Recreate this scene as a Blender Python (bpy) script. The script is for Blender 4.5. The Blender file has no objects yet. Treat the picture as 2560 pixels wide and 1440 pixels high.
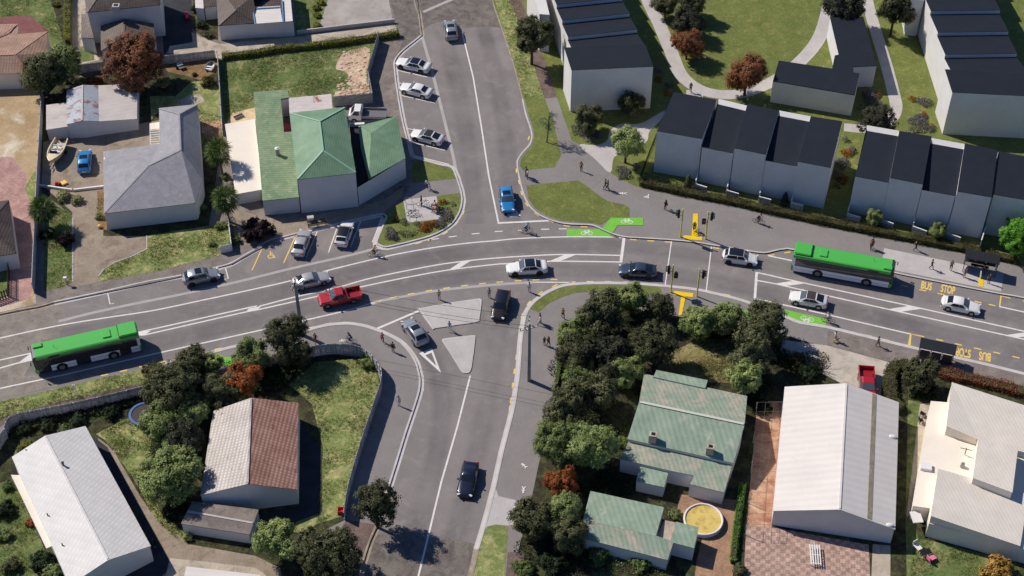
import bpy, bmesh, math, random
from mathutils import Vector, Matrix
from mathutils.geometry import tessellate_polygon
random.seed(7)
R = math.radians
SC = bpy.context.scene
COL = SC.collection
# ---------------------------------------------------------------- camera model (used to lay the plan out in metres)
TH, FPX, CH = R(45), 4050.0, 142.0
BZ = 0.12                                   # level of the footpaths and yards above the road
def P(u, v, z=0.0):
    x = (u-1280)/FPX; y = (v-720)/FPX
    d = (x, math.cos(TH)-y*math.sin(TH), -math.sin(TH)-y*math.cos(TH))
    t = (z-CH)/d[2]
    return Vector((d[0]*t, -CH+d[1]*t, z))
def G(pts, z=0.0): return [P(u, v, z) for u, v in pts]
def tops(base, top):                        # height of a vertical edge from its foot and its top
    b = P(*base); lo, hi = 0, 20
    for _ in range(30):
        m = (lo+hi)/2
        if P(top[0], top[1], m).y > b.y: lo = m
        else: hi = m
    return lo
def smooth(pts, n=6, closed=False):
    out = []; L = len(pts)
    if L < 3: return list(pts)
    rng = range(L if closed else L-1)
    for i in rng:
        p0 = pts[(i-1) % L] if closed or i > 0 else pts[0]
        p1 = pts[i]; p2 = pts[(i+1) % L]
        p3 = pts[(i+2) % L] if closed or i+2 < L else pts[-1]
        for k in range(n):
            t = k/n; t2 = t*t; t3 = t2*t
            out.append(tuple(0.5*((2*b)+(-a+c)*t+(2*a-5*b+4*c-d)*t2+(-a+3*b-3*c+d)*t3) for a, b, c, d in zip(p0, p1, p2, p3)))
    if not closed: out.append(tuple(pts[-1]))
    return out
# ---------------------------------------------------------------- objects
def link(o, parent=None):
    COL.objects.link(o)
    if parent: o.parent = parent
    return o
def obj(name, bm, mat=None, parent=None, smoothed=False):
    me = bpy.data.meshes.new(name); bm.to_mesh(me); bm.free()
    if mat is not None:
        for m in (mat if isinstance(mat, (list, tuple)) else [mat]): me.materials.append(m)
    if smoothed:
        for p in me.polygons: p.use_smooth = True
    return link(bpy.data.objects.new(name, me), parent)
def struct(o): o['kind'] = 'structure'; return o
def stuff(o, label, cat): o['kind'] = 'stuff'; o['label'] = label; o['category'] = cat; return o
def tag(o, label, cat, group=None):
    o['label'] = label; o['category'] = cat
    if group: o['group'] = group
    return o
def empty(name, loc, rz=0.0):
    o = bpy.data.objects.new(name, None); o.location = loc; o.rotation_euler = (0, 0, rz); o.empty_display_size = .3
    return link(o)
def dup(root, loc=None, rz=None, scale=None):
    r = root.copy(); link(r)
    for k in ('label', 'category', 'group'):
        if k in r: del r[k]
    if loc is not None: r.location = loc
    if rz is not None: r.rotation_euler = (0, 0, rz)
    if scale is not None: r.scale = scale
    for c in list(root.children):
        d = c.copy(); link(d, r)
        for g in list(c.children):
            link(g.copy(), d)
    return r
# ---------------------------------------------------------------- bmesh shapes
def BM(): return bmesh.new()
def box(bm, c, s, rot=None, mi=0):
    M = Matrix.Translation(c)
    if rot is not None: M = M @ (Matrix.Rotation(rot, 4, 'Z') if not isinstance(rot, Matrix) else rot.to_4x4())
    r = bmesh.ops.create_cube(bm, size=1.0, matrix=M @ Matrix.Diagonal((s[0], s[1], s[2], 1)))
    for f in {f for v in r['verts'] for f in v.link_faces}: f.material_index = mi
    return r['verts']
def bar(bm, a, b, w, h=None, mi=0):         # square bar from a to b
    a = Vector(a); b = Vector(b); d = b-a; L = d.length
    if L < 1e-6: return
    q = d.to_track_quat('X', 'Z')
    M = Matrix.Translation((a+b)/2) @ q.to_matrix().to_4x4() @ Matrix.Diagonal((L, w, h or w, 1))
    r = bmesh.ops.create_cube(bm, size=1.0, matrix=M)
    for f in {f for v in r['verts'] for f in v.link_faces}: f.material_index = mi
def tube(bm, a, b, r1, r2=None, n=8, mi=0):
    a = Vector(a); b = Vector(b); d = b-a; L = d.length
    if L < 1e-6: return
    q = d.to_track_quat('Z', 'Y')
    M = Matrix.Translation((a+b)/2) @ q.to_matrix().to_4x4()
    r = bmesh.ops.create_cone(bm, cap_ends=True, segments=n, radius1=r1, radius2=r1 if r2 is None else r2, depth=L, matrix=M)
    for f in {f for v in r['verts'] for f in v.link_faces}: f.material_index = mi
def ball(bm, c, s, u=10, v=7, mi=0):
    s = (s, s, s) if not isinstance(s, (tuple, list)) else s
    r = bmesh.ops.create_uvsphere(bm, u_segments=u, v_segments=v, radius=1, matrix=Matrix.Translation(c) @ Matrix.Diagonal((*s, 1)))
    for f in {f for q in r['verts'] for f in q.link_faces}: f.material_index = mi
def ring(bm, c, R_, r, axis='Y', n=20, k=5, mi=0):
    M = {'Y': Matrix.Rotation(R(90), 4, 'X'), 'X': Matrix.Rotation(R(90), 4, 'Y'), 'Z': Matrix.Identity(4)}[axis]
    vs = []
    for i in range(n):
        a = 2*math.pi*i/n; row = []
        for j in range(k):
            b = 2*math.pi*j/k
            row.append(bm.verts.new(Vector(c)+(M @ Vector(((R_+r*math.cos(b))*math.cos(a), (R_+r*math.cos(b))*math.sin(a), r*math.sin(b))))))
        vs.append(row)
    for i in range(n):
        for j in range(k):
            f = bm.faces.new((vs[i][j], vs[(i+1) % n][j], vs[(i+1) % n][(j+1) % k], vs[i][(j+1) % k])); f.material_index = mi
def poly(bm, pts, mi=0):                    # flat polygon, concave allowed, facing up
    vs = [bm.verts.new(p) for p in pts]
    for t in tessellate_polygon([[Vector((p[0], p[1], 0)) for p in pts]]):
        a, b, c = (vs[i] for i in t)
        n = (b.co-a.co).cross(c.co-a.co)
        try: f = bm.faces.new((a, b, c) if n.z >= 0 else (a, c, b)); f.material_index = mi
        except ValueError: pass
    return vs
def prism(bm, pts, z0, z1, mi=0):           # polygon raised from z0 to z1
    n = len(pts); area = sum(pts[i][0]*pts[(i+1) % n][1]-pts[(i+1) % n][0]*pts[i][1] for i in range(n))
    if area < 0: pts = pts[::-1]
    top = poly(bm, [(p[0], p[1], z1) for p in pts], mi)
    bot = [bm.verts.new((p[0], p[1], z0)) for p in pts]
    for i in range(n):
        j = (i+1) % n
        f = bm.faces.new((bot[i], bot[j], top[j], top[i])); f.material_index = mi
def quad(bm, *p, mi=0):
    f = bm.faces.new([bm.verts.new(q) for q in p]); f.material_index = mi; return f
def sheet(name, px, mat, z, raw=False):
    bm = BM(); poly(bm, px if raw else G(px, z)); return struct(obj(name, bm, mat))
def offs(pts, d):                            # offset of a 2-D polyline to its left
    out = []; n = len(pts)
    for i in range(n):
        a = Vector(pts[max(i-1, 0)][:2]); b = Vector(pts[min(i+1, n-1)][:2]); t = (b-a)
        t = t.normalized() if t.length > 1e-9 else Vector((1, 0))
        k = 1.0
        if 0 < i < n-1:
            t1 = (Vector(pts[i][:2])-a).normalized(); k = 1/max(.45, abs(t1.dot(t)))
        out.append(Vector((pts[i][0]-t.y*d*k, pts[i][1]+t.x*d*k)))
    return out
def strip(bm, wp, w, z, mi=0):               # ribbon of width w along world points
    a = offs(wp, w/2); b = offs(wp, -w/2)
    va = [bm.verts.new((p.x, p.y, z)) for p in a]; vb = [bm.verts.new((p.x, p.y, z)) for p in b]
    for i in range(len(wp)-1):
        f = bm.faces.new((vb[i], vb[i+1], va[i+1], va[i])); f.material_index = mi
def line(name, pxs, w, mat, z, sm=0):        # painted lines: list of pixel polylines
    bm = BM()
    for px in pxs:
        px = smooth(px, sm) if sm and len(px) > 2 else px
        strip(bm, G(px, z), w, z)
    return struct(obj(name, bm, mat))
# ---------------------------------------------------------------- materials
def S(*c):                                   # sRGB 0-255 -> linear
    return tuple(((x/255)/12.92 if x <= 10.3 else ((x/255+.055)/1.055)**2.4) for x in c)+(1,)
def nt(name):
    m = bpy.data.materials.new(name); m.use_nodes = True; t = m.node_tree
    return m, t, t.nodes['Principled BSDF']
def nd(t, typ, **kw):
    n = t.nodes.new(typ)
    for k, v in kw.items():
        if k.startswith('i_'): n.inputs[k[2:].replace('_', ' ')].default_value = v
        else: setattr(n, k, v)
    return n
def plain(name, c, rough=.6, metal=0, emit=0, alpha=None, coat=0, spec=.5):
    m, t, b = nt(name); b.inputs['Base Color'].default_value = c; b.inputs['Roughness'].default_value = rough; b.inputs['Metallic'].default_value = metal
    b.inputs['Specular IOR Level'].default_value = spec
    if coat: b.inputs['Coat Weight'].default_value = coat; b.inputs['Coat Roughness'].default_value = .05
    if emit: b.inputs['Emission Color'].default_value = c; b.inputs['Emission Strength'].default_value = emit
    return m
def mixc(t, a, b, fac, mode='MIX'):
    n = t.nodes.new('ShaderNodeMix'); n.data_type = 'RGBA'; n.blend_type = mode
    for s, v in ((n.inputs[0], fac), (n.inputs[6], a), (n.inputs[7], b)):
        if hasattr(v, 'links'): t.links.new(v, s)
        else: s.default_value = v
    return n.outputs[2]
def noise(t, vec, scale, detail=4, rough=.6, lo=.35, hi=.65, dist=0):
    n = nd(t, 'ShaderNodeTexNoise'); n.inputs['Scale'].default_value = scale; n.inputs['Detail'].default_value = detail; n.inputs['Roughness'].default_value = rough; n.inputs['Distortion'].default_value = dist
    t.links.new(vec, n.inputs['Vector'])
    r = nd(t, 'ShaderNodeMapRange'); r.inputs[1].default_value = lo; r.inputs[2].default_value = hi
    t.links.new(n.outputs[0], r.inputs[0]); return r.outputs[0]
def pos(t, rz=0, sc=(1, 1, 1), local=False):
    g = nd(t, 'ShaderNodeTexCoord') if local else nd(t, 'ShaderNodeNewGeometry')
    mp = nd(t, 'ShaderNodeMapping'); mp.inputs['Rotation'].default_value = (0, 0, rz); mp.inputs['Scale'].default_value = sc
    t.links.new(g.outputs['Object' if local else 'Position'], mp.inputs[0]); return mp.outputs[0]
def ground(name, c1, c2, s1=.25, c3=None, s2=1.2, fine=.25, fs=6.0, rough=.9, bump=0, lo3=.5, hi3=.72, streak=None, island=0, wear=0):
    """two large-scale tones, an optional third patchy tone, and fine grain"""
    m, t, b = nt(name); p = pos(t)
    col = mixc(t, c1, c2, noise(t, p, s1, 5, .62))
    if c3: col = mixc(t, col, c3, noise(t, p, s2, 6, .7, lo3, hi3, .6))
    if streak: col = mixc(t, col, streak[0], noise(t, pos(t, streak[1], (.12, 2.2, 1)), streak[2], 3, .6, .5, .75))
    f = noise(t, p, fs, 3, .7, .2, .8)
    mr = nd(t, 'ShaderNodeMapRange'); mr.inputs[3].default_value = 1-fine; mr.inputs[4].default_value = 1+fine; t.links.new(f, mr.inputs[0])
    cx = nd(t, 'ShaderNodeCombineColor')
    for i in range(3): t.links.new(mr.outputs[0], cx.inputs[i])
    col = mixc(t, col, cx.outputs[0], 1.0, 'MULTIPLY')
    if wear:                                      # darker wheel paths across a lane ribbon (u runs across it)
        uv = nd(t, 'ShaderNodeUVMap'); sx = nd(t, 'ShaderNodeSeparateXYZ'); t.links.new(uv.outputs[0], sx.inputs[0])
        cr = nd(t, 'ShaderNodeValToRGB'); e = cr.color_ramp.elements; cr.color_ramp.interpolation = 'B_SPLINE'; e[0].position = 0; e[0].color = (0,0,0,1); e[1].position = 1; e[1].color = (0,0,0,1)
        for x, v in ((.06,0),(.2,.5),(.3,.75),(.42,.5),(.5,.62),(.58,.5),(.7,.75),(.8,.5),(.94,0)):
            q = e.new(x); q.color = (v,v,v,1)
        t.links.new(sx.outputs[0], cr.inputs[0]); n1 = noise(t, pos(t), .13, 5, .6, .25, .75)
        mm = nd(t, 'ShaderNodeMath', operation='MULTIPLY'); t.links.new(cr.outputs[0], mm.inputs[0]); t.links.new(n1, mm.inputs[1])
        col = mixc(t, col, mixc(t, col, (1-wear, 1-wear, 1-wear*.9, 1), 1.0, 'MULTIPLY'), mm.outputs[0])
    if island:
        g = nd(t, 'ShaderNodeNewGeometry'); ir = nd(t, 'ShaderNodeMapRange'); ir.inputs[3].default_value = 1-island; ir.inputs[4].default_value = 1+island*.5; t.links.new(g.outputs['Random Per Island'], ir.inputs[0])
        ic = nd(t, 'ShaderNodeCombineColor')
        for i in range(3): t.links.new(ir.outputs[0], ic.inputs[i])
        col = mixc(t, col, ic.outputs[0], 1.0, 'MULTIPLY')
    t.links.new(col, b.inputs['Base Color']); b.inputs['Roughness'].default_value = rough; b.inputs['Specular IOR Level'].default_value = .25
    if bump:
        bp = nd(t, 'ShaderNodeBump'); bp.inputs['Strength'].default_value = bump; bp.inputs['Distance'].default_value = .06
        t.links.new(f, bp.inputs['Height']); t.links.new(bp.outputs[0], b.inputs['Normal'])
    return m
def ribbed(name, c1, c2, rz, period=.4, amt=.35, spot=None, s1=.5, spot_lo=.55, spot_hi=.7, rough=.55, tile=None, bump=.5, spot_s=1.3, metal=0):
    """roofing: ribs (and optional cross courses) running along a plan direction, weathered"""
    m, t, b = nt(name); p = pos(t)
    col = mixc(t, c1, c2, noise(t, p, s1, 5, .65))
    if spot: col = mixc(t, col, spot, noise(t, p, spot_s, 6, .7, spot_lo, spot_hi, .5))
    w = nd(t, 'ShaderNodeTexWave'); w.wave_type = 'BANDS'; w.bands_direction = 'X'; w.inputs['Scale'].default_value = 2*math.pi/20/period*1.0; w.inputs['Distortion'].default_value = .15; w.inputs['Detail'].default_value = 1
    t.links.new(pos(t, rz), w.inputs[0])
    h = w.outputs['Fac']
    if tile:
        w2 = nd(t, 'ShaderNodeTexWave'); w2.wave_type = 'BANDS'; w2.bands_direction = 'Y'; w2.wave_profile = 'SAW'; w2.inputs['Scale'].default_value = 2*math.pi/20/tile; w2.inputs['Distortion'].default_value = .2
        t.links.new(pos(t, rz), w2.inputs[0])
        mm = nd(t, 'ShaderNodeMath', operation='MULTIPLY'); t.links.new(h, mm.inputs[0]); t.links.new(w2.outputs['Fac'], mm.inputs[1]); h = mm.outputs[0]
    mr = nd(t, 'ShaderNodeMapRange'); mr.inputs[3].default_value = 1-amt; mr.inputs[4].default_value = 1+amt*.4; t.links.new(h, mr.inputs[0])
    cx = nd(t, 'ShaderNodeCombineColor')
    for i in range(3): t.links.new(mr.outputs[0], cx.inputs[i])
    col = mixc(t, col, cx.outputs[0], 1.0, 'MULTIPLY')
    t.links.new(col, b.inputs['Base Color']); b.inputs['Roughness'].default_value = rough; b.inputs['Metallic'].default_value = metal; b.inputs['Specular IOR Level'].default_value = .3
    bp = nd(t, 'ShaderNodeBump'); bp.inputs['Strength'].default_value = bump; bp.inputs['Distance'].default_value = .05
    t.links.new(h, bp.inputs['Height']); t.links.new(bp.outputs[0], b.inputs['Normal'])
    return m
def bricks(name, c1, c2, mortar, rz, sc, bw=.5, rh=.25, checker=False, off=.5):
    m, t, b = nt(name); v = pos(t, rz)
    n = nd(t, 'ShaderNodeTexBrick'); n.offset = off; n.inputs['Scale'].default_value = sc; n.inputs['Color1'].default_value = c1; n.inputs['Color2'].default_value = c2; n.inputs['Mortar'].default_value = mortar
    n.inputs['Mortar Size'].default_value = .02; n.inputs['Brick Width'].default_value = bw; n.inputs['Row Height'].default_value = rh
    t.links.new(v, n.inputs[0]); col = n.outputs[0]
    if checker:
        k = nd(t, 'ShaderNodeTexChecker'); k.inputs['Scale'].default_value = checker; k.inputs['Color1'].default_value = (1, 1, 1, 1); k.inputs['Color2'].default_value = (.62, .6, .62, 1); t.links.new(v, k.inputs[0])
        col = mixc(t, col, k.outputs[0], .8, 'MULTIPLY')
    g = mixc(t, (.75, .75, .75, 1), (1.2, 1.2, 1.2, 1), noise(t, pos(t), .6, 5, .7)); col = mixc(t, col, g, 1.0, 'MULTIPLY')
    t.links.new(col, b.inputs['Base Color']); b.inputs['Roughness'].default_value = .9
    return m
def leafmat(name, dark, light, hi=None, rough=.55):
    m, t, b = nt(name)
    g = nd(t, 'ShaderNodeNewGeometry'); oi = nd(t, 'ShaderNodeObjectInfo')
    cr = nd(t, 'ShaderNodeValToRGB'); cr.color_ramp.elements[0].color = dark; cr.color_ramp.elements[0].position = .1; cr.color_ramp.elements[1].color = light; cr.color_ramp.elements[1].position = .85
    if hi:
        e = cr.color_ramp.elements.new(.97); e.color = hi
    t.links.new(g.outputs['Random Per Island'], cr.inputs[0])
    cl = mixc(t, (.66, .68, .66, 1), (1.25, 1.22, 1.1, 1), noise(t, pos(t), .75, 3, .6, .33, .67))
    col = mixc(t, cr.outputs[0], cl, 1.0, 'MULTIPLY')
    hs = nd(t, 'ShaderNodeHueSaturation'); mr = nd(t, 'ShaderNodeMapRange'); mr.inputs[3].default_value = .8; mr.inputs[4].default_value = 1.2
    t.links.new(oi.outputs['Random'], mr.inputs[0]); t.links.new(mr.outputs[0], hs.inputs['Value']); t.links.new(col, hs.inputs['Color'])
    t.links.new(hs.outputs[0], b.inputs['Base Color']); b.inputs['Roughness'].default_value = rough; b.inputs['Specular IOR Level'].default_value = .12
    tr = nd(t, 'ShaderNodeBsdfTranslucent'); mx = nd(t, 'ShaderNodeMixShader'); mx.inputs[0].default_value = .3; out = t.nodes['Material Output']
    t.links.new(hs.outputs[0], tr.inputs[0]); t.links.new(b.outputs[0], mx.inputs[1]); t.links.new(tr.outputs[0], mx.inputs[2]); t.links.new(mx.outputs[0], out.inputs[0])
    return m
# ================================================================ MATERIALS OF THE SETTING
asphalt = ground('asphalt', S(136,129,126), S(121,115,113), .09, S(143,136,131), .45, .2, 9, .92)
asphalt_old = ground('worn asphalt', S(150,140,130), S(128,120,112), .5, S(112,104,98), 1.4, .22, 7, .95)
asphalt_rough = ground('rough asphalt', S(128,120,112), S(110,102,96), .5, S(92,86,82), .8, .3, 5, .95, lo3=.45, hi3=.65)
asphalt_shade = ground('asphalt in painted shade', S(62,62,68), S(50,50,56), .4, None, 1, .15, 6, .9)  # asphalt colour with shade painted into it
pathm = ground('footpath seal', S(137,131,128), S(128,122,120), .3, S(142,136,133), 1.2, .1, 9, .92)
path_old = ground('old footpath', S(140,130,122), S(118,108,102), .45, S(104,96,90), 1.1, .22, 6, .95)
path_red = ground('old red footpath', S(116,98,92), S(94,80,76), .7, S(134,118,110), 2, .22, 6, .95)
conc = ground('pale concrete', S(188,182,178), S(174,168,165), .5, S(196,191,188), 2, .1, 8, .9)
conc_rough = ground('stained concrete', S(190,178,160), S(168,155,138), .35, S(132,122,110), .9, .18, 6, .92)
kerbm = ground('kerb concrete', S(200,194,190), S(184,178,174), .6, None, 1, .12, 7, .9)
kerb_old = ground('old kerb concrete', S(170,155,140), S(140,128,114), .9, None, 1, .2, 5, .9)
chan = ground('flush concrete band', S(176,170,166), S(166,160,157), .8, None, 1, .08, 8, .9)
lawn = ground('new lawn', S(113,120,64), S(96,106,53), .35, S(150,137,80), 1.1, .34, 4, .95, .6, .54, .72)
rough = ground('mown rough grass', S(126,136,80), S(104,118,64), .3, S(176,168,118), .6, .4, 3, .95, .7, .46, .68)
lush = ground('lush grass', S(106,118,68), S(86,104,54), .35, S(162,152,106), .5, .42, 3, .95, .8, .5, .72)
dry = ground('dry yard', S(186,162,128), S(160,136,102), .2, S(214,202,182), .18, .22, 3, .95, .3)
soil = ground('garden soil', S(62,54,42), S(44,42,32), .6, S(76,84,46), .9, .5, 3, .95, .8, .44, .62)  # soil darkened to paint in the shadow lying over the gardens
mulch = ground('bark mulch', S(150,118,84), S(118,92,62), .8, S(96,96,60), 1.5, .3, 4, .95, .5)
gravel = ground('gravel yard', S(160,146,130), S(140,126,110), .3, S(120,104,86), .5, .25, 5, .95, .3)
rubble_m = ground('loose earth', S(204,178,152), S(176,146,120), .6, S(224,208,190), 1.6, .3, 3, .95, .8)
sand = ground('pale boards', S(214,190,152), S(194,168,130), .8, None, 1, .15, 4, .9)
clay = ground('clay paving', S(186,140,112), S(146,92,72), .35, S(214,182,150), .4, .25, 4, .9, lo3=.4)
pave_red = bricks('red brick paving', S(186,148,138), S(170,130,122), S(136,106,100), .3, 1.1)
pave_chk = bricks('checkered paving', S(196,166,148), S(180,148,132), S(144,122,110), .12, 1.6, .5, .5, checker=1.9, off=0)
herring = bricks('brick courtyard', S(178,138,106), S(154,118,94), S(112,94,78), .7, 1.9)
wht = ground('white road paint', S(226,221,216), S(214,209,204), 1.5, S(196,191,186), 2.5, .05, 9, .8)
yel = ground('yellow road paint', S(238,204,104), S(228,192,90), 2, None, 1, .08, 9, .8)
yeld = ground('bright yellow paint', S(238,200,30), S(226,186,24), 2, None, 1, .05, 9, .8)
grn = ground('green lane surfacing', S(121,190,70), S(112,180,64), 1.2, None, 1, .06, 9, .85)
# ================================================================ GROUND AND ROADS
bm = BM(); poly(bm, [(-600,-600,-.03),(600,-600,-.03),(600,900,-.03),(-600,900,-.03)]); struct(obj('ground', bm, rough))
big = [(-260,-190),(2820,-190),(2960,1640),(-400,1640)]
sheet('road', big, asphalt, 0.0)
def block(name, px, mat):
    bm = BM(); prism(bm, G(px, BZ), -.02, BZ); return struct(obj(name, bm, mat))
NWk = [(-260,858),(0,786),(93,768),(134,756.5),(187,745),(280,725),(367,705),(460,688),(547,668),(580,658),(610,640),(640,623),(653,613),(680,600),(713,591.7),(773,576.7),(833,563),(893,548.3),(933,540),(953,536),(963,540),(961.7,550),(940,603),(947,613),(963,618),(983,615),(1033,603),(1073,591.7),(1106.7,576.7),(1133,556.7),(1150,530),(1156.5,503),(1154,478),(1147,455),(1138,430),(1128,417),(1100,411),(1060,400),(1035,393),(1027,383),(1020,350),(1006.7,296.7),(993,216.7),(988,173),(986.7,156.7),(995,140),(1013,121.7),(1036.7,103),(1055,88),(1052,67),(1046.7,30),(1036.7,0),(1000,-190)]
NEk = [(1190,-190),(1233,0),(1243,33),(1256.7,73),(1280,143),(1296.7,200),(1308,246.7),(1316.7,286.7),(1328,320),(1331.7,343),(1325,363),(1310,380),(1298,396.7),(1295,413),(1300,443),(1308,475),(1317,500),(1333,523),(1360,541.7),(1400,555),(1433,559),(1466.7,560),(1486.7,563),(1506.7,571.7),(1533,583),(1560,590),(1600,593),(1666.7,597),(1733,603),(1786.7,611.7),(1826.7,618),(1880,627),(1905,630),(1920,629),(1940,624),(1960,621),(1983,622),(2100,648),(2228,678),(2293,691.7),(2400,713),(2503,733),(2560,743),(2820,800)]
SWk = [(-400,1095),(-200,1046),(0,999),(75,983),(187.5,956),(300,931),(413,908),(440,902),(530,881),(580,868),(660,850),(760,828),(786.7,820),(826.7,811.7),(866.7,809),(900,812.7),(933,821.7),(966.7,835),(1000,853),(1023,876.7),(1040,903),(1047,925),(1051.5,948),(1049,978),(1035,1024),(1016,1080),(997.5,1140),(978.7,1200),(960,1260),(945,1309),(926,1352),(911,1399),(901,1440),(860,1640)]
SEk = [(1120,1640),(1177.5,1440),(1192.5,1372.5),(1215,1297),(1236,1215),(1256,1125),(1280,1031),(1290,975),(1297,922),(1302,850),(1311,795),(1321.7,770),(1340,750),(1366.7,731.7),(1400,716.7),(1433,710.7),(1483,708),(1533,708),(1600,710),(1660,715),(1733,723),(1783,733),(1840,747),(1880,760),(1920,777),(1963,791.7),(2000,806.7),(2066.7,818),(2166.7,841.7),(2296.7,873),(2466.7,911.7),(2560,935),(2960,1035)]
block('northwest_footpath', NWk+[(-260,-190)], path_old)
block('northeast_footpath', NEk+[(2820,-190)], pathm)
block('southwest_footpath', SWk+[(-400,1640)], pathm)
block('southeast_footpath', SEk+[(2960,1640)], pathm)
def kerb(px, side, m=kerbm):                 # concrete kerb and channel along the edge of a footpath
    wp = G(smooth(px, 3), BZ)
    prof = [(-.21, BZ+.001), (-.21, BZ+.04), (0.0, BZ+.04), (.035, .01), (.4, .008)]
    lines = [offs(wp, side*d) for d, z in prof]
    bm = BM(); prev = None
    rows = [[bm.verts.new((p.x, p.y, z)) for p in l] for l, (d, z) in zip(lines, prof)]
    for a, b in zip(rows, rows[1:]):
        for i in range(len(a)-1):
            bm.faces.new((a[i], a[i+1], b[i+1], b[i]))
    bmesh.ops.recalc_face_normals(bm, faces=bm.faces[:])
    struct(obj('kerb', bm, m))
i0 = NWk.index((134,756.5)); i1 = NWk.index((1055,88))
kerb(NWk[:i0+1], -1, kerb_old); kerb(NWk[i0:i1+1], -1); kerb(NWk[i1:], -1, kerb_old)
j0 = NEk.index((1308,246.7)); kerb(NEk[:j0+1], 1, kerb_old); kerb(NEk[j0:], 1)
k0 = SWk.index((413,908)); k1 = SWk.index((945,1309)); kerb(SWk[k0:k1+1], 1); kerb(SWk[k1:], 1, kerb_old)
l0 = SEk.index((1192.5,1372.5)); kerb(SEk[:l0+1], 1, kerb_old); kerb(SEk[l0:], 1)
# older road surfacing at the edges of the new work
sheet('old_road', [(-260,858),(0,790),(95,772),(150,757),(175,800),(130,850),(92,880),(60,940),(215,935),(250,940),(75,980),(0,997),(-400,1092)], asphalt_old, .003)
sheet('old_road', [(1030,-190),(1040,0),(1056,75),(1075,62),(1110,52),(1160,70),(1215,66),(1256,70),(1232,0),(1185,-190)], asphalt_rough, .003)
sheet('old_road', [(930,1345),(985,1318),(1066,1348),(1105,1340),(1196,1362),(1178,1440),(1110,1640),(850,1640),(905,1420)], asphalt_rough, .003)
# wheel-polished lanes: strips that share the seal of the road and darken along the wheel paths
wearm = ground('wheel polished asphalt', S(136,129,126), S(121,115,113), .09, S(143,136,131), .45, .2, 9, .92, wear=.55)
def lane(px, w=3.2, z=.0025):
    wp = G(smooth(px, 5), z); a = offs(wp, w/2); b = offs(wp, -w/2)
    bm = BM(); uv = bm.loops.layers.uv.new('UVMap')
    va = [bm.verts.new((p.x, p.y, z)) for p in a]; vb = [bm.verts.new((p.x, p.y, z)) for p in b]
    for i in range(len(wp)-1):
        f = bm.faces.new((vb[i], vb[i+1], va[i+1], va[i]))
        for lp, u in zip(f.loops, ((1,i),(1,i+1),(0,i+1),(0,i))): lp[uv].uv = u
    struct(obj('wheel_path', bm, wearm))
lane([(150,838),(380,798),(640,745),(830,698),(1000,657),(1166,630),(1300,618),(1420,613),(1560,616),(1680,628),(1800,645),(1990,675),(2270,730),(2700,830)], 3.4)
lane([(-60,945),(240,885),(500,832),(680,790),(850,752),(1010,716),(1166,694),(1300,680),(1450,676),(1660,686),(1770,700),(1900,728),(2050,760),(2270,812),(2700,912)], 3.4)
lane([(1100,60),(1130,160),(1160,300),(1180,450),(1185,560)], 3.4, .002)
lane([(1205,60),(1240,190),(1262,330),(1275,450),(1283,560)], 3.3, .002)
lane([(1080,1560),(1120,1400),(1165,1230),(1200,1090),(1225,960),(1245,830),(1262,760)], 3.4, .002)
lane([(985,1500),(1040,1330),(1075,1200),(1105,1060),(1098,940),(1050,850),(1010,790)], 3.4, .0018)
# ================================================================ ROAD MARKINGS
MZ = .007
L1 = [(-120,872),(0,845),(140,815),(260,795),(380,776.7),(500,751.7),(640,721.7),(726.7,701.7),(816.7,676.7),(960,642),(1066.7,621.7),(1166.7,608),(1240,601.7),(1300,596),(1416.7,592),(1523,592.5),(1556.7,594)]
M1a = [(-120,930),(0,900),(77,883)]; M2a = [(-120,952),(0,920),(43,908),(88,898)]
M1b = [(349,830),(430,812),(626.7,768),(650,765),(740,741.7),(833,721.7),(916.7,698),(1000,680),(1100,661),(1180,650.7),(1240,645),(1316.7,640),(1413,636),(1550,638.5)]
M2b = [(358,838),(600,783),(650,773),(796.7,740),(900,717.7),(1000,696.7),(1120,675),(1240,660.7),(1270,659),(1373,653),(1550,655)]
M1c = [(1890,681),(1900,682.7),(1966.7,698),(2266.7,763),(2560,828),(2800,882)]; M2c = [(1893,701),(1936.7,709),(2063,738),(2220,773),(2560,848),(2800,902)]
L2c = [(1884,746),(1900,749),(2053,783),(2276,835)]
L2a = [(-120,1000),(0,971),(150,939),(233,920),(406.7,880),(640,828),(756.7,801.7),(860,778),(923,760),(952,751)]
L1c = [(1920,639),(1980,651.7),(2100,676)]; L1d = [(2499,766.5),(2560,780),(2800,832)]
CU = [(1155,80),(1183,193),(1205,326.7),(1222,440),(1246.7,560)]
CL = [(1175.6,939),(1143.7,1065),(1102.5,1207.5),(1068.7,1348),(1046,1440),(1000,1600)]
for l in (L1, M1b, M2b, L2a): line('lane_line', [l], .2, wht, MZ, 4)
for l in (M1a, M2a, M1c, M2c, L2c, L1c, L1d, CL, CU): line('lane_line', [l], .2, wht, MZ+.0006)
def paint(name, polys, mat, z=MZ+.0012):
    bm = BM()
    for p in polys: poly(bm, G(p, z))
    return struct(obj(name, bm, mat))
paint('median_hatching', [[(43,909),(85,899),(90,880),(77,883)],[(345,829),(377,826.7),(360,839),(348,839)],[(613,781),(643,775),(653,765),(623,771)],[(1120,676),(1147,671),(1180,650),(1153,654)],[(1371,654),(1402,652),(1443,635.5),(1413,636)],
    [(1936,709),(1963,715),(2018,708),(1988,701.5)],[(2220,773),(2248,780),(2303,772),(2273,764.5)],[(2513,838),(2540,844),(2600,837),(2570,830)]], wht)
paint('stop_bar', [[(1556.5,594),(1564,594.5),(1555.7,656.5),(1548.5,656)],[(1888.4,680),(1895,681),(1890,752.5),(1883.5,751)]], wht, MZ+.002)
line('crossing_line', [[(1678.8,603),(1662.5,715)],[(1778.5,616.7),(1765.5,729)]], .14, wht, MZ+.002)
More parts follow.
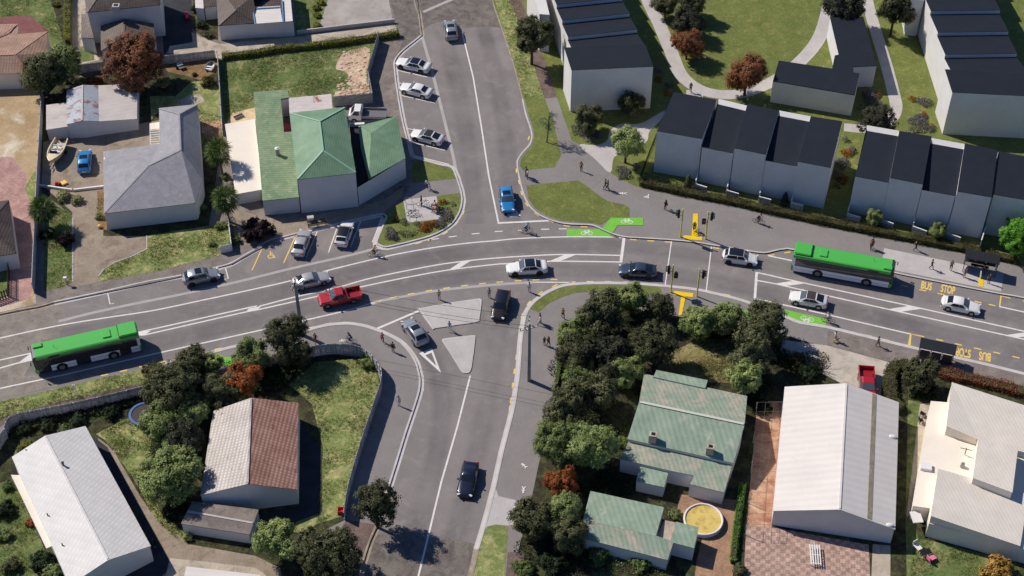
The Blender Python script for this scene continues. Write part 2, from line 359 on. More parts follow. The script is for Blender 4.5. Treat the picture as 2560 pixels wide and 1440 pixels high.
line('limit_line', [[(1245.5,557.5),(1372,551.5)],[(944,821),(1047,777)]], .3, wht, MZ+.002)
line('bike_lane_dash', [[(1073,600),(1097,596)],[(1121.7,592.7),(1142,590)],[(1179,585),(1199,583)],[(1236.7,579),(1257,578)],[(1295,576),(1304,575.3)],[(1352.7,573.2),(1373,572.8)],[(1397,572),(1417,572)]], .17, wht, MZ)
bm = BM()
o_ = G([(1047.5,883),(1080,870),(1102.5,932)], MZ); i_ = G([(1063,888),(1079,881.5),(1091,915)], MZ)
for a in range(3):
    b = (a+1) % 3; quad(bm, o_[a], i_[a], i_[b], o_[b])
bmesh.ops.recalc_face_normals(bm, faces=bm.faces[:])
struct(obj('give_way_triangle', bm, wht))
paint('give_way_triangle', [[(1268,544),(1302,540),(1282,514),(1271,520)]], wht)
line('parking_line', [[(794,576),(765.7,644)],[(842,572),(821,631.7)],[(902.7,550.7),(876,618)],[(956.7,539),(931,605.7)],[(987,174),(1068,192.7)],[(1000,238),(1087.7,257.7)],[(993,206),(1010,210)],[(1017,320.7),(1038,325)],[(1022.7,354),(1112,375.7)],[(1032,388),(1122,410.7)],
    [(269,732.7),(275,760),(285,758)],[(563,668),(570.7,696),(560,698.5)]], .14, wht, MZ)
line('disabled_bay_line', [[(656.7,616.7),(630,676)],[(739,590),(709,657.7)]], .14, yel, MZ)
line('flush_kerb_band', [smooth([(146.7,803.3),(233,781.7),(333,760),(466.7,733),(600,703),(733,670),(866.7,640),(933,623),(958,618.5)],4),[(1056,94),(1080,176.7),(1106.7,283),(1133,390),(1145,452)],smooth([(930,760),(950,752.5),(1000,743),(1100,725.5),(1240,711.5),(1333,705.5)],4)], .42, chan, .005)
line('lane_line', [[(1333,705.3),(1430,706)]], .17, wht, MZ)
line('old_paint_strip', [[(1058,30),(1130,-2)]], .55, chan, .006)
# broken yellow lines
dl = [[(1150,445),(1157,473),(1163,502),(1158,531.7),(1140.7,559),(1113,582.7),(1076.7,599),(1046,607.7)],
 [(1322,345),(1311.7,375),(1294,400),(1291,426.7),(1297.7,455),(1304,483),(1316.7,511),(1342,535.7),(1376.7,553),(1416.7,564.7),(1460,567)],
 [(1539,592.7),(1583,599),(1626.7,602),(1670,605)],[(1790,620),(1820,624)],[(1928,637.7),(1969,631)],
 [(940,753),(983,743),(1027.7,734.7),(1071.7,726.7),(1116.7,720),(1161,714),(1206,709),(1250,705),(1295,702),(1340,699.7),(1385,698.7)],
 [(1430,705),(1475,703.7),(1520,704),(1565,705),(1610,708),(1655,712)],[(1773,728.7),(1816.7,736.7)],
 [(1387,714),(1350,732.7),(1321.7,757.7),(1305,789),(1298.7,822.7),(1295,856.7),(1290.7,892.7),(1286,928),(1281.7,963.7),(1277,1001),(1274,1021)],
 [(775,819),(820.7,809),(866.7,805.7),(911.7,811.7),(952,825),(988,845.7),(1019,871),(1041.7,901),(1055.6,935),(1057.5,971)],
 [(598,862),(545,872),(405,904.5),(357,915.5),(309,927),(261,937.5)],
 [(2077.7,818.7),(2124,829),(2170.7,839),(2217,850)],[(2301.7,840),(2349,850),(2396,861),(2444,871.7),(2491.7,882),(2540,893)],
 [(2260.7,715),(2306.7,725.7),(2352,735)],[(2445,755),(2480,762.5)]]
bm = BM()
for d in dl:
    w = G(d, MZ)
    for i, p in enumerate(w):
        t = (w[min(i+1, len(w)-1)]-w[max(i-1, 0)]).normalized()
        strip(bm, [p-t*.42, p+t*.42], .17, MZ)
struct(obj('broken_yellow_line', bm, yel))
line('bus_stop_line', [[(2499,767),(2502.5,740),(2526,745.5)],[(2557,752),(2600,761)],[(2258,860.5),(2273,863.5),(2277,835),(2292,838)]], .16, yel, MZ)
paint('green_cycle_lane', [[(1417,572),(1498,572.5),(1528,587),(1522,592),(1417,591.5)],[(1961.7,774),(2066.7,798),(2063,816.5),(2000,803),(1961.7,789)]], grn, .0055)
paint('green_cycle_ramp', [[(1526.7,544),(1608,544.7),(1609,562.7),(1544,562.7),(1531,583),(1506,571)],[(1846,776),(1905,777),(1960,792.5),(1945,802),(1868,798)],[(524,884),(545,884),(562,893),(586,893),(590,912),(558,914),(535,904)]], grn, BZ+.045)
def words_on_road(txt, c, ux, h, w, z, mat, up):  # painted lettering
    cu = bpy.data.curves.new(txt, 'FONT'); cu.body = txt; cu.align_x = 'CENTER'; cu.align_y = 'CENTER'; cu.size = 1; cu.offset = .028
    o = bpy.data.objects.new('tmp', cu); COL.objects.link(o); bpy.context.view_layer.update()
    me = bpy.data.meshes.new_from_object(o.evaluated_get(bpy.context.evaluated_depsgraph_get())); bpy.data.objects.remove(o)
    xs = [v.co.x for v in me.vertices]; ys = [v.co.y for v in me.vertices]; sx = w/(max(xs)-min(xs)); sy = h/(max(ys)-min(ys)); cx = (max(xs)+min(xs))/2; cy = (max(ys)+min(ys))/2
    ux = ux.normalized(); uy = Vector((-ux.y, ux.x, 0))
    for v in me.vertices:
        q = c+ux*((v.co.x-cx)*sx)+uy*((v.co.y-cy)*sy); v.co = (q.x, q.y, z)
    me.materials.clear(); me.materials.append(mat)
    return struct(link(bpy.data.objects.new('road_lettering', me)))
ux = P(2387,728)-P(2304,711)
words_on_road('BUS', P(2316.5,714.5), ux, 1.42, 1.3, MZ, yel, 1); words_on_road('STOP', P(2370,723.5), ux, 1.42, 1.72, MZ, yel, 1)
ux = P(2400,881)-P(2470,893)
words_on_road('STOP', P(2408,882), ux, 1.42, 1.75, MZ, yel, 1); words_on_road('BUS', P(2462,891.5), ux, 1.42, 1.35, MZ, yel, 1)
def arc(c, r, a0=0, a1=360, n=24): return [(c[0]+r*math.cos(R(a0+(a1-a0)*i/n)), c[1]+r*math.sin(R(a0+(a1-a0)*i/n))) for i in range(n+1)]
def symbol(name, c, ux, strokes, s, w, mat, z):   # strokes in a unit frame, laid on the ground
    ux = ux.normalized(); uy = Vector((-ux.y, ux.x, 0)); bm = BM()
    for k, st in enumerate(strokes): strip(bm, [c+ux*x*s+uy*y*s for x, y in st], w, z+k*.0002)
    return struct(obj(name, bm, mat))
bike_s = [arc((-.55,0),.38), arc((.55,0),.38), [(-.55,0),(-.25,.55),(.35,.55),(-.05,0),(-.55,0)], [(-.05,0),(-.3,.68)], [(-.42,.68),(-.16,.68)], [(.55,0),(.33,.72)], [(.2,.78),(.46,.72)]]
symbol('bicycle_symbol', P(1467,583), P(1500,583)-P(1440,583), bike_s, .78, .085, wht, MZ+.002)
symbol('bicycle_symbol', P(1567,555,BZ), P(1600,556)-P(1540,553), bike_s, .78, .085, wht, BZ+.05)
symbol('bicycle_symbol', P(2018,797), P(1984,790)-P(2050,805), bike_s, .82, .085, wht, MZ+.003)
ped_s = [arc((0,.8),.13,n=10), [(0,.62),(0,.1)], [(0,.1),(-.3,-.6)], [(0,.1),(.28,-.6)], [(0,.5),(-.35,.2)], [(0,.5),(.35,.25)]]
symbol('walking_symbol', P(1560,484,BZ), P(1560,470)-P(1560,500), ped_s, .62, .12, wht, BZ+.05)
symbol('bicycle_symbol', P(1616,494,BZ), P(1630,497)-P(1600,490), bike_s, .36, .06, wht, BZ+.05)
symbol('walking_symbol', P(1620,492,BZ), P(1640,497)-P(1600,490), ped_s, .5, .08, wht, BZ+.054)
symbol('walking_symbol', P(1312,1166,BZ), P(1320,1160)-P(1304,1172), ped_s, .52, .12, wht, BZ+.05)
symbol('walking_symbol', P(1309,1223,BZ), P(1304,1223)-P(1316,1224), ped_s, .58, .12, wht, BZ+.05)
symbol('bicycle_symbol', P(857,853,BZ), P(866,852)-P(848,854), bike_s, .42, .07, wht, BZ+.05)
wc_s = [arc((0,.0),.42,120,395,22), [(-.05,.9),(-.05,.25),(.38,.25),(.55,-.35),(.75,-.3)], [(-.05,.62),(.3,.62)], arc((-.06,1.02),.07,n=10)]
symbol('wheelchair_symbol', P(677,641), P(720,638)-P(640,644), wc_s, .82, .13, yel, MZ)
# raised islands
def island(name, px):
    wp = [(p.x, p.y) for p in G(px, .12)]
    bm = BM(); prism(bm, wp, -.02, .1); o = struct(obj(name, bm, kerbm))
    cx = sum(p[0] for p in wp)/len(wp); cy = sum(p[1] for p in wp)/len(wp)
    bm = BM(); poly(bm, [(cx+(p[0]-cx)*.94, cy+(p[1]-cy)*.94, .106) for p in wp]); o = struct(obj('island_paving', bm, conc))
island('traffic_island', smooth([(1046,772),(1050,770),(1120,757),(1190,746.5),(1201,747),(1204,754),(1199,794),(1193,804),(1140,812),(1088,820),(1079,819)],2,True))
island('traffic_island', smooth([(1106,853),(1107,848),(1114,845),(1178,838),(1187,839),(1188.5,846),(1181,905),(1178,922),(1172,931),(1160,932),(1152,926),(1130,890)],2,True))
# yellow tactile paving
for c_, rows in ((yeld, [[(1733,534),(1745,534),(1744,590),(1729,590)],[(1709,588),(1756,592),(1755,601),(1708,597.5)],[(2447,694),(2459,695),(2458,717),(2446,715.5)],[(1685,727),(1733,733),(1733,743),(1684,737)],[(1703,740),(1714,741),(1705,786),(1696,790)]]),):
    for r_ in rows:
        paint('tactile_paving', [r_], c_, BZ+.045)
# ================================================================ SURFACES OF THE FOUR CORNERS  (name, outline, material, layer)
Q = BZ
CNT = [0]
def AZ(k): CNT[0] += 1; return Q+.006*k+CNT[0]*.00005
def area(name, px, mat, k=1): return sheet(name, px, mat, AZ(k))
area('footpath', [(112,728),(180,722),(247,703),(383,680),(547,640),(575,628),(610,600),(650,560),(700,545),(700,597),(640,626),(612,642),(580,660),(460,690),(280,727),(134,757)], path_old, 1)
area('yard', [(-260,120),(105,120),(108,245),(97,470),(88,720),(90,760),(-260,840)], dry, 1)
area('brick_paving', [(-260,400),(30,392),(62,430),(76,500),(88,560),(84,690),(76,745),(40,757),(-260,835)], pave_red, 2)
area('lawn', [(-260,655),(8,652),(26,648),(23,738),(-10,752),(-260,800)], lush, 3)
area('grass', [(62,470),(78,440),(95,420),(96,520),(88,600),(80,520)], rough, 3)
area('backyard', [(100,210),(545,135),(556,345),(520,580),(262,600),(104,480)], soil, 1)
area('gravel_yard', [(108,355),(400,300),(398,385),(262,385),(262,480),(258,590),(367,590),(367,622),(285,655),(246,690),(248,704),(182,720),(180,530),(120,475),(104,460)], gravel, 2)
area('lawn', [(130,511),(178,530),(181.7,703),(160,716),(110,728),(111,610),(118,563)], lush, 3)
area('lawn', [(367,588),(540,562),(572,560),(578,600),(547,640),(383,680),(247,703),(245,690),(262,670),(300,650),(367,625)], rough, 3)
area('mulch_bed', [(243,478),(262,470),(268,575),(245,575)], mulch, 3)
area('lawn', [(375,240),(440,240),(478,205),(520,200),(552,225),(556,345),(505,400),(490,268),(398,276),(378,300)], rough, 3)
area('bare_soil', [(405,158),(470,150),(543,150),(545,178),(500,200),(460,188),(420,180)], mulch, 3)
area('concrete_pad', [(450,252),(470,238),(500,236),(512,252),(490,262),(455,265)], conc_rough, 4)
area('bare_soil', [(505,305),(552,300),(552,345),(520,350),(505,335)], clay, 4)
area('empty_section', [(548,150),(690,128),(850,112),(938,106),(918,195),(930,258),(831,266),(720,240),(640,240),(637,300),(563,330)], lush, 2)
area('rubble_patch', smooth([(846,150),(866,129),(924,122),(914,190),(924,230),(902,236),(868,232),(884,222),(866,208),(876,196),(860,178),(840,172)],4,True), rubble_m, 3)
area('rubble_patch', [(838,230),(870,222),(922,226),(924,238),(834,246)], rubble_m, 4)
area('timber_stack_yard', [(582,282),(640,268),(640,302),(564,313)], sand, 3)
area('lawn', [(-60,-40),(100,-40),(128,0),(152,80),(162,130),(140,150),(118,80),(72,38),(0,45),(-60,50)], lush, 2)
area('garden_strip', [(115,-40),(170,-40),(170,160),(160,160),(150,70),(125,20)], soil, 1)
area('red_deck', [(-260,47),(0,43),(72,38),(122,78),(118,90),(44,92),(-260,140)], ground('red deck', S(136,90,86), S(116,74,72), .5, None, 1, .2, 5), 3)
area('back_path', [(176,-40),(214,-40),(214,100),(250,150),(205,160),(200,115),(182,120),(176,60)], conc_rough, 2)
area('lawn', [(200,118),(215,112),(234,118),(236,150),(200,156)], lush, 3)
area('painted_shade_drive', [(395,-60),(478,-60),(482,104),(424,118),(410,140)], asphalt_shade, 3)  # asphalt drive, the shade on it painted into its dark colour
area('concrete_drive', [(420,132),(424,115),(482,106),(479,80),(500,92),(550,110),(740,92),(820,80),(985,58),(1000,88),(850,110),(700,128),(548,146)], conc_rough, 3)
area('garden_strip', [(482,-40),(520,-40),(545,40),(545,100),(505,92),(480,70)], soil, 2)
area('concrete_yard', [(815,-60),(960,-60),(982,50),(985,62),(815,74),(800,60),(820,0)], ground('grey concrete yard', S(176,168,160), S(158,150,143), .3, S(146,138,132), .8, .1, 7), 4)
area('lawn', [(735,-20),(800,-20),(820,5),(806,72),(740,76)], lush, 3)
area('driveway_apron', [(960,-60),(1036,-60),(1050,50),(1053,86),(1010,118),(990,140),(985,100),(990,58)], asphalt_rough, 2)
area('side_yard', [(831,262),(931,256),(921,195),(946,108),(1008,95),(1000,120),(984,150),(990,216),(1004,296),(1018,350),(1022,388),(870,320)], path_old, 2)
area('frontage', [(583,520),(660,545),(760,545),(960,500),(1012,462),(1005,492),(952,534),(833,560),(713,589),(650,612),(585,612)], gravel, 2)
area('lawn', [(1036,396),(1060,403),(1100,414),(1126,420),(1136,431),(1143,446),(1030,458),(1030,420)], lawn, 3)
area('footpath', [(1013,487),(1030,458),(1145,446),(1152,482),(1093,490),(1008,498)], pathm, 3)
area('lawn', [(956,540),(1008,498),(1091,490),(1152,482),(1154,503),(1147,530),(1131,555),(1105,574),(1072,589),(1033,600),(983,612),(964,615),(950,611),(944,603),(965,549)], lawn, 4)
area('bike_stand_slab', [(1008,499),(1091,490),(1101.7,546.7),(1018,557)], conc, 5)
line('lawn_edging', [[(367,588),(367,622),(330,640),(287,655),(258,674),(246,690)],[(182,545),(182,704)]], .16, conc, BZ+.06)
# north-east
area('park', [(1303,248),(1362,245),(1390,243),(1430,353),(1448,362),(1525,432),(1570,457),(1600,470),(1735,497),(1840,517),(1900,532),(2000,553),(2113,577),(2233,600),(2400,632),(2560,668),(2820,720),(2820,-190),(1190,-190),(1233,0),(1256,68),(1281,142),(1297,199)], lawn, 1)
area('verge', [(1236,-5),(1210,-120),(1285,-120),(1300,0),(1330,120),(1360,246),(1310,247),(1297,200),(1281,142),(1257,70)], rough, 2)
area('old_path', [(1280,-120),(1272,0),(1300,60),(1330,140),(1345,200),(1362,246),(1392,243),(1362,150),(1330,80),(1305,0),(1312,-120)], path_red, 3)
area('footpath', [(1362,246),(1392,243),(1430,353),(1448,362),(1525,432),(1480,470),(1390,470),(1304,442),(1308,425),(1387,418),(1403,388),(1397,363),(1382,300)], pathm, 2)
area('lawn', [(1311,246),(1362,246),(1382,300),(1397,363),(1403,388),(1387,418),(1308,426),(1299,414),(1302,398),(1314,381),(1329,364),(1336,343),(1332,319),(1321,286)], lawn, 3)
area('lawn', [(1316,463),(1446,451),(1463,462),(1490,483),(1520,503),(1563,512),(1573,520),(1574,543),(1528,544),(1502,562),(1486,558),(1466,556),(1434,555),(1401,551),(1362,537),(1336,519),(1321,497)], lawn, 3)
P1 = smooth([(1448,362),(1487,363),(1517,353),(1523,330),(1540,315),(1560,309),(1593,310),(1620,300),(1662,276),(1652,300),(1634,318),(1622,332),(1620,347),(1607,362),(1570,380),(1535,393),(1526,432),(1490,400)], 3, True)
area('park_path', P1, conc, 4)
def strip_area(name, px, w, k, mat=conc):
    bm = BM(); strip(bm, G(smooth(px, 5), Q), w, AZ(k)); return struct(obj(name, bm, mat))
strip_area('park_path', [(1585,-120),(1620,0),(1648,60),(1678,130),(1705,190),(1760,228),(1840,236),(1915,212),(1975,175),(2025,128),(2055,78),(2075,0),(2080,-60)], 2.0, 3)
strip_area('park_path', [(2150,-120),(2168,0),(2190,80),(2215,160),(2232,225),(2240,270),(2222,302),(2170,322),(2110,318)], 1.75, 3)
strip_area('park_path', [(1755,245),(1735,240),(1715,238)], 2.4, 3)
area('bus_stop_slab', [(2210,620),(2510,681.7),(2503,729),(2228,674),(2206,645)], conc, 2)
# south-east
area('verge', [(1346,780),(1373,757),(1407,742),(1433,733),(1460,730),(1543,732),(1607,735),(1655,731),(1650,718),(1600,714),(1533,712),(1484,712),(1434,715),(1402,720),(1369,735),(1343,753),(1326,772)], lawn, 2)
area('lawn', [(1208,1330),(1222,1316),(1240,1313),(1270,1316),(1262,1440),(1240,1640),(1130,1640),(1180,1440)], rough, 2)
area('driveway_apron', [(1237,1215),(1246,1240),(1300,1253),(1300,1310),(1268,1314),(1240,1311),(1218,1316),(1206,1332)], conc, 2)
area('old_footpath', [(1264,1440),(1270,1380),(1310,1380),(1300,1640),(1238,1640)], path_red, 2)
area('garden', [(1396,905),(1404,840),(1450,800),(1525,764),(1700,792),(1880,808),(1960,838),(2080,872),(2225,905),(2330,925),(2560,985),(2960,1090),(2960,1640),(1285,1640),(1290,1400),(1330,1240),(1370,1050)], soil, 1)
area('old_footpath', [(2068,826),(2166,846),(2297,878),(2467,916),(2960,1038),(2960,1085),(2560,985),(2330,925),(2225,905),(2068,862)], path_old, 3)
area('driveway', [(1958,850),(2068,864),(2225,906),(2205,960),(2200,1010),(2115,965),(2020,915),(1950,880)], ground('pale drive concrete', S(196,186,172), S(178,168,154), .4, S(150,142,130), .8, .12, 7), 3)  # pale concrete, the drive's own tone
area('dry_grass', [(1640,930),(1660,890),(1740,850),(1830,845),(1850,900),(1840,958),(1760,955),(1640,945)], ground('dry grass', S(150,140,96), S(120,116,70), .5, S(104,84,60), .7, .45, 3, .95, .8), 2)
area('brick_courtyard', [(1700,1236),(1845,1250),(1832,1440),(1830,1500),(1730,1500),(1742,1400),(1756,1345),(1690,1290)], herring, 2)
area('brick_path', [(1893,1003),(1962,1003),(1930,1320),(1868,1312)], clay, 2)
area('paved_yard', [(1866,1312),(1928,1318),(2172,1362),(2178,1500),(1856,1500)], pave_chk, 3)
area('concrete_strip', [(2182,1360),(2226,1364),(2226,1500),(2176,1500)], conc_rough, 4)
area('lawn', [(2270,1000),(2302,1005),(2286,1300),(2296,1345),(2545,1405),(2560,1500),(2268,1500),(2264,1300)], lush, 2)
area('concrete_strip', [(2300,1010),(2326,1008),(2280,1290),(2266,1290)], conc_rough, 3)
# south-west
area('verge', [(-400,1095),(0,1003),(75,987),(188,960),(300,935),(412,911),(395,945),(385,962),(190,1000),(20,1040),(-10,1060),(-400,1170)], rough, 2)
area('dirt_track', [(-400,1140),(-10,1046),(120,1012),(250,980),(385,950),(385,966),(190,1008),(22,1050),(-10,1075),(-400,1180)], path_red, 3)
area('garden', [(-400,1210),(0,1124),(30,1068),(190,1032),(392,985),(560,948),(700,912),(785,892),(832,886),(900,893),(943,927),(954,965),(932,1040),(902,1130),(872,1235),(862,1300),(800,1330),(900,1440),(860,1640),(-400,1640)], soil, 1)
area('lawn', [(790,905),(895,897),(940,930),(951,965),(930,1040),(900,1130),(870,1235),(860,1290),(790,1310),(770,1330),(720,1330),(800,1240),(808,1120),(780,1010),(720,960)], rough, 2)
area('lawn', [(240,1085),(330,1040),(380,1060),(372,1180),(400,1280),(470,1340),(455,1360),(390,1300),(330,1190),(262,1100)], rough, 2)
area('lawn', [(-60,1220),(30,1200),(70,1260),(120,1400),(130,1500),(-60,1500)], lush, 2)
area('lawn', [(38,1120),(70,1098),(90,1105),(60,1130),(35,1145)], lush, 2)
area('gravel_drive', [(245,1095),(280,1120),(350,1240),(400,1310),(470,1360),(640,1390),(700,1420),(720,1500),(400,1500),(395,1400),(330,1290),(248,1140)], gravel, 3)
area('painted_shade_drive', [(214,1075),(268,1118),(350,1270),(432,1418),(330,1500),(250,1500),(375,1370)], asphalt_shade, 4)  # drive beside the gable house, the house's shade put into its colour
area('concrete_drive', [(425,1395),(520,1405),(640,1420),(680,1450),(640,1500),(400,1500)], conc_rough, 5)
area('painted_shade_drive', [(750,1050),(805,1130),(806,1280),(700,1320),(640,1290),(750,1265)], asphalt_shade, 3)  # dark sheet painting the tiled house's cast shadow on the ground
area('old_footpath', [(866,1300),(945,1312),(925,1355),(910,1400),(898,1440),(880,1500),(800,1400)], path_red, 3)
# ================================================================ BUILDINGS
wallm = ground('white render', S(216,213,209), S(208,205,202), .5, None, 1, .03, 3, .8)
wall_c = ground('cream render', S(236,226,208), S(228,217,199), .5, None, 1, .03, 3, .8)
slate = ground('charcoal roof', S(29,35,45), S(25,31,40), .6, None, 1, .06, 3, .75)
trimw = plain('white trim', S(225,222,218), .6)
darkm = plain('dark metal', S(34,34,36), .5, .3)
steel = plain('galvanised steel', S(150,152,154), .45, .6)
roof_tilebr = ribbed('brown concrete tile', S(112,98,88), S(92,80,72), 0, .35, .3, S(128,116,104), tile=.35)
roof_tilepk = ribbed('pink clay tile', S(186,152,130), S(164,130,110), 0, .4, .3, S(196,166,146), tile=.4)
roof_tiledk = ribbed('dark brown tile', S(98,84,78), S(78,66,62), 0, .35, .35, S(112,98,92), tile=.35)
roof_gr = ground('grey shingle', S(154,152,155), S(140,138,142), .7, S(164,162,165), 2, .16, 8, .9)
roof_gn = ribbed('green painted iron', S(122,150,122), S(102,132,102), 0.05, .3, .07, S(150,176,150), spot_lo=.6, spot_hi=.8, bump=.2)
roof_gnc = ribbed('green corrugated iron', S(132,150,114), S(104,130,96), 1.52, .42, .2, S(168,166,138), spot_lo=.52, spot_hi=.72, bump=.3)
roof_old = ribbed('weathered green iron', S(142,158,138), S(124,142,123), -.2, .5, .1, S(176,168,150), spot_lo=.44, spot_hi=.64, spot_s=.5, bump=.25)
roof_teal = ribbed('faded teal iron', S(150,166,146), S(128,148,128), -.2, .6, .09, S(186,184,166), spot_lo=.56, spot_hi=.7, spot_s=.45, bump=.25)
roof_wht = ribbed('white long run roofing', S(218,211,203), S(210,203,196), 1.67, .9, .045, S(194,188,182), s1=.3, rough=.6, bump=.1, spot_lo=.6, spot_hi=.8)
roof_wht2 = ribbed('white metal tiles', S(218,214,209), S(208,204,200), .42, .45, .09, None, tile=.9, rough=.6, bump=.2)
roof_cream = ribbed('cream trough roofing', S(220,211,198), S(210,201,188), -.25, .4, .05, S(196,188,176), s1=.4, rough=.7, bump=.12, spot_lo=.6, spot_hi=.8)
roof_flat = ground('cream membrane', S(236,226,210), S(228,217,201), .3, None, 1, .04, 3, .8)
roof_rust = ribbed('rusting white iron', S(214,202,196), S(200,190,184), 1.57, .3, .2, S(150,84,62), spot_lo=.56, spot_hi=.66, spot_s=.45)
roof_shed = ribbed('pale shed iron', S(206,197,190), S(194,185,178), 1.57, .3, .15, S(176,160,146), spot_lo=.58, spot_hi=.75, spot_s=.5)
roof_rustb = ribbed('blue grey rusted iron', S(176,182,190), S(160,166,174), 1.57, .3, .2, S(140,92,74), spot_lo=.52, spot_hi=.62, spot_s=.8)
roof_brt = ribbed('old brown clay tile', S(212,164,144), S(186,138,118), .08, .42, .5, S(150,112,100), tile=.4, spot_lo=.55, bump=.6)
roof_plt = ribbed('sunlit pale clay tile', S(214,204,195), S(190,180,172), .08, .42, .4, S(158,132,120), tile=.4, spot_lo=.58, bump=.6)  # paler copy of the brown tile, sunlight painted into its colour
moss = ground('moss streak', S(164,154,136), S(140,130,112), 1.2, S(116,108,90), 3, .25, 5, .95)
def ctr(pts): return Vector((sum(p.x for p in pts)/len(pts), sum(p.y for p in pts)/len(pts), 0))
def walls(bm, w, z0=BZ-.03, top=0.0, mi=0):
    n = len(w); area_ = sum(w[i].x*w[(i+1) % n].y-w[(i+1) % n].x*w[i].y for i in range(n))
    if area_ < 0: w = w[::-1]
    for i in range(n):
        a, b = w[i], w[(i+1) % n]
        quad(bm, (a.x,a.y,z0), (b.x,b.y,z0), (b.x,b.y,b.z-top), (a.x,a.y,a.z-top), mi=mi)
def roof_bm(faces, over=.1, th=.1, lift=.02):
    """roof planes as one closed sheet with thickness, eaves pushed out a little"""
    bm = BM(); vm = {}
    allp = [p for f in faces for p in f]; c = ctr(allp)
    def V(p):
        k = (round(p.x,3), round(p.y,3), round(p.z,3))
        if k not in vm:
            d = Vector((p.x-c.x, p.y-c.y, 0)); d = d.normalized()*over if d.length > 1e-6 else d
            vm[k] = bm.verts.new((p.x+d.x, p.y+d.y, p.z+th+lift))
        return vm[k]
    for f in faces:
        vs = []
        for p in f:
            v = V(p)
            if v not in vs: vs.append(v)
        try: bm.faces.new(vs)
        except ValueError: pass
    for f in bm.faces:
        f.normal_update()
        if f.normal.z < 0: f.normal_flip()
    bmesh.ops.triangulate(bm, faces=[f for f in bm.faces if len(f.verts) > 4])
    top = bm.faces[:]
    g = bmesh.ops.extrude_face_region(bm, geom=top)
    for v in [e for e in g['geom'] if isinstance(e, bmesh.types.BMVert)]: v.co.z -= th
    bmesh.ops.recalc_face_normals(bm, faces=bm.faces[:])
    return bm
def W(pts, keys): return [P(*pts[k]) for k in keys]
def house(name, label, cat, pts, outline, roofs, wm=None, ridges=(), ridge_mat=None, extra=None, over=.1, group=None):
    base = W(pts, outline); root = empty(name, ctr(base)+Vector((0,0,BZ))); tag(root, label, cat, group)
    inv = Matrix.Translation(-root.location)
    bm = BM(); walls(bm, base, top=.0); bm.transform(inv); obj('wall', bm, wm or wallm, root)
    for mat, faces in roofs:
        bm = roof_bm([W(pts, f) for f in faces], over); bm.transform(inv); rf = obj('roof', bm, mat, root)
    if ridges:
        bm = BM()
        for a, b in ridges:
            A = P(*pts[a]); B = P(*pts[b]); up = Vector((0,0,.13)); bar(bm, A+up, B+up, .22, .07)
        bm.transform(inv); obj('ridge_cap', bm, ridge_mat or roofs[0][0], root)
    return root
def part(root, name, bm, mat, parent=None):
    bm.transform(Matrix.Translation(-root.location)); return obj(name, bm, mat, parent or root)
# ---- grey hipped house on the left
z = 2.95; z2 = 5.1
h = house('grey_roof_house', 'white house with grey hipped L-shaped roof behind the blue car and gravel yard', 'house',
 dict(E0=(260,380,z),E1=(400,363,z),E2=(398,273,z),E3=(493,263,z),E4=(505,450,z),E5=(487.7,508,z),E6=(261.7,534,z),R1=(372,416,z2),R2=(452,377,z2),R3=(448,287,z2)),
 ['E0','E1','E2','E3','E4','E5','E6'], [(roof_gr, [['E0','E6','R1'],['E6','E5','R1'],['E5','E4','R2','R1'],['E4','E3','R3','R2'],['E3','E2','R3'],['E2','E1','R2','R3'],['E1','E0','R1','R2']])],
 ridges=[('R1','R2'),('R2','R3'),('R1','E6'),('R1','E5'),('R3','E2'),('R3','E3')])
bm = BM(); c = P(351,424,3.85); box(bm, (c.x,c.y,c.z), (.9,.55,.35), .2); sk = part(h, 'skylight', bm, trimw)
bm = BM(); box(bm, (c.x,c.y,c.z+.19), (.7,.38,.04), .2); part(h, 'skylight_glass', bm, plain('dark glass', S(40,46,54), .1), sk)
bm = BM(); a = P(267,399,2.9); box(bm, (a.x-.1,a.y,a.z), (.5,.5,.5)); part(h, 'vent_box', bm, trimw)
# ---- pale shed
z = 2.0
h = house('long_shed', 'long pale iron shed with a rusty raised middle bay and lean-tos', 'shed',
 dict(a=(116.7,265,z),b=(168,258,z),c=(168,228,2.5),d=(206.7,215,3.1),e=(245,216,2.5),f=(343,212,z),g=(341.7,298,z),h=(246.7,304,2.5),i=(205,302,3.1),j=(168,312,2.5),k=(116.7,325,z),b2=(168,317,z)),
 ['a','b','c','d','e','f','g','h','i','j','b2','k'], [(roof_shed, [['a','b','b2','k']]),(roof_rustb, [['c','d','i','j'],['d','e','h','i']]),(roof_shed, [['e','f','g','h']])], ridges=[('d','i')])
# ---- green commercial building
z = 1.95
house('flat_annex', 'flat cream roofed annex with a palm shadow beside the green building', 'building',
 dict(a=(563,313,z),b=(637,300,z),c=(656,474,z),d=(589,486,z)), ['a','b','c','d'], [(roof_flat, [['a','b','c','d']])])
z = 2.9
pts = dict(a=(635,233,3.1),b=(719,226,3.1),b2=(722,247,3.1),c=(702,250,3.1),d=(709,331,3.1),e=(729,330,3.0),f=(747,493,2.7),g=(657,502,2.7))
z = 5.9; zr = 7.6
pts.update(A=(725,285,z),B=(861.7,270.7,z),C=(889,433,z),D=(744,449,z),R1=(799,305,zr),R2=(807.7,378,zr))
root = empty('green_roof_shop', P(800,520,BZ)); tag(root, 'large white building with green hipped and corrugated iron roofs by the corner', 'building')
for key, faces, mat, outl in (('low', [['a','b','b2','c','d','e','f','g']], roof_gnc, ['a','b','b2','c','d','e','f','g']), ('main', [['A','D','R2','R1'],['D','C','R2'],['C','B','R1','R2'],['B','A','R1']], roof_gn, ['A','B','C','D'])):
    bm = BM(); walls(bm, W(pts, outl)); part(root, 'wall', bm, wallm)
    bm = roof_bm([W(pts, f) for f in faces], .12); part(root, 'roof', bm, mat)
bm = BM()
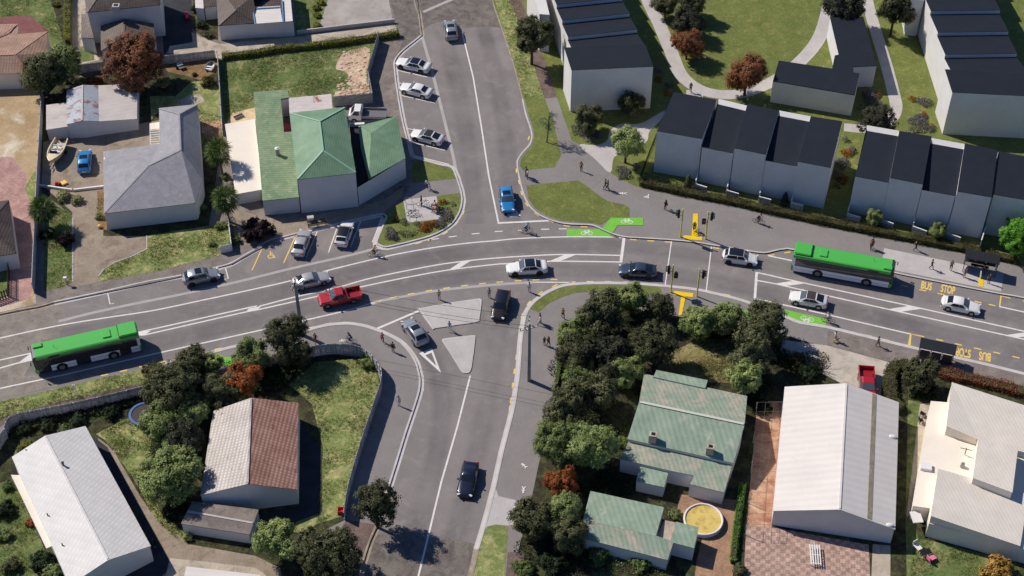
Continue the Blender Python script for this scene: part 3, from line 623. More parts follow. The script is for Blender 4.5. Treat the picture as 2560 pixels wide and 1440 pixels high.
for a, b in (('R1','R2'),('R1','A'),('R1','B'),('R2','C'),('R2','D')):
    bar(bm, P(*pts[a])+Vector((0,0,.14)), P(*pts[b])+Vector((0,0,.14)), .24, .08)
part(root, 'ridge_cap', bm, plain('pale green flashing', S(140,176,150), .6))
w = dict(a=(872,306,3.1),b=(991.7,292.7,3.4),c=(1013,397,3.4),d=(894,469,3.25),e=(897,317,3.4),f=(922,448,3.4),p=(927,335,4.5),q=(928,348,4.5),g=(903,372,3.4))
bm = BM(); walls(bm, W(w, ['a','b','c','d'])); part(root, 'wall', bm, wallm)
bm = roof_bm([W(w, ['e','b','p']), W(w, ['b','c','q','p']), W(w, ['c','f','q']), W(w, ['f','g','q']), W(w, ['g','e','p','q'])], .05); part(root, 'roof', bm, roof_gn)
lo = dict(a=(873,309,2.2),e=(899,322,2.2),g=(905,372,2.2),f=(920,450,2.2),d=(895,466,2.2))
bm = roof_bm([W(lo, ['a','e','g','f','d'])], .0); part(root, 'roof', bm, asphalt_shade)  # low roof in the gap, recess shade painted into its dark colour
bm = BM(); a = P(922,445,3.4); 
r1 = dict(a=(723,247,3.0),b=(827,237,3.0),c=(830,273,3.0),d=(725,286,3.0))
bm2 = BM(); walls(bm2, W(r1, ['a','b','c','d'])); part(root, 'wall', bm2, wallm)
bm2 = roof_bm([W(r1, ['a','b','c','d'])], .08); part(root, 'roof', bm2, roof_rust)
bm.free()
bm = BM(); a = P(695,389,2.95); tube(bm, a-Vector((0,0,.3)), a+Vector((0,0,1.25)), .28, n=12); ch = part(root, 'flue', bm, steel)
bm = BM(); tube(bm, a+Vector((0,0,1.25)), a+Vector((0,0,1.42)), .34, .12, n=12); part(root, 'flue_cap', bm, trimw, ch)
bm = BM(); a = P(899,311,3.5); box(bm, (a.x,a.y,a.z), (1.3,.4,.35), .1); part(root, 'air_conditioner', bm, trimw)
bm = BM(); box(bm, P(718,318,1.6)+Vector((0,0,0)), (.8,1.2,.1)); part(root, 'courtyard_roof', bm, plain('red iron', S(186,60,48), .6))
# ---- two storey house at the top left
z = 5.5
h = house('two_storey_house', 'tall white house with brown tile roof behind the big red-brown tree', 'house',
 dict(a=(219,32,z),b=(400,13,z),c=(396,-62,z),d=(205,-48,z),r=(250,-14,6.9),s=(362,-24,6.9)), ['a','b','c','d'], [(roof_tilebr, [['a','b','s','r'],['b','c','s'],['c','d','r','s'],['d','a','r']])], ridges=[('r','s'),('r','a'),('s','b')])
bm = BM(); a = P(291,20,6.0); box(bm, (a.x,a.y,a.z), (1.0,.9,1.0)); ch = part(h, 'chimney', bm, conc)
bm = BM(); box(bm, (a.x,a.y,a.z+.52), (.6,.5,.05)); part(h, 'chimney_pot', bm, darkm, ch)
z = 2.9
house('gabled_porch', 'lower brown tiled gable wing half hidden behind the big red-brown tree', 'building',
 dict(a=(253,66,z),p=(313,50,4.0),b=(383,61,z),c=(386,100,z),q=(310,92,4.0),d=(254,128,z)), ['a','p','b','c','q','d'], [(roof_tilebr, [['a','p','q','d'],['p','b','c','q']])], ridges=[('p','q')])
z = 2.4
house('brown_lean_to', 'small brown tiled lean-to against the tall white house', 'building',
 dict(a=(204,37,z),b=(221,39,z+.5),c=(234,96,z+.5),d=(204,95,z)), ['a','b','c','d'], [(roof_tilebr, [['a','b','c','d']])])
# ---- house at the top with white roofs
z = 2.7
h = house('brown_tile_house', 'house with brown tiled hip roof and white flat sections at the top edge', 'house',
 dict(a=(547,65,z),b=(640,58,z),c=(733,55,z),d=(724,-40,z),e=(540,-40,z),r=(590,26,4.0),s=(572,-10,4.0),t=(632,-8,4.0),u=(636,20,3.2)), ['a','b','c','d','e'], [(roof_tilebr, [['a','b','r'],['e','a','r','s'],['b','u','t','r']])], ridges=[('r','a'),('r','s'),('r','b')])
bm = roof_bm([[P(632,22,3.0),P(700,18,3.0),P(706,57,3.0),P(638,62,3.0)]], .05, .1, .12); part(h, 'roof', bm, roof_wht)
bm = roof_bm([[P(705,-30,2.9),P(724,-30,2.9),P(732,55,2.9),P(708,57,2.9)]], .05, .1, .12); part(h, 'roof', bm, roof_wht)
bm = roof_bm([[P(547,65,2.62),P(733,55,2.62),P(724,-40,2.62),P(540,-40,2.62)]], -.05, .05); part(h, 'roof', bm, roof_tiledk)
bm = roof_bm([[P(590,26,4.0),P(572,-10,4.0),P(632,-8,4.0)]], .0); part(h, 'roof', bm, roof_tilebr)
bm = roof_bm([[P(572,-10,3.9),P(632,-8,3.9),P(724,-40,2.8),P(540,-40,2.8)]], .05); part(h, 'roof', bm, roof_tilebr)
bm = BM()
for a, b in (((632,22),(700,18)),((632,22),(638,62)),((705,0),(708,56))): bar(bm, P(a[0],a[1],3.3), P(b[0],b[1],3.3), .2, .14)
part(h, 'gutter', bm, plain('blue gutter', S(96,132,168), .5))
h = house('garden_shed', 'small white roofed shed beside the dark drive at the top edge', 'shed', dict(a=(487,-30,2.3),b=(506,-30,2.3),c=(509,22,2.3),d=(489,20,2.3)), ['a','b','c','d'], [(roof_wht, [['a','b','c','d']])])
h = house('dark_carport', 'dark tiled carport roof next to the white shed at the top', 'building', dict(a=(508,-30,2.4),b=(545,-30,2.4),c=(546,15,2.4),d=(511,18,2.4)), ['a','b','c','d'], [(roof_tiledk, [['a','b','c','d']])])
# ---- tiled house at the left edge
z = 2.8; zr = 4.2
house('pink_tile_house', 'house with pinkish tiled hip roofs at the far left edge', 'house',
 dict(a=(-120,65,z),b=(45,62,z),c=(44,88,z),d=(118,81,z),e=(115,134,z),f=(68,183,z),g=(-120,190,z),r=(38,138,zr),s=(-80,142,zr),t=(-20,105,3.6)), ['a','b','c','d','e','f','g'], [(roof_tilepk, [['a','b','c','t'],['c','d','r','t'],['d','e','r'],['e','f','r'],['f','g','s','r'],['g','a','s'],['a','t','r','s']])], wm=wall_c, ridges=[('r','d'),('r','f'),('r','s'),('t','b')], ridge_mat=plain('clay ridge', S(170,128,108), .8))
z = 2.7
house('dark_tile_house', 'corner of a dark brown tiled roof on the brick paving at the left edge', 'house',
 dict(a=(-140,525,z),b=(22,503,z),c=(40,634,z),d=(-140,662,z),r=(-40,570,4.2),s=(-90,578,4.2)), ['a','b','c','d'], [(roof_tiledk, [['a','b','r','s'],['b','c','r'],['c','d','s','r'],['d','a','s']])], ridges=[('r','b'),('r','c')])
# ---- terraces
def terrace_saw(name, label, units, front_base, side_base, zf=7.3, annex=None):
    """row of units running away: each a mono-pitch roof, its near edge standing above the next"""
    root = empty(name, P(*front_base, BZ)); tag(root, label, 'terrace building')
    for i, (bl, br, fr, fl, zb, zf_) in enumerate(units):
        w = [P(*bl, zb), P(*br, zb), P(*fr, zf_), P(*fl, zf_)]
        bm = BM(); walls(bm, w); part(root, 'wall', bm, wallm)
        bm = roof_bm([w], .0, .06, .004); part(root, 'roof', bm, slate)
    if annex:
        for w_, zz in annex:
            w = [P(u, v, zz) for u, v in w_]; bm = BM(); walls(bm, w); part(root, 'wall', bm, wallm)
            bm = roof_bm([w], .0, .06, .004); part(root, 'roof', bm, wallm)
    return root
def saw(nl, nr, fl, fr, n, zf, zb):
    """units going back from the second: outline given by px corners of near-left, near-right and far ends at zf"""
    out = []
    for i in range(n):
        L0 = nl.lerp(fl, i/n); L1 = nl.lerp(fl, (i+1)/n); R0 = nr.lerp(fr, i/n); R1 = nr.lerp(fr, (i+1)/n)
        out.append([Vector((L1.x,L1.y,zb)), Vector((R1.x,R1.y,zb)), Vector((R0.x,R0.y,zf)), Vector((L0.x,L0.y,zf))])
    return out
def terrace_row(name, label, front, n, step_l, step_r, zf, zb, first, annex=()):
    root = empty(name, Vector((0,0,BZ))); tag(root, label, 'terrace building')
    w = [P(*front[0]), P(*front[1]), P(*front[2]), P(*front[3])]     # back-left, back-right, front-right, front-left
    root.location = ctr(w)+Vector((0,0,BZ))
    rows = [w]
    U = P(*first[0], zf), P(*first[1], zf); q0, q1 = P(*step_l[0], zf), P(*step_r[0], zf)
    rows.append([Vector((q0.x,q0.y,zb)), Vector((q1.x,q1.y,zb)), U[1], U[0]])
    A = P(*step_l[0], zf); B = P(*step_l[1], zf); C = P(*step_r[0], zf); D = P(*step_r[1], zf)
    k = (n-1)
    for u in saw(A, C, A+(B-A)*(n/step_l[2]), C+(D-C)*(n/step_r[2]), n, zf, zb): rows.append(u)
    for i, w in enumerate(rows):
        bm = BM(); walls(bm, w, top=(0 if i == 0 else 0)); part(root, 'wall', bm, wallm)
        bm = roof_bm([w], .0 if i else .03, .06, .006); part(root, 'roof', bm, slate)
    for w_, zz in annex:
        w = [P(u, v, zz) for u, v in w_]; bm = BM(); walls(bm, w); part(root, 'wall', bm, wallm)
        bm = roof_bm([w], .0, .06, .004); part(root, 'roof', bm, wallm)
    return root
terrace_row('white_terrace', 'white terrace block with stepped charcoal roofs beside the red-brown street path', [(1411,120,7.5),(1612,111,7.5),(1633,167,7.3),(1429,176,7.3)], 6, ((1420,92.7),(1391.5,12),2), ((1592.7,74),(1556,-5),2), 6.9, 6.28, ((1429,121),(1611,113)),
    annex=[([(1318,-60),(1350,-60),(1374,38),(1349,36)], 6.6)])
terrace_row('white_terrace', 'white terrace block with stepped charcoal roofs at the top right corner', [(2362.7,174,7.5),(2585,187,7.5),(2612,243,7.3),(2381,231.5,7.3)], 6, ((2363,136.7),(2327,28),2), ((2542.7,134.5),(2500.7,26),2), 6.9, 6.28, ((2376,175),(2573,186)),
    annex=[([(2268,-60),(2330,-60),(2310,1),(2279,0)], 6.4)])
def terrace_front(name, label, units):
    root = empty(name, Vector((0,0,BZ))); tag(root, label, 'terrace building')
    c = ctr([P(*p) for u in units for p in u[0]]); root.location = c+Vector((0,0,BZ))
    for q, kind in units:
        w = [P(*p) for p in q]                       # back-left, back-right, front-right, front-left
        bm = BM(); walls(bm, w); part(root, 'wall', bm, wallm)
        if not kind: bm = roof_bm([w], .0, .06, .004); part(root, 'roof', bm, slate); continue
        d = w[3]-w[0]; d.z = 0; d.normalize(); a, b_ = w[0], w[1]; dn = Vector((0,0,-.3))      # sloping white capping along the back, then the falling roof
        w2 = [a+d*.75+dn, b_+d*.75+dn, w[2], w[3]]
        bm = roof_bm([w2], .0, .06, .004); part(root, 'roof', bm, slate)
        up = Vector((0,0,.068)); e = d*.02
        bm = BM(); quad(bm, a+up, b_+up, b_+d*.76+dn+up, a+d*.76+dn+up); bmesh.ops.recalc_face_normals(bm, faces=bm.faces[:]); part(root, 'parapet', bm, wallm)
    return root
hi = 7.1
terrace_front('white_terrace', 'long white terrace with five charcoal roof bays behind the fenced hedge', [
 ([(1685,231,hi),(1791.7,250,hi),(1755,347.7,hi),(1642,328,hi)],0), ([(1797,248,hi),(1868,265,hi),(1833,384,6.07),(1755,368.5,6.0)],1),
 ([(1868,262,hi),(1948,277,hi),(1914.5,387,hi),(1836.5,371,hi)],0), ([(1947,277,hi),(2027,292,hi),(1993,416.5,6.15),(1913,401.5,6.05)],1), ([(2026.7,291.5,hi),(2105.7,304,hi),(2076.7,420,hi),(1995,404.5,hi)],0)])
terrace_front('white_terrace', 'white terrace with charcoal roof bays behind the upper bus shelter', [
 ([(2167,314,hi),(2248,328,hi),(2222,457,6.27),(2138,441.7,6.22)],1), ([(2248,328,hi),(2329,341.7,hi),(2307,461.5,hi),(2225,445,hi)],0),
 ([(2329,346,hi),(2412,361,hi),(2388,490.5,6.2),(2305,475,6.16)],1), ([(2412,359,hi),(2494,376.7,hi),(2479,494,hi),(2393,479,hi)],0), ([(2496,379,hi-.3),(2660,410,hi-.3),(2650,515,hi-.3),(2484,487,hi-.3)],0)])
z = 3.7
house('l_shaped_block', 'low white L-shaped building with charcoal roofs standing in the park', 'building',
 dict(a=(1946.7,152.7,z),b=(2080,173,z),c=(2086.7,140,z),d=(2096.7,138,z),e=(2075,45,z),f=(2158,43,z),g=(2191,166,z),h=(2132,168,z),i=(2133.5,183,z),j=(2149,185,z),k=(2136.7,239,z),l=(1932,204,z)), ['a','b','c','d','e','f','g','h','i','j','k','l'],
 [(slate, [['a','b','c','d','e','f','g','h','i','j','k','l']])], over=0.0)
# ---- south-east: weathered green house
pts = dict(a=(1612,937,2.9),b=(1865,992,2.9),r=(1600,1007,4.1),s=(1859,1062,4.1),c=(1571,1099,2.9),d=(1831,1158,2.9))
root = empty('green_iron_house', P(1700,1100,BZ)); tag(root, 'old house with weathered pale green iron roof among the dark trees', 'house')
bm = BM(); walls(bm, W(pts, ['a','r','c','d','s','b'])); part(root, 'wall', bm, wallm)
bm = roof_bm([W(pts, ['a','b','s','r'])], .12); part(root, 'roof', bm, roof_old)
bm = roof_bm([W(pts, ['r','s','d','c'])], .12); part(root, 'roof', bm, roof_teal)
bm = BM(); bar(bm, P(*pts['r'])+Vector((0,0,.16)), P(*pts['s'])+Vector((0,0,.16)), .3, .08); part(root, 'ridge_cap', bm, plain('pale flashing', S(196,196,180), .7))
l = dict(a=(1574,1106,2.45),b=(1829,1164,2.45),c=(1809,1232,2.2),d=(1724,1211,2.2),e=(1733,1190,2.25),f=(1671,1177,2.25),g=(1551,1149,2.25))
bm = BM(); walls(bm, W(l, ['a','b','c','d','e','f','g'])); part(root, 'wall', bm, wallm)
bm = roof_bm([W(l, ['a','b','c','d','e','f','g'])], .06); part(root, 'roof', bm, roof_old)
l = dict(a=(1603,1163,1.9),b=(1671,1179,1.9),c=(1659,1219,1.8),d=(1591,1204,1.8))
bm = BM(); walls(bm, W(l, ['a','b','c','d'])); part(root, 'wall', bm, wallm)
bm = roof_bm([W(l, ['a','b','c','d'])], .06); part(root, 'roof', bm, roof_teal)
for u, v in ((1634,1097),(1777,1128)):
    a = P(u, v, 3.4); bm = BM(); box(bm, (a.x-.1,a.y,a.z+.2), (.85,.75,1.3), -.2); ch = part(root, 'chimney', bm, conc_rough)
    bm = BM(); box(bm, (a.x-.1,a.y,a.z+.88), (.4,.35,.08), -.2); part(root, 'chimney_pot', bm, darkm, ch)
bm = BM(); 
for a, b in (((1612,937,3.0),(1640,922,3.0)),): pass
w = [P(1642,927,3.1),P(1768,952,3.1),P(1762,972,3.15),P(1634,944,3.15)]; walls(bm, w); part(root, 'wall', bm, wallm)
bm = roof_bm([w], .05); part(root, 'roof', bm, roof_teal)
root = empty('green_iron_shed', P(1590,1330,BZ)); tag(root, 'low green iron shed with moss streaks below the orange tree', 'shed')
s_ = dict(a=(1477.5,1230,2.0),b=(1658,1270,2.0),c=(1638,1341,2.5),d=(1459,1301,2.5),e=(1682,1355,2.3),f=(1667,1401,1.9),g=(1450,1345,1.9),h=(1640,1346,2.5))
bm = BM(); walls(bm, W(s_, ['a','b','c','e','f','g','d'])); part(root, 'wall', bm, wallm)
bm = roof_bm([W(s_, ['a','b','c','d'])], .08); part(root, 'roof', bm, roof_teal)
bm = roof_bm([W(s_, ['d','c','e','f','g'])], .08); part(root, 'roof', bm, roof_old)
s_ = dict(a=(1691,1307,2.3),b=(1746,1320,2.3),c=(1734,1371,2.3),d=(1677,1356,2.3))
bm = BM(); walls(bm, W(s_, ['a','b','c','d'])); part(root, 'wall', bm, wallm)
bm = roof_bm([W(s_, ['a','b','c','d'])], .06); part(root, 'roof', bm, roof_teal)
bm = roof_bm([[P(1661,1302,1.7),P(1690,1308,1.7),P(1676,1354,1.7),P(1641,1344,1.7)]], .0); part(root, 'roof', bm, conc_rough)
# ---- big white gable
z = 2.65; zr = 4.6
g_ = dict(a=(1963,970.5,z),r=(2115.6,962,zr),b=(2245,1009,z),c=(2236,1323,z),s=(2099,1273,zr),d=(1934.5,1277,z))
h = house('white_gable_hall', 'long hall with white gable roof and a mossy strip beside the red pickup', 'building', g_, ['a','r','b','c','s','d'], [(roof_wht, [['a','r','s','d'],['r','b','c','s']])], ridges=[('r','s')], over=.14)
A, B, C, D = P(*g_['r']), P(*g_['b']), P(*g_['c']), P(*g_['s'])
bm = BM(); up = Vector((0,0,.135))
t0, t1 = .5, .585
pp = [A.lerp(B,t0)+up, A.lerp(B,t1)+up, D.lerp(C,t1)+up, D.lerp(C,t0)+up]; quad(bm, *pp); g2 = bmesh.ops.extrude_face_region(bm, geom=bm.faces[:])
for v in [e for e in g2['geom'] if isinstance(e, bmesh.types.BMVert)]: v.co.z += .03
bmesh.ops.recalc_face_normals(bm, faces=bm.faces[:]); part(h, 'skylight_strip', bm, moss)
for u, v in ((2229,1092), (2222,1313)):
    bm = BM(); a = P(u, v, 2.95); ball(bm, (a.x,a.y,a.z), (.55,.28,.2), 14, 8); part(h, 'roof_vent', bm, trimw)
# ---- cream stepped building at the right
root = empty('cream_stepped_building', P(2430,1200,BZ)); tag(root, 'cream flat roofed building with three raised trough roofs in the lower right', 'building')
def blk(px, zs, mat, wm, over=.06):
    w = [P(u, v, zz) for (u, v), zz in zip(px, zs)]
    bm = BM(); walls(bm, w); part(root, 'wall', bm, wm)
    bm = roof_bm([w], over); part(root, 'roof', bm, mat)
blk([(2327,1005),(2372,1009),(2640,1075),(2600,1385),(2322,1309),(2325,1271),(2282.5,1266)], [2.4]*7, roof_flat, wall_c)
blk([(2380,958),(2700,1060),(2680,1165),(2447,1101),(2367,1067)], [3.9,3.2,3.2,3.4,3.9], roof_cream, wall_c)
blk([(2447.5,1091),(2544,1119),(2530,1232),(2432.5,1196)], [4.3,4.1,4.1,4.3], roof_cream, wall_c)
blk([(2346,1174),(2570,1238),(2549,1366),(2327.5,1291)], [3.6,2.8,2.8,3.6], roof_cream, wall_c)
bm = BM(); a = P(2315,1168,2.65); box(bm, (a.x,a.y,a.z), (1.2,.9,.5), -.2); part(root, 'air_conditioner', bm, trimw)
bm = BM(); a = P(2406,1166,2.6); tube(bm, a, a+Vector((0,0,.5)), .28, .2, 12); part(root, 'roof_vent', bm, steel)
bm = BM(); a = P(2412,1136,2.6); tube(bm, a, a+Vector((0,0,1.1)), .05); bar(bm, a+Vector((-.6,.2,.9)), a+Vector((.6,-.2,.9)), .05); part(root, 'aerial', bm, darkm)
bm = BM(); a = P(2292,1290,1.9); box(bm, (a.x,a.y,a.z-.2), (1.1,1.5,.12), .1); part(root, 'awning', bm, wallm)
# ---- bottom left white gable and neighbours
z = 2.8; zr = 4.0
g_ = dict(a=(32,1145.6,z),r=(114,1093,zr),b=(214,1069,z),c=(375,1365,z),s=(270,1399,zr),d=(175,1462,z))
h = house('white_gable_house', 'long white metal tile gable house in the bottom left corner', 'house', g_, ['a','r','b','c','s','d'], [(roof_wht2, [['a','r','s','d'],['r','b','c','s']])], ridges=[('r','s')], over=.14)
bm = BM(); a = P(160,1168,3.7); tube(bm, a-Vector((0,0,.2)), a+Vector((0,0,.75)), .11); fl = part(h, 'flue', bm, darkm)
bm = BM(); tube(bm, a+Vector((0,0,.75)), a+Vector((0,0,.85)), .17); part(h, 'flue_cap', bm, darkm, fl)
for u, v in ((119,1288), (156,1363), (66,1128)):
    bm = BM(); a = P(u, v, 3.2); tube(bm, a-Vector((0,0,.3)), a+Vector((0,0,.3)), .07); part(h, 'vent_pipe', bm, darkm)
bm = roof_bm([[P(28,1189,2.2),P(50,1190,2.2),P(130,1366,2.2),P(116,1372,2.2)]], .03); part(h, 'porch_roof', bm, roof_flat)
bm = BM()
for u, v in ((31,1196),(60,1256),(88,1315),(116,1370)): a = P(u, v, 2.1); tube(bm, (a.x,a.y,BZ), (a.x,a.y,2.15), .05)
part(h, 'porch_post', bm, trimw)
z = 2.7; zr = 4.7
g_ = dict(a=(534,1031,z),r=(628,998,zr),b=(745,1011,z),c=(742,1223,z),s=(619,1209,zr),d=(502.5,1237.5,z))
house('clay_tile_house', 'gable house with one sunlit pale and one brown tiled roof slope', 'house', g_, ['a','r','b','c','s','d'], [(roof_plt, [['a','r','s','d']]),(roof_brt, [['r','b','c','s']])], ridges=[('r','s')], ridge_mat=roof_plt, over=.14)
g_ = dict(a=(484,1256,1.85),b=(645,1275,1.85),m=(632,1309,2.0),n=(470,1280,2.0),c=(622.5,1337,1.7),d=(455,1310.6,1.7))
house('tin_shed', 'low grey roofed shed in front of the tiled gable house', 'shed', g_, ['a','b','m','c','d','n'], [(path_old, [['a','b','m','n'],['n','m','c','d']])], ridges=[('m','n')], ridge_mat=conc)
house('white_roof_corner', 'white roof cut off by the bottom edge below the gravel drive', 'building', dict(a=(468,1419,2.2),b=(650,1440,2.2),c=(640,1560,2.2),d=(440,1540,2.2)), ['a','b','c','d'], [(roof_wht, [['a','b','c','d']])])
# ================================================================ FENCES AND WALLS
grey_wood = ground('weathered fence timber', S(198,196,194), S(170,168,167), 1.5, S(146,143,141), 3, .3, 7, .9, island=.38)
def fence(name, label, px, h, mat, cat='fence', board=.14, gap=.012, th=.03, post=2.4, lean=None, zb=BZ, postmat=None, rails=True):
    wp = G(px, zb); root = empty(name, wp[0]); tag(root, label, cat); off = -root.location
    bm = BM(); pb = BM(); rng = random.Random(len(px)*31+int(px[0][0]))
    posts = []
    for a, b in zip(wp, wp[1:]):
        d = b-a; L = d.length
        if L < .05: continue
        t = d/L; nrm = Vector((-t.y, t.x, 0)); ang = math.atan2(t.y, t.x)
        if board:
            n = max(1, int(L/board)); bw = L/n
            for i in range(n):
                c = a+t*((i+.5)*bw); hh = h+rng.uniform(-.025,.025)
                box(bm, (c.x+nrm.x*rng.uniform(-.008,.008), c.y+nrm.y*rng.uniform(-.008,.008), zb+hh/2), (bw-gap, th, hh), ang)
        else:
            c = (a+b)/2; box(bm, (c.x, c.y, zb+h/2), (L+th*.98, th, h), ang)
        m = max(1, round(L/post)) if post else 0
        for i in range(m): posts.append((a+t*(L*i/m), nrm, ang))
        if board and rails:
            for hz in (.3, h*.8):
                bar(pb, a-nrm*.05+Vector((0,0,hz)), b-nrm*.05+Vector((0,0,hz)), .045, .09)
    bm.transform(Matrix.Translation(off)); obj('board_panel' if board else 'fence_panel', bm, mat, root)
    if board and rails: pb.transform(Matrix.Translation(off)); obj('rail', pb, mat, root)
    else: pb.free()
    for c, nrm, ang in posts[:60]:
        q = BM(); box(q, c-nrm*.08+Vector((0,0,(h+.05)/2))+off, (.1,.1,h+.05), ang); obj('post', q, postmat or mat, root)
    return root
fence('timber_fence', 'long grey paling fence curving round the lower left gardens by the footpath', smooth([(-160,1260),(0,1123),(30,1067),(110,1047),(190,1031),(392,984),(560,947),(700,911),(785,891),(833,884),(900,891),(944,926),(956,965),(933,1040),(903,1130),(873,1235),(862,1302)], 3), 1.75, grey_wood)
fence('tall_fence', 'tall grey panel fence between the brick paving and the palm garden', [(110,246),(97,480),(90,640),(86,733)], 1.8, ground('grey panel', S(176,176,178), S(160,160,163), .6), board=0, th=.08, post=3)
fence('timber_fence', 'grey paling fence crossing behind the big red-brown tree', [(193,184),(300,170),(420,160),(540,146)], 1.5, grey_wood)
fence('boundary_fence', 'thin grey boundary fence left of the empty grass section', [(546,147),(551,220),(558,340)], 1.4, grey_wood, board=.2, post=3)
fence('paling_fence', 'dark grey fence wrapping the rubble corner beside the angled parking', [(948,104),(921,196),(933,257),(833,266)], 1.75, ground('dark stained paling', S(160,160,162), S(136,136,138), 1.2, None, 1, .25, 6))
fence('garden_fence', 'short white paling fence ending by the dark purple shrub', [(573,560),(581,627),(551,634)], 1.25, trimw, post=2)
fence('slat_fence', 'dark brown slatted fence round the corner lawn at the left edge', [(25,648),(24,742),(-60,772)], 1.4, ground('dark slats', S(84,66,62), S(66,52,50), 1.5), board=.3, gap=.16, post=3)
fence('retaining_wall', 'low white retaining wall crossing the gravel yard', [(100,466),(183,478),(259,469)], .35, trimw, 'wall', board=0, th=.2, post=0)
fence('boundary_wall', 'low concrete wall under the pink tiled roof at the left edge', [(-120,208),(80,192)], .9, conc, 'wall', board=0, th=.2, post=0)
fence('drive_wall', 'low concrete edge wall along the pale drive at the top', [(745,86),(985,57)], .7, conc, 'wall', board=0, th=.2, post=0)
def railing(name, label, px, h=1.1):
    wp = G(px, BZ); root = empty(name, wp[0]); tag(root, label, 'railing'); off = -root.location
    bm = BM(); rb = BM(); pbm = []
    for a, b in zip(wp, wp[1:]):
        d = b-a; L = d.length; t = d/L; ang = math.atan2(t.y, t.x)
        n = int(L/.16)
        for i in range(n):
            c = a+t*(L*i/n); box(bm, (c.x,c.y,BZ+h/2), (.022,.022,h-.1), ang)
        for hz in (.12, h-.06): bar(rb, a+Vector((0,0,hz)), b+Vector((0,0,hz)), .04)
        for i in range(max(1, round(L/2.4))): pbm.append(a+t*(L*i/max(1, round(L/2.4))))
    bm.transform(Matrix.Translation(off)); rb.transform(Matrix.Translation(off)); obj('baluster', bm, darkm, root); obj('rail', rb, darkm, root)
    for c in pbm[:50]:
        q = BM(); box(q, c+off+Vector((0,0,.57)), (.06,.06,1.14)); obj('post', q, darkm, root)
railing('black_railing', 'black metal railing behind the long hedge and up beside the first terrace', [(1645,335),(1622,392),(1602,446),(1735,481),(1840,500),(1900,512),(2000,533),(2113,556)])
railing('black_railing', 'black metal railing behind the hedge in front of the terrace near the bus shelter', [(2113,556),(2233,580),(2400,612),(2440,620)])
for (l, r), lab in zip([((1737,473),(1766,482)),((1815,489),(1845,498)),((1896,505),(1926,513)),((1976,519),(2006,527)),((2116,547),(2149,557)),((2197,561),(2231,573)),((2279,579),(2314,592)),((2363,595),(2398,608))],
  ('first white garden wall from the railing corner', 'second white garden wall from the railing corner', 'third white garden wall, left of the grey cone shrub', 'white garden wall just right of the grey cone shrub',
   'white garden wall by the gap between the terraces', 'white garden wall just right of the tall pale green bush', 'white garden wall left of the round green bush', 'white garden wall right of the round green bush')):
    a, b = P(*l, BZ), P(*r, BZ); root = empty('garden_wall', a); tag(root, 'low '+lab, 'wall', 'white garden walls before the terraces')
    d = (b-a).normalized(); back = P(l[0]+9, l[1]-30, BZ)
    bm = BM(); c = (a+b)/2; box(bm, (c.x,c.y,BZ+.5), ((b-a).length,.16,1.0), math.atan2(d.y,d.x)); part(root, 'low_wall', bm, wallm)
    e = back-a; ang = math.atan2(e.y, e.x); c = (a+back)/2+e.normalized()*.1
    bm = BM(); box(bm, (c.x,c.y,BZ+.75), (e.length,.13,1.5), ang); part(root, 'fin_wall', bm, wallm)
fence('fin_wall', 'tall white dividing wall left of the upper bus shelter', [(2446,628),(2462,575)], 2.0, wallm, 'wall', board=0, th=.14, post=0)
# ================================================================ VEGETATION
bark = ground('bark', S(84,70,58), S(64,54,46), 2, None, 1, .3, 8)
bark_l = ground('pale bark', S(150,138,120), S(120,108,94), 2, None, 1, .3, 8)
L = {'dark': leafmat('dark olive leaves', S(70,73,51), S(104,107,75), S(132,132,100)), 'grey': leafmat('grey green leaves', S(58,60,50), S(86,88,73), S(112,110,94)),
 'green': leafmat('mid green leaves', S(110,126,74), S(154,167,106), S(178,186,134)), 'bright': leafmat('bright green leaves', S(66,116,36), S(104,154,52), S(138,180,76)),
 'brown': leafmat('copper leaves', S(116,76,52), S(158,106,74), S(180,134,98)), 'orange': leafmat('rust orange leaves', S(126,72,40), S(174,104,58), S(196,130,82)),
 'red': leafmat('red brown leaves', S(110,72,52), S(150,102,74), S(172,126,94)), 'plum': leafmat('plum leaves', S(38,28,34), S(62,46,54), S(80,64,70)),
 'hedge': leafmat('hedge leaves', S(60,60,34), S(96,90,54), S(122,112,70)), 'yhedge': leafmat('yellow green hedge leaves', S(84,92,36), S(142,142,66), S(178,172,90)),
 'palm': leafmat('palm fronds', S(66,88,44), S(112,132,72), S(160,168,108)), 'willow': leafmat('wispy leaves', S(96,128,100), S(134,160,130)),
 'redhedge': leafmat('red hedge leaves', S(110,56,44), S(160,92,70), S(120,120,70)), 'lav': leafmat('lavender flowers', S(98,94,100), S(142,134,150), S(120,122,84)),
 'whitef': leafmat('white flowers', S(104,112,76), S(150,152,128), S(214,212,204)), 'rust': leafmat('rust grasses', S(120,74,36), S(168,104,52), S(120,110,56)),
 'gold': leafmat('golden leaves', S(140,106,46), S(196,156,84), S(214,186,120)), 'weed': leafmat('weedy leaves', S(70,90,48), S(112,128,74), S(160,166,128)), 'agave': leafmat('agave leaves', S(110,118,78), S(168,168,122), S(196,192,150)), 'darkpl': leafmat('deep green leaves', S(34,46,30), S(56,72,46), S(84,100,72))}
def leaf_quad(vs, fs, c, n, s, rng):
    n = n.normalized(); a = n.orthogonal().normalized(); a = Matrix.Rotation(rng.uniform(0, 6.283), 3, n) @ a; b = n.cross(a)
    i = len(vs); w = s*rng.uniform(.7, 1.2); l = s*rng.uniform(.9, 1.5)
    vs += [c-a*w*.5, c+b*l*.5+a*w*.12, c+a*w*.5, c-b*l*.5]; fs.append((i, i+1, i+2, i+3))
def rnd_dir(rng):
    z = rng.uniform(-1, 1); a = rng.uniform(0, 6.283); r = math.sqrt(1-z*z); return Vector((r*math.cos(a), r*math.sin(a), z))
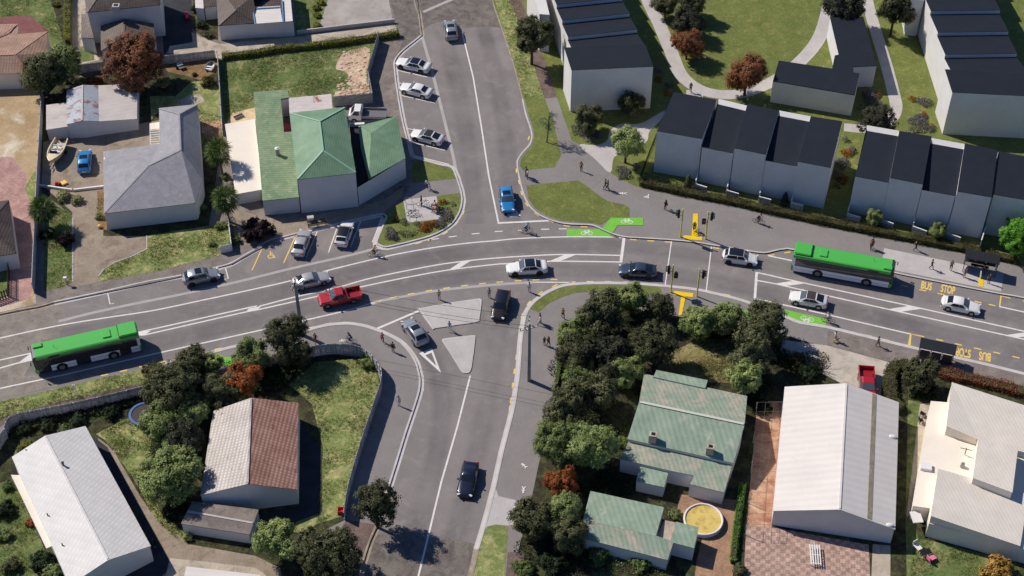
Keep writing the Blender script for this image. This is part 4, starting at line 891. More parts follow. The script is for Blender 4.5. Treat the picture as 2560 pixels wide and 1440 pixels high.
def crown_mesh(name, seed, nclump, nleaf, leaf, clump_r, flat=1.0, conical=0, low=-.75, lobes=5):
    """unit crown (radius about 1): clumps over an uneven, lobed volume, each a burst of leaf-sized faces"""
    rng = random.Random(seed); vs = []; fs = []
    if conical or lobes < 3: blobs = [(Vector((0,0,0)), .82)]
    else:
        blobs = [(Vector((0,0,rng.uniform(-.05,.1))), rng.uniform(.55,.66))]
        for i in range(lobes+3):
            a = 6.283*(i+rng.uniform(-.35,.35))/(lobes+3)*2.0; el = rng.uniform(-.45,1.05); d = Vector((math.cos(a)*math.cos(el), math.sin(a)*math.cos(el), math.sin(el)))
            r_ = rng.uniform(.26,.5); blobs.append((d*(1.0-r_)*rng.uniform(.8,1.12), r_))
    tot = sum(r_*r_ for _, r_ in blobs)
    for cb, rb in blobs:
        for _ in range(max(4, int(nclump*rb*rb/tot))):
            d = rnd_dir(rng)
            if (cb+d*rb).z < low: d.z = -d.z
            rr = rb*(rng.random()**.22)
            c = cb+d*rr; c.z *= flat
            if conical:
                k = 1-conical*(c.z/flat+1)*.42; c.x *= k; c.y *= k
            cr_ = clump_r*rng.uniform(.5, 1.2); lf_ = leaf*rng.uniform(.75, 1.3)
            for _ in range(nleaf):
                e = rnd_dir(rng); p = c+e*cr_*(rng.random()**.5)
                leaf_quad(vs, fs, p, (e*.5+d*1.0+Vector((-.15,.1,.55))+rnd_dir(rng)*.4), lf_, rng)
    me = bpy.data.meshes.new(name); me.from_pydata([tuple(v) for v in vs], [], fs); me.materials.append(None); return me
def trunk_mesh(seed, limbs=6):
    rng = random.Random(seed); bm = BM()
    tube(bm, (0,0,-.05), (0,0,.9), .11, .075, 8); tube(bm, (0,0,.88), (.02,.01,1.5), .075, .03, 6)
    for i in range(limbs):
        a = 6.283*i/limbs+rng.uniform(-.3,.3); z = rng.uniform(.55,.95); r = rng.uniform(.45,.65)
        m = Vector((math.cos(a)*r*.5, math.sin(a)*r*.5, z+.28)); tube(bm, (0,0,z), m, .05, .03, 6); tube(bm, m, (math.cos(a)*r, math.sin(a)*r, z+.55), .03, .012, 5)
    me = bpy.data.meshes.new('trunk'); bm.to_mesh(me); bm.free(); me.materials.append(bark); return me
CM = [crown_mesh('crown', s, 470, 36, .058, .17, f, lobes=n) for s, f, n in ((1,1.0,5),(2,1.08,7),(3,.95,6),(4,1.12,8),(8,1.0,4),(9,1.05,6))]
CF = [crown_mesh('crown', s, 640, 42, .043, .135, f, lobes=n) for s, f, n in ((11,1.05,8),(12,.95,10),(13,1.1,9))]   # finer texture for the biggest trees
CB = [crown_mesh('crown', s, 190, 30, .085, .16, .8, low=-.35, lobes=6) for s in (21,22)]               # shrubs
CC = [crown_mesh('crown', 31, 260, 30, .06, .13, 1.5, conical=.9, lobes=2)]
TM = [trunk_mesh(s) for s in (5,6,7)]
def put(name, me, mat, parent, loc=(0,0,0), sc=(1,1,1), rz=0):
    o = link(bpy.data.objects.new(name, me), parent); o.location = loc; o.scale = sc; o.rotation_euler = (0,0,rz)
    if mat is not None: o.material_slots[0].link = 'OBJECT'; o.material_slots[0].material = mat
    return o
trng = random.Random(99)
def tree(name, label, u, v, rpx, kind, stem=.45, meshes=None, group=None, squash=1.0):
    """u, v, rpx: where the crown is seen in the plan photograph; stem: bare height as a share of the crown radius"""
    r0 = rpx/21.0; zc = BZ+r0*(stem+.78*squash)
    p = P(u, v, zc); r = rpx*(p-Vector((0,-CH,CH))).length/FPX
    zc = BZ+r*(stem+.78*squash); p = P(u, v, zc)
    root = empty(name, (p.x, p.y, BZ)); tag(root, label, 'tree' if 'shrub' not in name and 'bush' not in name else 'shrub', group)
    me = trng.choice(meshes or (CF if rpx > 58 else CM)); h = zc-BZ
    put('trunk', trng.choice(TM), bark, root, sc=(r*.75, r*.75, h/1.15), rz=trng.uniform(0,6))
    put('crown', me, L[kind], root, (0,0,h), (r*trng.uniform(1.1,1.19), r*trng.uniform(1.1,1.19), r*squash*trng.uniform(1.06,1.16)), trng.uniform(0,6))
    return root
def bush(name, label, u, v, rpx, kind, squash=.85, group=None, meshes=None):
    r = rpx/20.5; p = P(u, v, BZ+r*.5*squash); root = empty(name, (p.x,p.y,BZ)); tag(root, label, 'shrub', group)
    put('foliage', trng.choice(meshes or CB), L[kind], root, (0,0,r*.42*squash), (r*1.1, r*1.1, r*squash), trng.uniform(0,6)); return root
T = 'tree'
for a in (
 ('dark_tree','dark leafy tree left of the pair above the long shed',108,186,50,'dark'),('leafy_tree','mid green tree just right of the dark one above the long shed',158,160,46,'green'),
 ('copper_tree','very large red-brown tree behind the long shed, biggest of its colour',337,150,68,'red',.4,[CF[0]]),
 ('street_tree','dark tree on the verge beside the top of the street',1330,88,50,'dark',1.0),
 ('park_tree','green tree at the top edge by the park path',1665,8,34,'dark'),('park_tree','dark tree at the top edge, right of the green park tree',1735,8,36,'dark'),('park_tree','grey leaved tree just above the upper copper tree in the park',1722,52,38,'grey'),
 ('copper_tree','copper tree beside the park path, the higher of two',1719,108,38,'brown',.4,[CF[0]],None,1.12),('copper_tree','large copper tree beside the bend of the park path',1867,190,47,'brown',.4,[CF[2]],None,1.12),
 ('park_tree','dark tree above the L-shaped park building',2110,15,50,'grey'),('park_tree','dark green tree between the park path and the top right terrace',2238,28,44,'dark',.9),
 ('bushy_tree','dark bushy tree at the left front corner of the upper terrace',1468,298,38,'dark',.3),('bushy_tree','dark small tree against the front wall of the upper terrace',1580,258,33,'dark',.3),
 ('garden_tree','mid green tree in the flower bed left of the railing corner',1566,358,43,'green',.7),
 ('bushy_tree','dark low tree behind the gap between the two front terraces',2192,308,42,'grey',.25),
 ('bright_tree','vivid green tree at the right edge beyond the bus shelter',2548,588,45,'bright',.6),
 ('grove_tree','dark tree at the upper left of the corner grove',1505,782,58,'dark'),('grove_tree','mid green tree at the top of the corner grove by the grass verge',1580,752,46,'green'),('grove_tree','dark tree left of the lower yellow tactile strip',1648,770,38,'dark'),
 ('grove_tree','mid green tree right of the lower yellow tactile strip',1748,802,42,'green'),('grove_tree','mid green tree between the tactile strip and the dark right end of the grove',1820,797,42,'green'),('grove_tree','dark tree at the right end of the grove beside the green cycle lane',1910,805,56,'dark'),
 ('grove_tree','pale green tree on the left side of the grove facing the utility pole',1430,838,42,'green'),('grove_tree','dark rounded tree behind the pale green one facing the utility pole',1447,886,52,'dark'),('grove_tree','grey dark tree in the middle of the grove',1519,886,56,'grey'),
 ('grove_tree','large dark tree above the dry grass patch in the grove',1640,862,60,'dark'),('grove_tree','large dark tree left of the pale concrete drive',1880,878,58,'dark'),('grove_tree','mid green tree at the top right corner of the weathered green roof',1866,948,47,'green'),
 ('grove_tree','mid green tree at the upper left of the weathered green roof',1560,928,42,'green'),('grove_tree','mid green tree above two dark trees by the pole shadow',1447,950,40,'green'),('grove_tree','dark tree at the tip of the pole shadow',1418,1012,56,'dark'),('grove_tree','dark tree left of the weathered green roof',1500,982,54,'dark'),
 ('grove_tree','large mid green tree touching the footpath above the orange tree',1385,1110,62,'green'),('grove_tree','biggest mid green tree beside the old green house',1478,1122,68,'green'),('orange_tree','rust orange tree in the lower right grove',1402,1208,42,'orange'),
 ('grove_tree','dark tree bulging toward the pale driveway apron',1335,1295,56,'dark'),('grove_tree','mid green tree just below the orange tree',1412,1275,46,'green'),('grove_tree','dark tree at the left end of the low green shed',1418,1345,48,'dark'),
 ('hedge_tree','dark tree beside the lower bus shelter',2306,935,46,'dark',.3),
 ('boundary_tree','large dark tree beside the concrete utility pole and the curved fence',722,855,60,'dark'),('boundary_tree','mid green tree left of the large dark tree by the utility pole',628,888,48,'green'),('boundary_tree','dark tree near the green ramp at the road edge',480,908,48,'dark'),
 ('boundary_tree','large dark tree above the blue trampoline',434,972,68,'dark'),('boundary_tree','dark tree overhanging the pale tile roof',552,982,52,'dark'),('boundary_tree','green tree between two dark trees above the pale roof',525,915,36,'green'),('orange_tree','rust orange tree near the top of the brown tiled roof',609,948,47,'orange',.9),
 ('boundary_tree','mid green tree left of the top of the pale tile roof',487,1030,44,'green'),('boundary_tree','mid green tree below the trampoline',404,1056,52,'green'),('boundary_tree','blackish tree left of the pale tile roof',456,1100,48,'grey'),('boundary_tree','largest mid green tree left of the tiled gable house',428,1188,70,'green'),
 ('bottom_tree','mid green tree at the right end of the low grey shed',690,1350,54,'green',.5),('bottom_tree','big dark tree at the bottom edge by the fence end',820,1380,76,'dark',.5),('street_tree','dark street tree casting a shadow across the lower street',938,1258,54,'dark',1.0),
 ):
    tree(*a)
bush('plum_shrub','dark purple shrub outside the white paling fence',640,572,44,'plum',.9); bush('plum_shrub','dark plum shrub on the left lawn beside the gravel drive',166,598,25,'plum',1.1)
for a in (('cone_bush','tall grey cone bush between the third and fourth garden walls',1962,500,15,'grey'),('cone_bush','small dark cone bush left of the first garden wall',1721,457,16,'dark'),('cone_bush','tall pale green bush right of the terrace gap',2183,545,21,'green'),('round_bush','round green bush left of the last garden wall',2345,578,21,'green')):
    tree(*a, .1, CC if a[4] < 17 else CM, None, 1.2)
for a in (('round_bush','round green bush at the front left wall of the grey roof house',248,540,14,'green'),('round_bush','small round bush by the short white fence',532,610,11,'green'),('round_bush','brownish bush inside the thin boundary fence',520,204,24,'hedge'),
 ('round_bush','small brown bush near the dinghy',487,186,9,'hedge'),('spiky_plant','grey green spiky plant under the big red-brown tree',410,208,24,'agave'),('spiky_plant','pale spiky plant on the lawn below the retaining wall',160,488,22,'agave'),('spiky_plant','second pale spiky plant closer to the gravel drive',195,500,18,'agave'),
 ('topiary_mound','topmost clipped mound beside the concrete yard',803,5,14,'yhedge'),('topiary_mound','second clipped mound beside the concrete yard',790,19,14,'yhedge'),('topiary_mound','third clipped mound beside the concrete yard',793,38,14,'yhedge'),('topiary_mound','lowest clipped mound beside the concrete yard',792,64,16,'yhedge'),
 ('garden_bush','dark bush beside the dark drive at the top',495,20,22,'darkpl'),('garden_bush','lower dark bush beside the dark drive at the top',505,62,18,'darkpl'),('garden_bush','dark bush at the bend of the pale drive',520,88,16,'dark'),('garden_bush','bright low bush near the vertical clipped hedge',140,10,14,'yhedge'),
 ('red_bush','rusty red bush between the shed and the paling fence',235,203,26,'orange'),('garden_bush','green bush under the big red-brown tree',200,206,18,'green'),('palm_bush','green bush under the two palms',560,440,14,'green'),('palm_bush','green bush left of the white paling fence',552,562,17,'green'),('palm_bush','flowering bush right of the white paling fence',590,600,16,'weed'),
 ('palm_bush','bush at the right wall of the grey roof house',507,520,13,'green'),('palm_bush','dark bush under the garden palm by the tall fence',112,585,18,'darkpl'),
 ('garden_bush','green shrub inside the bend of the curved paling fence',915,905,24,'green'),('garden_bush','brown shrub on the verge right of the first bus',385,925,28,'hedge'),('garden_bush','leafy shrub at the fence corner bottom left',60,1070,20,'darkpl'),('garden_bush','weedy shrub beside the white gable end',70,1110,14,'weed'),
 ('garden_bush','dark leafy shrub along the inside of the long fence',120,1062,22,'darkpl'),('garden_bush','dark leafy shrub halfway along the inside of the long fence',195,1050,22,'darkpl'),('garden_bush','pale leafy shrub next to the long fence',160,1075,17,'weed'),('garden_bush','dark leafy shrub near the trampoline and long fence',275,1030,22,'darkpl'),
 ('garden_bush','leafy shrub at the far left lawn edge',10,1275,26,'darkpl'),('garden_bush','lush shrub left of the white gable house',105,1400,30,'darkpl'),('garden_bush','small dark shrub in the bottom left lawn',30,1415,22,'dark'),('garden_bush','bright leafy shrub at the back gable of the white gable house',62,1118,17,'yhedge'),('garden_bush','weedy shrub halfway along the porch of the white gable house',20,1215,16,'weed'),('garden_bush','rusty shrub beside the porch posts of the white gable house',78,1305,14,'orange'),('garden_bush','lush shrub below the porch of the white gable house',130,1425,24,'green'),('garden_bush','lush leafy shrub at the left edge above the bottom lawn',5,1335,22,'green'),
 ('garden_bush','shady shrub below the largest mid green tree',440,1270,34,'darkpl'),('garden_bush','shrub between the low shed and gravel drive',470,1345,12,'weed'),('garden_bush','dark shrub by the lawn under the big boundary tree',700,935,38,'darkpl'),('garden_bush','dark shrub above the brown tiled roof',650,960,30,'darkpl'),
 ('garden_bush','shrub between the green house porch and the round pool',1690,1285,17,'green'),('garden_bush','dark shrub at the left corner of the old green house',1520,1190,26,'darkpl'),('garden_bush','weedy shrub at the side of the old green house',1555,1105,20,'weed'),('garden_bush','dark shrub behind the low green shed',1530,1225,24,'darkpl'),
 ('garden_bush','leafy shrub at the bottom edge under the grove',1310,1425,28,'weed'),('garden_bush','blue green shrub at the bottom edge right of the grove',1380,1410,34,'darkpl'),('garden_bush','pale weedy shrub below the low green shed',1500,1385,26,'weed'),('garden_bush','weedy shrub in front of the low green shed',1600,1410,24,'weed'),
 ('garden_bush','shrub right of the weathered green roof',1905,1020,26,'darkpl'),('garden_bush','dark shrub beside the white hall front',1880,985,24,'darkpl'),('golden_bush','golden bush at the bottom right corner',2495,1425,40,'gold'),('garden_bush','dark leafy shrub left of the cream building',2320,985,26,'darkpl'),('garden_bush','shrub below the tree by the lower bus shelter',2290,975,20,'weed'),
 ('garden_bush','brown shrub beside the pale concrete drive',1990,900,26,'hedge'),('garden_bush','dark shrub on the pale drive edge',2020,930,30,'darkpl'),('garden_bush','small dark shrub at the bottom beside checkered paving',1850,1425,18,'dark')):
    bush(*a)
def hedge(name, label, px, w, h, kind, leaf=.13, dens=75, rough_=.1, cat='hedge'):
    wp = G(smooth(px, 3), BZ); rng = random.Random(int(px[0][0]*3+px[0][1])); vs = []; fs = []
    root0 = wp[0]
    for a, b in zip(wp, wp[1:]):
        d = b-a; Ln = d.length; t = d/Ln; n = Vector((-t.y,t.x,0))
        for _ in range(int(Ln*(w+2*h)*dens)):
            s = rng.random(); k = rng.random()*(w+2*h); bulge = .12*math.sin((a+d*s).x*2.1)+.1*math.sin((a+d*s).y*3.3)
            ww = w*(1+bulge*.6); hh = h*(1+bulge)
            if k < h: q = n*(ww/2)+Vector((0,0,k/h*hh)); nn = n
            elif k < h+w: q = n*(ww/2-(k-h)/w*ww)+Vector((0,0,hh)); nn = Vector((0,0,1))
            else: q = -n*(ww/2)+Vector((0,0,(k-h-w)/h*hh)); nn = -n
            q = q*(1-rng.random()*.22)+rnd_dir(rng)*rough_
            leaf_quad(vs, fs, a+d*s+q-root0, nn+rnd_dir(rng)*.8+Vector((0,0,.3)), leaf, rng)
    me = bpy.data.meshes.new(name); me.from_pydata([tuple(v) for v in vs], [], fs); me.materials.append(L[kind])
    o = link(bpy.data.objects.new(name, me)); o.location = root0
    core = BM(); a_ = offs(wp, w*.36); b_ = offs(wp, -w*.36)
    for i in range(len(wp)-1):
        pts = [a_[i], a_[i+1], b_[i+1], b_[i]]
        prism(core, [(p.x-root0.x, p.y-root0.y) for p in pts], 0, h*.8)
    obj('hedge_core', core, soil, o)
    return tag(o, label, cat)
hedge('clipped_hedge','long low brown-green hedge between the wide footpath and the terraces',[(1600,460),(1735,489),(1840,509),(1900,524),(2000,545),(2113,568),(2233,591),(2400,623),(2450,633)],1.25,.8,'hedge',.12,95)
hedge('clipped_hedge','short brown-green hedge right of the tall white dividing wall',[(2462,638),(2540,655)],1.1,.8,'hedge',.12,95)
hedge('flowering_hedge','yellow-green hedge along the top of the empty grass section',[(556,148),(640,138),(700,128),(770,121),(850,111),(930,100),(998,90)],.95,.95,'yhedge',.12,95)
hedge('tall_hedge','tall olive hedge running down from the top edge',[(172,-40),(172,40),(172,118)],.85,1.6,'yhedge',.12,75)
hedge('red_hedge','red and green hedge beside the lower bus stop footpath',[(2345,935),(2440,955),(2560,985),(2640,1005)],1.6,.8,'redhedge',.13,75)
hedge('bushy_hedge','green and red hedge curving past the parked red pickup',[(2270,920),(2235,925),(2222,955),(2228,1005),(2250,1030)],1.7,1.1,'hedge',.14,75)
hedge('climber_hedge','bright green hedge between the brick courtyard and the checkered paving',[(1856,1215),(1845,1290),(1836,1360),(1832,1410)],.7,.8,'bright',.11,75)
hedge('ivy_hedge','bright green strip of climber below the grove along the footpath',[(1399,890),(1396,930),(1390,965)],.6,.5,'bright',.1,65)
hedge('garden_row','low leafy planting along the inside of the curved timber fence',[(30,1090),(120,1055),(200,1040),(300,1015),(385,995)],1.1,.5,'darkpl',.16,60,.2,'planting')
def bed(name, label, blobs, kind, h=.5, dens=90, leaf=.1):
    rng = random.Random(int(blobs[0][0])); vs = []; fs = []
    for u, v, rx, ry in blobs:
        c = P(u, v, BZ); rx /= 20; ry /= 14.5
        for _ in range(int(rx*ry*3.1*dens)):
            a = rng.uniform(0,6.283); k = math.sqrt(rng.random())*(1+.25*math.sin(a*3+u)); p = c+Vector((math.cos(a)*rx*k, math.sin(a)*ry*k, h*(1-k*k*.6)*rng.random()+.05))
            leaf_quad(vs, fs, p, rnd_dir(rng)+Vector((0,0,.9)), leaf, rng)
    me = bpy.data.meshes.new(name); me.from_pydata([tuple(v) for v in vs], [], fs); me.materials.append(L[kind])
    return stuff(link(bpy.data.objects.new(name, me)), label, 'flowers')
bed('lavender', 'mauve lavender clumps in the street corner bed', [(976,585,15,16),(984,595,14,10),(1010,557,9,9),(1116,540,17,20),(1100,562,14,12)], 'lav', .7, 230, .11)
bed('ornamental_grass', 'rust coloured grasses in the street corner bed', [(1067,567,17,14),(1085,562,12,10),(1108,507,14,7),(990,550,9,8),(1060,575,14,8)], 'rust', .5, 230, .11)
bed('white_flowers', 'white flowers in the street corner bed', [(1018,585,24,9),(1042,561,9,7),(1132,512,7,6)], 'whitef', .45, 230, .1)
bed('lavender', 'mauve flower clumps around the park paths and terraces', [(1475,342,18,12),(1498,340,10,12),(1460,335,16,9),(1560,430,15,14),(1590,420,10,10),(1643,178,17,9),(1672,215,11,9),(2175,245,22,22),(2200,265,10,8),(2312,258,20,13),(2298,305,26,22),(2325,325,12,8),(2113,352,10,6),(2130,377,9,10),(2105,410,18,16),(2095,440,14,14)], 'lav', .75, 240, .12)
bed('ornamental_grass', 'rust coloured grasses around the park paths and terraces', [(1645,200,9,9),(1668,235,10,8),(1604,378,8,7),(2195,240,9,7),(2200,275,8,5),(2280,250,10,8),(2310,290,9,11),(2118,385,17,12),(2105,450,16,14),(2330,318,9,6)], 'rust', .55, 240, .12)
bed('white_flowers', 'white flowers around the park paths and terraces', [(1440,325,14,15),(1475,352,15,8),(1560,443,22,8),(1545,425,9,10),(2152,270,8,6),(2290,325,26,12),(2295,250,9,7),(2090,465,12,10)], 'whitef', .55, 240, .11)
bed('weeds', 'pale weeds and debris over the garden soil in the lower gardens', [(120,1062,70,10),(250,1040,50,10),(180,1080,40,12),(330,1035,20,14),(380,1360,18,10),(700,960,50,20),(1560,1090,16,50),(1520,1170,20,30),(1500,1400,60,20),(1600,1420,50,18),(1650,1425,30,10),(2000,910,60,22),(1950,900,40,20),(1900,1010,14,40),(2250,1010,12,30),(650,955,24,24),(340,1060,20,20)], 'weed', .35, 45, .12)
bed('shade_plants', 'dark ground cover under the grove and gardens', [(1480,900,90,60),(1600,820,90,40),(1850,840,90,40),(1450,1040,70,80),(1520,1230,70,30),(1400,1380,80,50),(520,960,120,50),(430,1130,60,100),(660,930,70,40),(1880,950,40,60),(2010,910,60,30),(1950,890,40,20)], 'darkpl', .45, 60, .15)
bed('verge_plants', 'brown and green plants beside the palms and paling fence', [(575,560,20,16),(590,600,12,16),(385,925,34,12),(250,510,8,30),(135,600,20,30)], 'hedge', .5, 40, .13)
def inside(p, poly_):
    c = False; n = len(poly_)
    for i in range(n):
        (x1, y1), (x2, y2) = poly_[i], poly_[(i+1) % n]
        if (y1 > p[1]) != (y2 > p[1]) and p[0] < (x2-x1)*(p[1]-y1)/(y2-y1)+x1: c = not c
    return c
def tufts(label, polys, kind, n, leaf=.16, h=.16):
    rng = random.Random(n); vs = []; fs = []
    for px, k in polys:
        xs = [q[0] for q in px]; ys = [q[1] for q in px]; m = 0; tries = 0
        while m < n*k and tries < n*k*8:
            tries += 1; u = rng.uniform(min(xs), max(xs)); v = rng.uniform(min(ys), max(ys))
            if not inside((u, v), px) or math.sin(u*.05)+math.sin(v*.08+u*.02)+rng.uniform(-1.2,1.2) < -.2: continue
            m += 1; c = P(u, v, BZ+.03)
            for _ in range(4): leaf_quad(vs, fs, c+Vector((rng.uniform(-.15,.15), rng.uniform(-.15,.15), rng.uniform(.02,h))), rnd_dir(rng)*.9+Vector((0,0,.6)), leaf, rng)
    me = bpy.data.meshes.new('grass_tufts'); me.from_pydata([tuple(v) for v in vs], [], fs); me.materials.append(L[kind])
    return stuff(link(bpy.data.objects.new('grass_tufts', me)), label, 'grass')
L['tuft'] = leafmat('grass tufts', S(84,104,50), S(124,136,76), S(158,154,104)); L['straw'] = leafmat('straw tufts', S(140,132,84), S(176,166,120), S(96,108,60))
yards = [([(790,905),(895,897),(940,930),(951,965),(930,1040),(900,1130),(870,1235),(860,1290),(790,1310),(808,1120),(780,1010),(720,960)],1.3),([(240,1085),(330,1040),(380,1060),(372,1180),(400,1280),(470,1340),(455,1360),(390,1300),(330,1190),(262,1100)],.8),([(-20,1220),(30,1200),(70,1260),(120,1400),(130,1440),(-20,1440)],.7),
 ([(550,150),(690,130),(850,114),(918,122),(846,150),(866,208),(831,240),(720,236),(640,236),(600,290),(563,310)],2.0),([(367,588),(540,562),(572,560),(578,600),(547,640),(383,680),(247,703),(262,670),(367,625)],.9),([(130,511),(178,530),(181,703),(160,716),(112,728),(111,610)],.5),([(0,1003),(188,960),(300,935),(412,911),(385,962),(190,1000),(20,1040),(-10,1060)],.6),
 ([(0,0),(100,0),(128,0),(152,80),(162,130),(118,80),(72,38),(0,42)],.4),([(1236,0),(1300,0),(1330,120),(1360,246),(1310,247),(1281,142)],.6),([(1690,905),(1820,900),(1835,955),(1640,940)],.4),([(375,262),(440,250),(552,290),(556,345),(505,400),(490,268)],.3),([(2296,1345),(2545,1405),(2560,1440),(2270,1440)],.4)]
tufts('scruffy green grass tufts over the older lawns', yards, 'tuft', 1500, .075, .07); tufts('straw coloured grass tufts over the older lawns', yards, 'straw', 700, .08, .05)
tufts('dry straw and twigs under the grove trees', [([(1640,930),(1660,890),(1740,850),(1830,845),(1850,900),(1840,958),(1760,955),(1640,945)],1)], 'straw', 900, .1, .1)
# ---- fan palms
def palm(label, u, v, rpx, hz):
    rpx *= 1.2; p = P(u, v, hz); root = empty('fan_palm', (p.x,p.y,BZ)); tag(root, label, 'palm'); r = rpx/20.5; rng = random.Random(int(u)); h = hz-BZ
    bm = BM()
    for i in range(6): tube(bm, (0,0,h*i/6), (0,0,h*(i+1)/6), .2-.015*i, .185-.015*i, 8)
    obj('trunk', bm, bark_l, root)
    bm = BM()
    for i in range(64):
        el = R(rng.uniform(-48, 78)); az = rng.uniform(0,6.283); d = Vector((math.cos(az)*math.cos(el), math.sin(az)*math.cos(el), math.sin(el)))
        c = Vector((0,0,h))+d*r*rng.uniform(.35,.5); bar(bm, (0,0,h), c, .03)
        s = d.cross(Vector((0,0,1))); s = s.normalized() if s.length > .1 else Vector((1,0,0)); up = s.cross(d).normalized()
        for k in range(13):
            a = R(-80+160*k/12); q = (d*math.cos(a)+s*math.sin(a)); tip = c+q*r*.58*(.75+.25*math.cos(a))+Vector((0,0,-.3*r*rng.uniform(.3,1.4))); w = q.cross(up).normalized()*.05
            mid = c+(tip-c)*.6+up*.03; quad(bm, c, mid+w, tip, mid-w)
    obj('crown', bm, L['palm'], root)
    return root
palm('upper fan palm between the grey house and the flat cream roof', 546, 376, 38, 4.6)
palm('lower fan palm between the grey house and the flat cream roof', 562, 492, 36, 4.4)
palm('fan palm on the left lawn beside the tall grey fence', 105, 520, 36, 3.4)
# ---- sparse willow on the verge
def willow():
    p = P(1367,356,BZ); root = empty('wispy_tree', p); tag(root, 'sparse see-through young tree on the verge beside the grey path', 'tree'); rng = random.Random(3); bm = BM(); lf = BM()
    tube(bm, (0,0,0), (.15,0,2.2), .09, .06); tube(bm, (.15,0,2.2), (.2,.1,4.6), .06, .03)
    for i in range(26):
        a = rng.uniform(0,6.283); z = rng.uniform(1.8,4.6); r = rng.uniform(.8,1.7); o = Vector((.17,.05,z)); m = o+Vector((math.cos(a)*r*.6, math.sin(a)*r*.6, .5)); e = o+Vector((math.cos(a)*r, math.sin(a)*r, .2))
        tube(bm, o, m, .025, .015, 5); tube(bm, m, e, .015, .006, 5)
        for j in range(9):
            s = m.lerp(e, rng.random()) if j > 3 else o.lerp(m, rng.random()); q = s+Vector((rng.uniform(-.3,.3), rng.uniform(-.3,.3), -rng.uniform(.3,.9)))
            n = 7
            for k in range(n):
                c = s.lerp(q, k/n); w = Vector((rng.uniform(-1,1),rng.uniform(-1,1),.3)).normalized()*.11; t = (q-s).normalized()*.03; quad(lf, c-t, c+w*.5-t, c+w+t, c+w*.4+t*2)
    obj('trunk', bm, bark, root); obj('foliage', lf, L['willow'], root)
willow()
# dead branches on the lawn by the fence, fallen limb on the pale drive
def dead(label, u, v, s, seed, mat):
    p = P(u, v, BZ); root = empty('dead_shrub', p); tag(root, label, 'shrub'); rng = random.Random(seed); bm = BM()
    for i in range(16):
        a = rng.uniform(0,6.283); d = Vector((math.cos(a), math.sin(a), rng.uniform(.2,.9)))*s*rng.uniform(.5,1); tube(bm, (0,0,0), d*.6, .035, .022, 5)
        for k in range(3): tube(bm, d*.6, d+rnd_dir(rng)*s*.35, .02, .008, 4)
    obj('branch', bm, mat, root)
dead('bleached bare branches on the lawn inside the fence', 912, 1072, 1.3, 4, bark_l); dead('bare dark branches over the pale drive left of the red pickup', 2050, 925, 2.2, 8, bark)
# ================================================================ VEHICLES
tyre = plain('tyre rubber', S(26,26,27), .85); rim = plain('alloy', S(150,152,156), .35, .7); rimd = plain('dark alloy', S(50,50,54), .4, .5)
glass = plain('tinted glass', S(30,36,44), .06, 0, 0, None, .3); glassl = plain('windscreen glass', S(84,92,100), .06, 0, 0, None, .3)
lampm = plain('headlamp', S(206,210,214), .15); tailm = plain('tail lamp', S(150,22,26), .25); plate = plain('number plate', S(214,214,208), .5); trimb = plain('black trim', S(22,22,24), .5)
def paintm(name, c, metal=0.0, rough=.32): return plain(name, c, rough, metal, 0, None, .7)
white_p = paintm('white car paint', S(226,224,220)); silver_p = paintm('silver car paint', S(182,180,179), .3); grey_p = paintm('grey car paint', S(150,155,160), .3); blue_p = paintm('blue car paint', S(42,134,196), .1)
red_p = paintm('red car paint', S(178,34,42), .1); navy_p = paintm('navy car paint', S(28,34,54), .3); dblue_p = paintm('slate blue car paint', S(60,74,92), .35); brown_p = paintm('dark brown car paint', S(48,42,40), .35); black_p = paintm('black car paint', S(26,28,34), .1)
def loft(bm, rings, cap=True, mi=0):
    vs = [[bm.verts.new(p) for p in r] for r in rings]; n = len(rings[0])
    for a, b in zip(vs, vs[1:]):
        for j in range(n):
            k = (j+1) % n
            try: f = bm.faces.new((a[j], a[k], b[k], b[j])); f.material_index = mi
            except ValueError: pass
    if cap:
        for r in (vs[0], vs[-1]):
            try: bm.faces.new(r)
            except ValueError: pass
    bmesh.ops.recalc_face_normals(bm, faces=bm.faces[:])
KIND = { # L, W, H, hood end, roof front, roof rear, tail glass end, deck height, clearance, wheel r
 'sedan': (4.75,1.84,1.44,.21,.04,-.20,-.385,.99,.2,.33), 'saloon': (5.2,1.92,1.50,.20,.05,-.20,-.365,1.02,.2,.36), 'fastback': (4.7,1.86,1.44,.235,.06,-.18,-.43,1.02,.2,.34),
 'hatch': (4.45,1.8,1.55,.235,.09,-.33,-.455,1.02,.2,.33), 'suv': (4.55,1.86,1.66,.21,.08,-.33,-.46,1.08,.27,.36), 'coupe': (4.7,1.9,1.36,.13,-.03,-.18,-.37,.98,.18,.35), 'wagon': (4.7,1.84,1.62,.24,.10,-.36,-.47,1.05,.22,.35)}
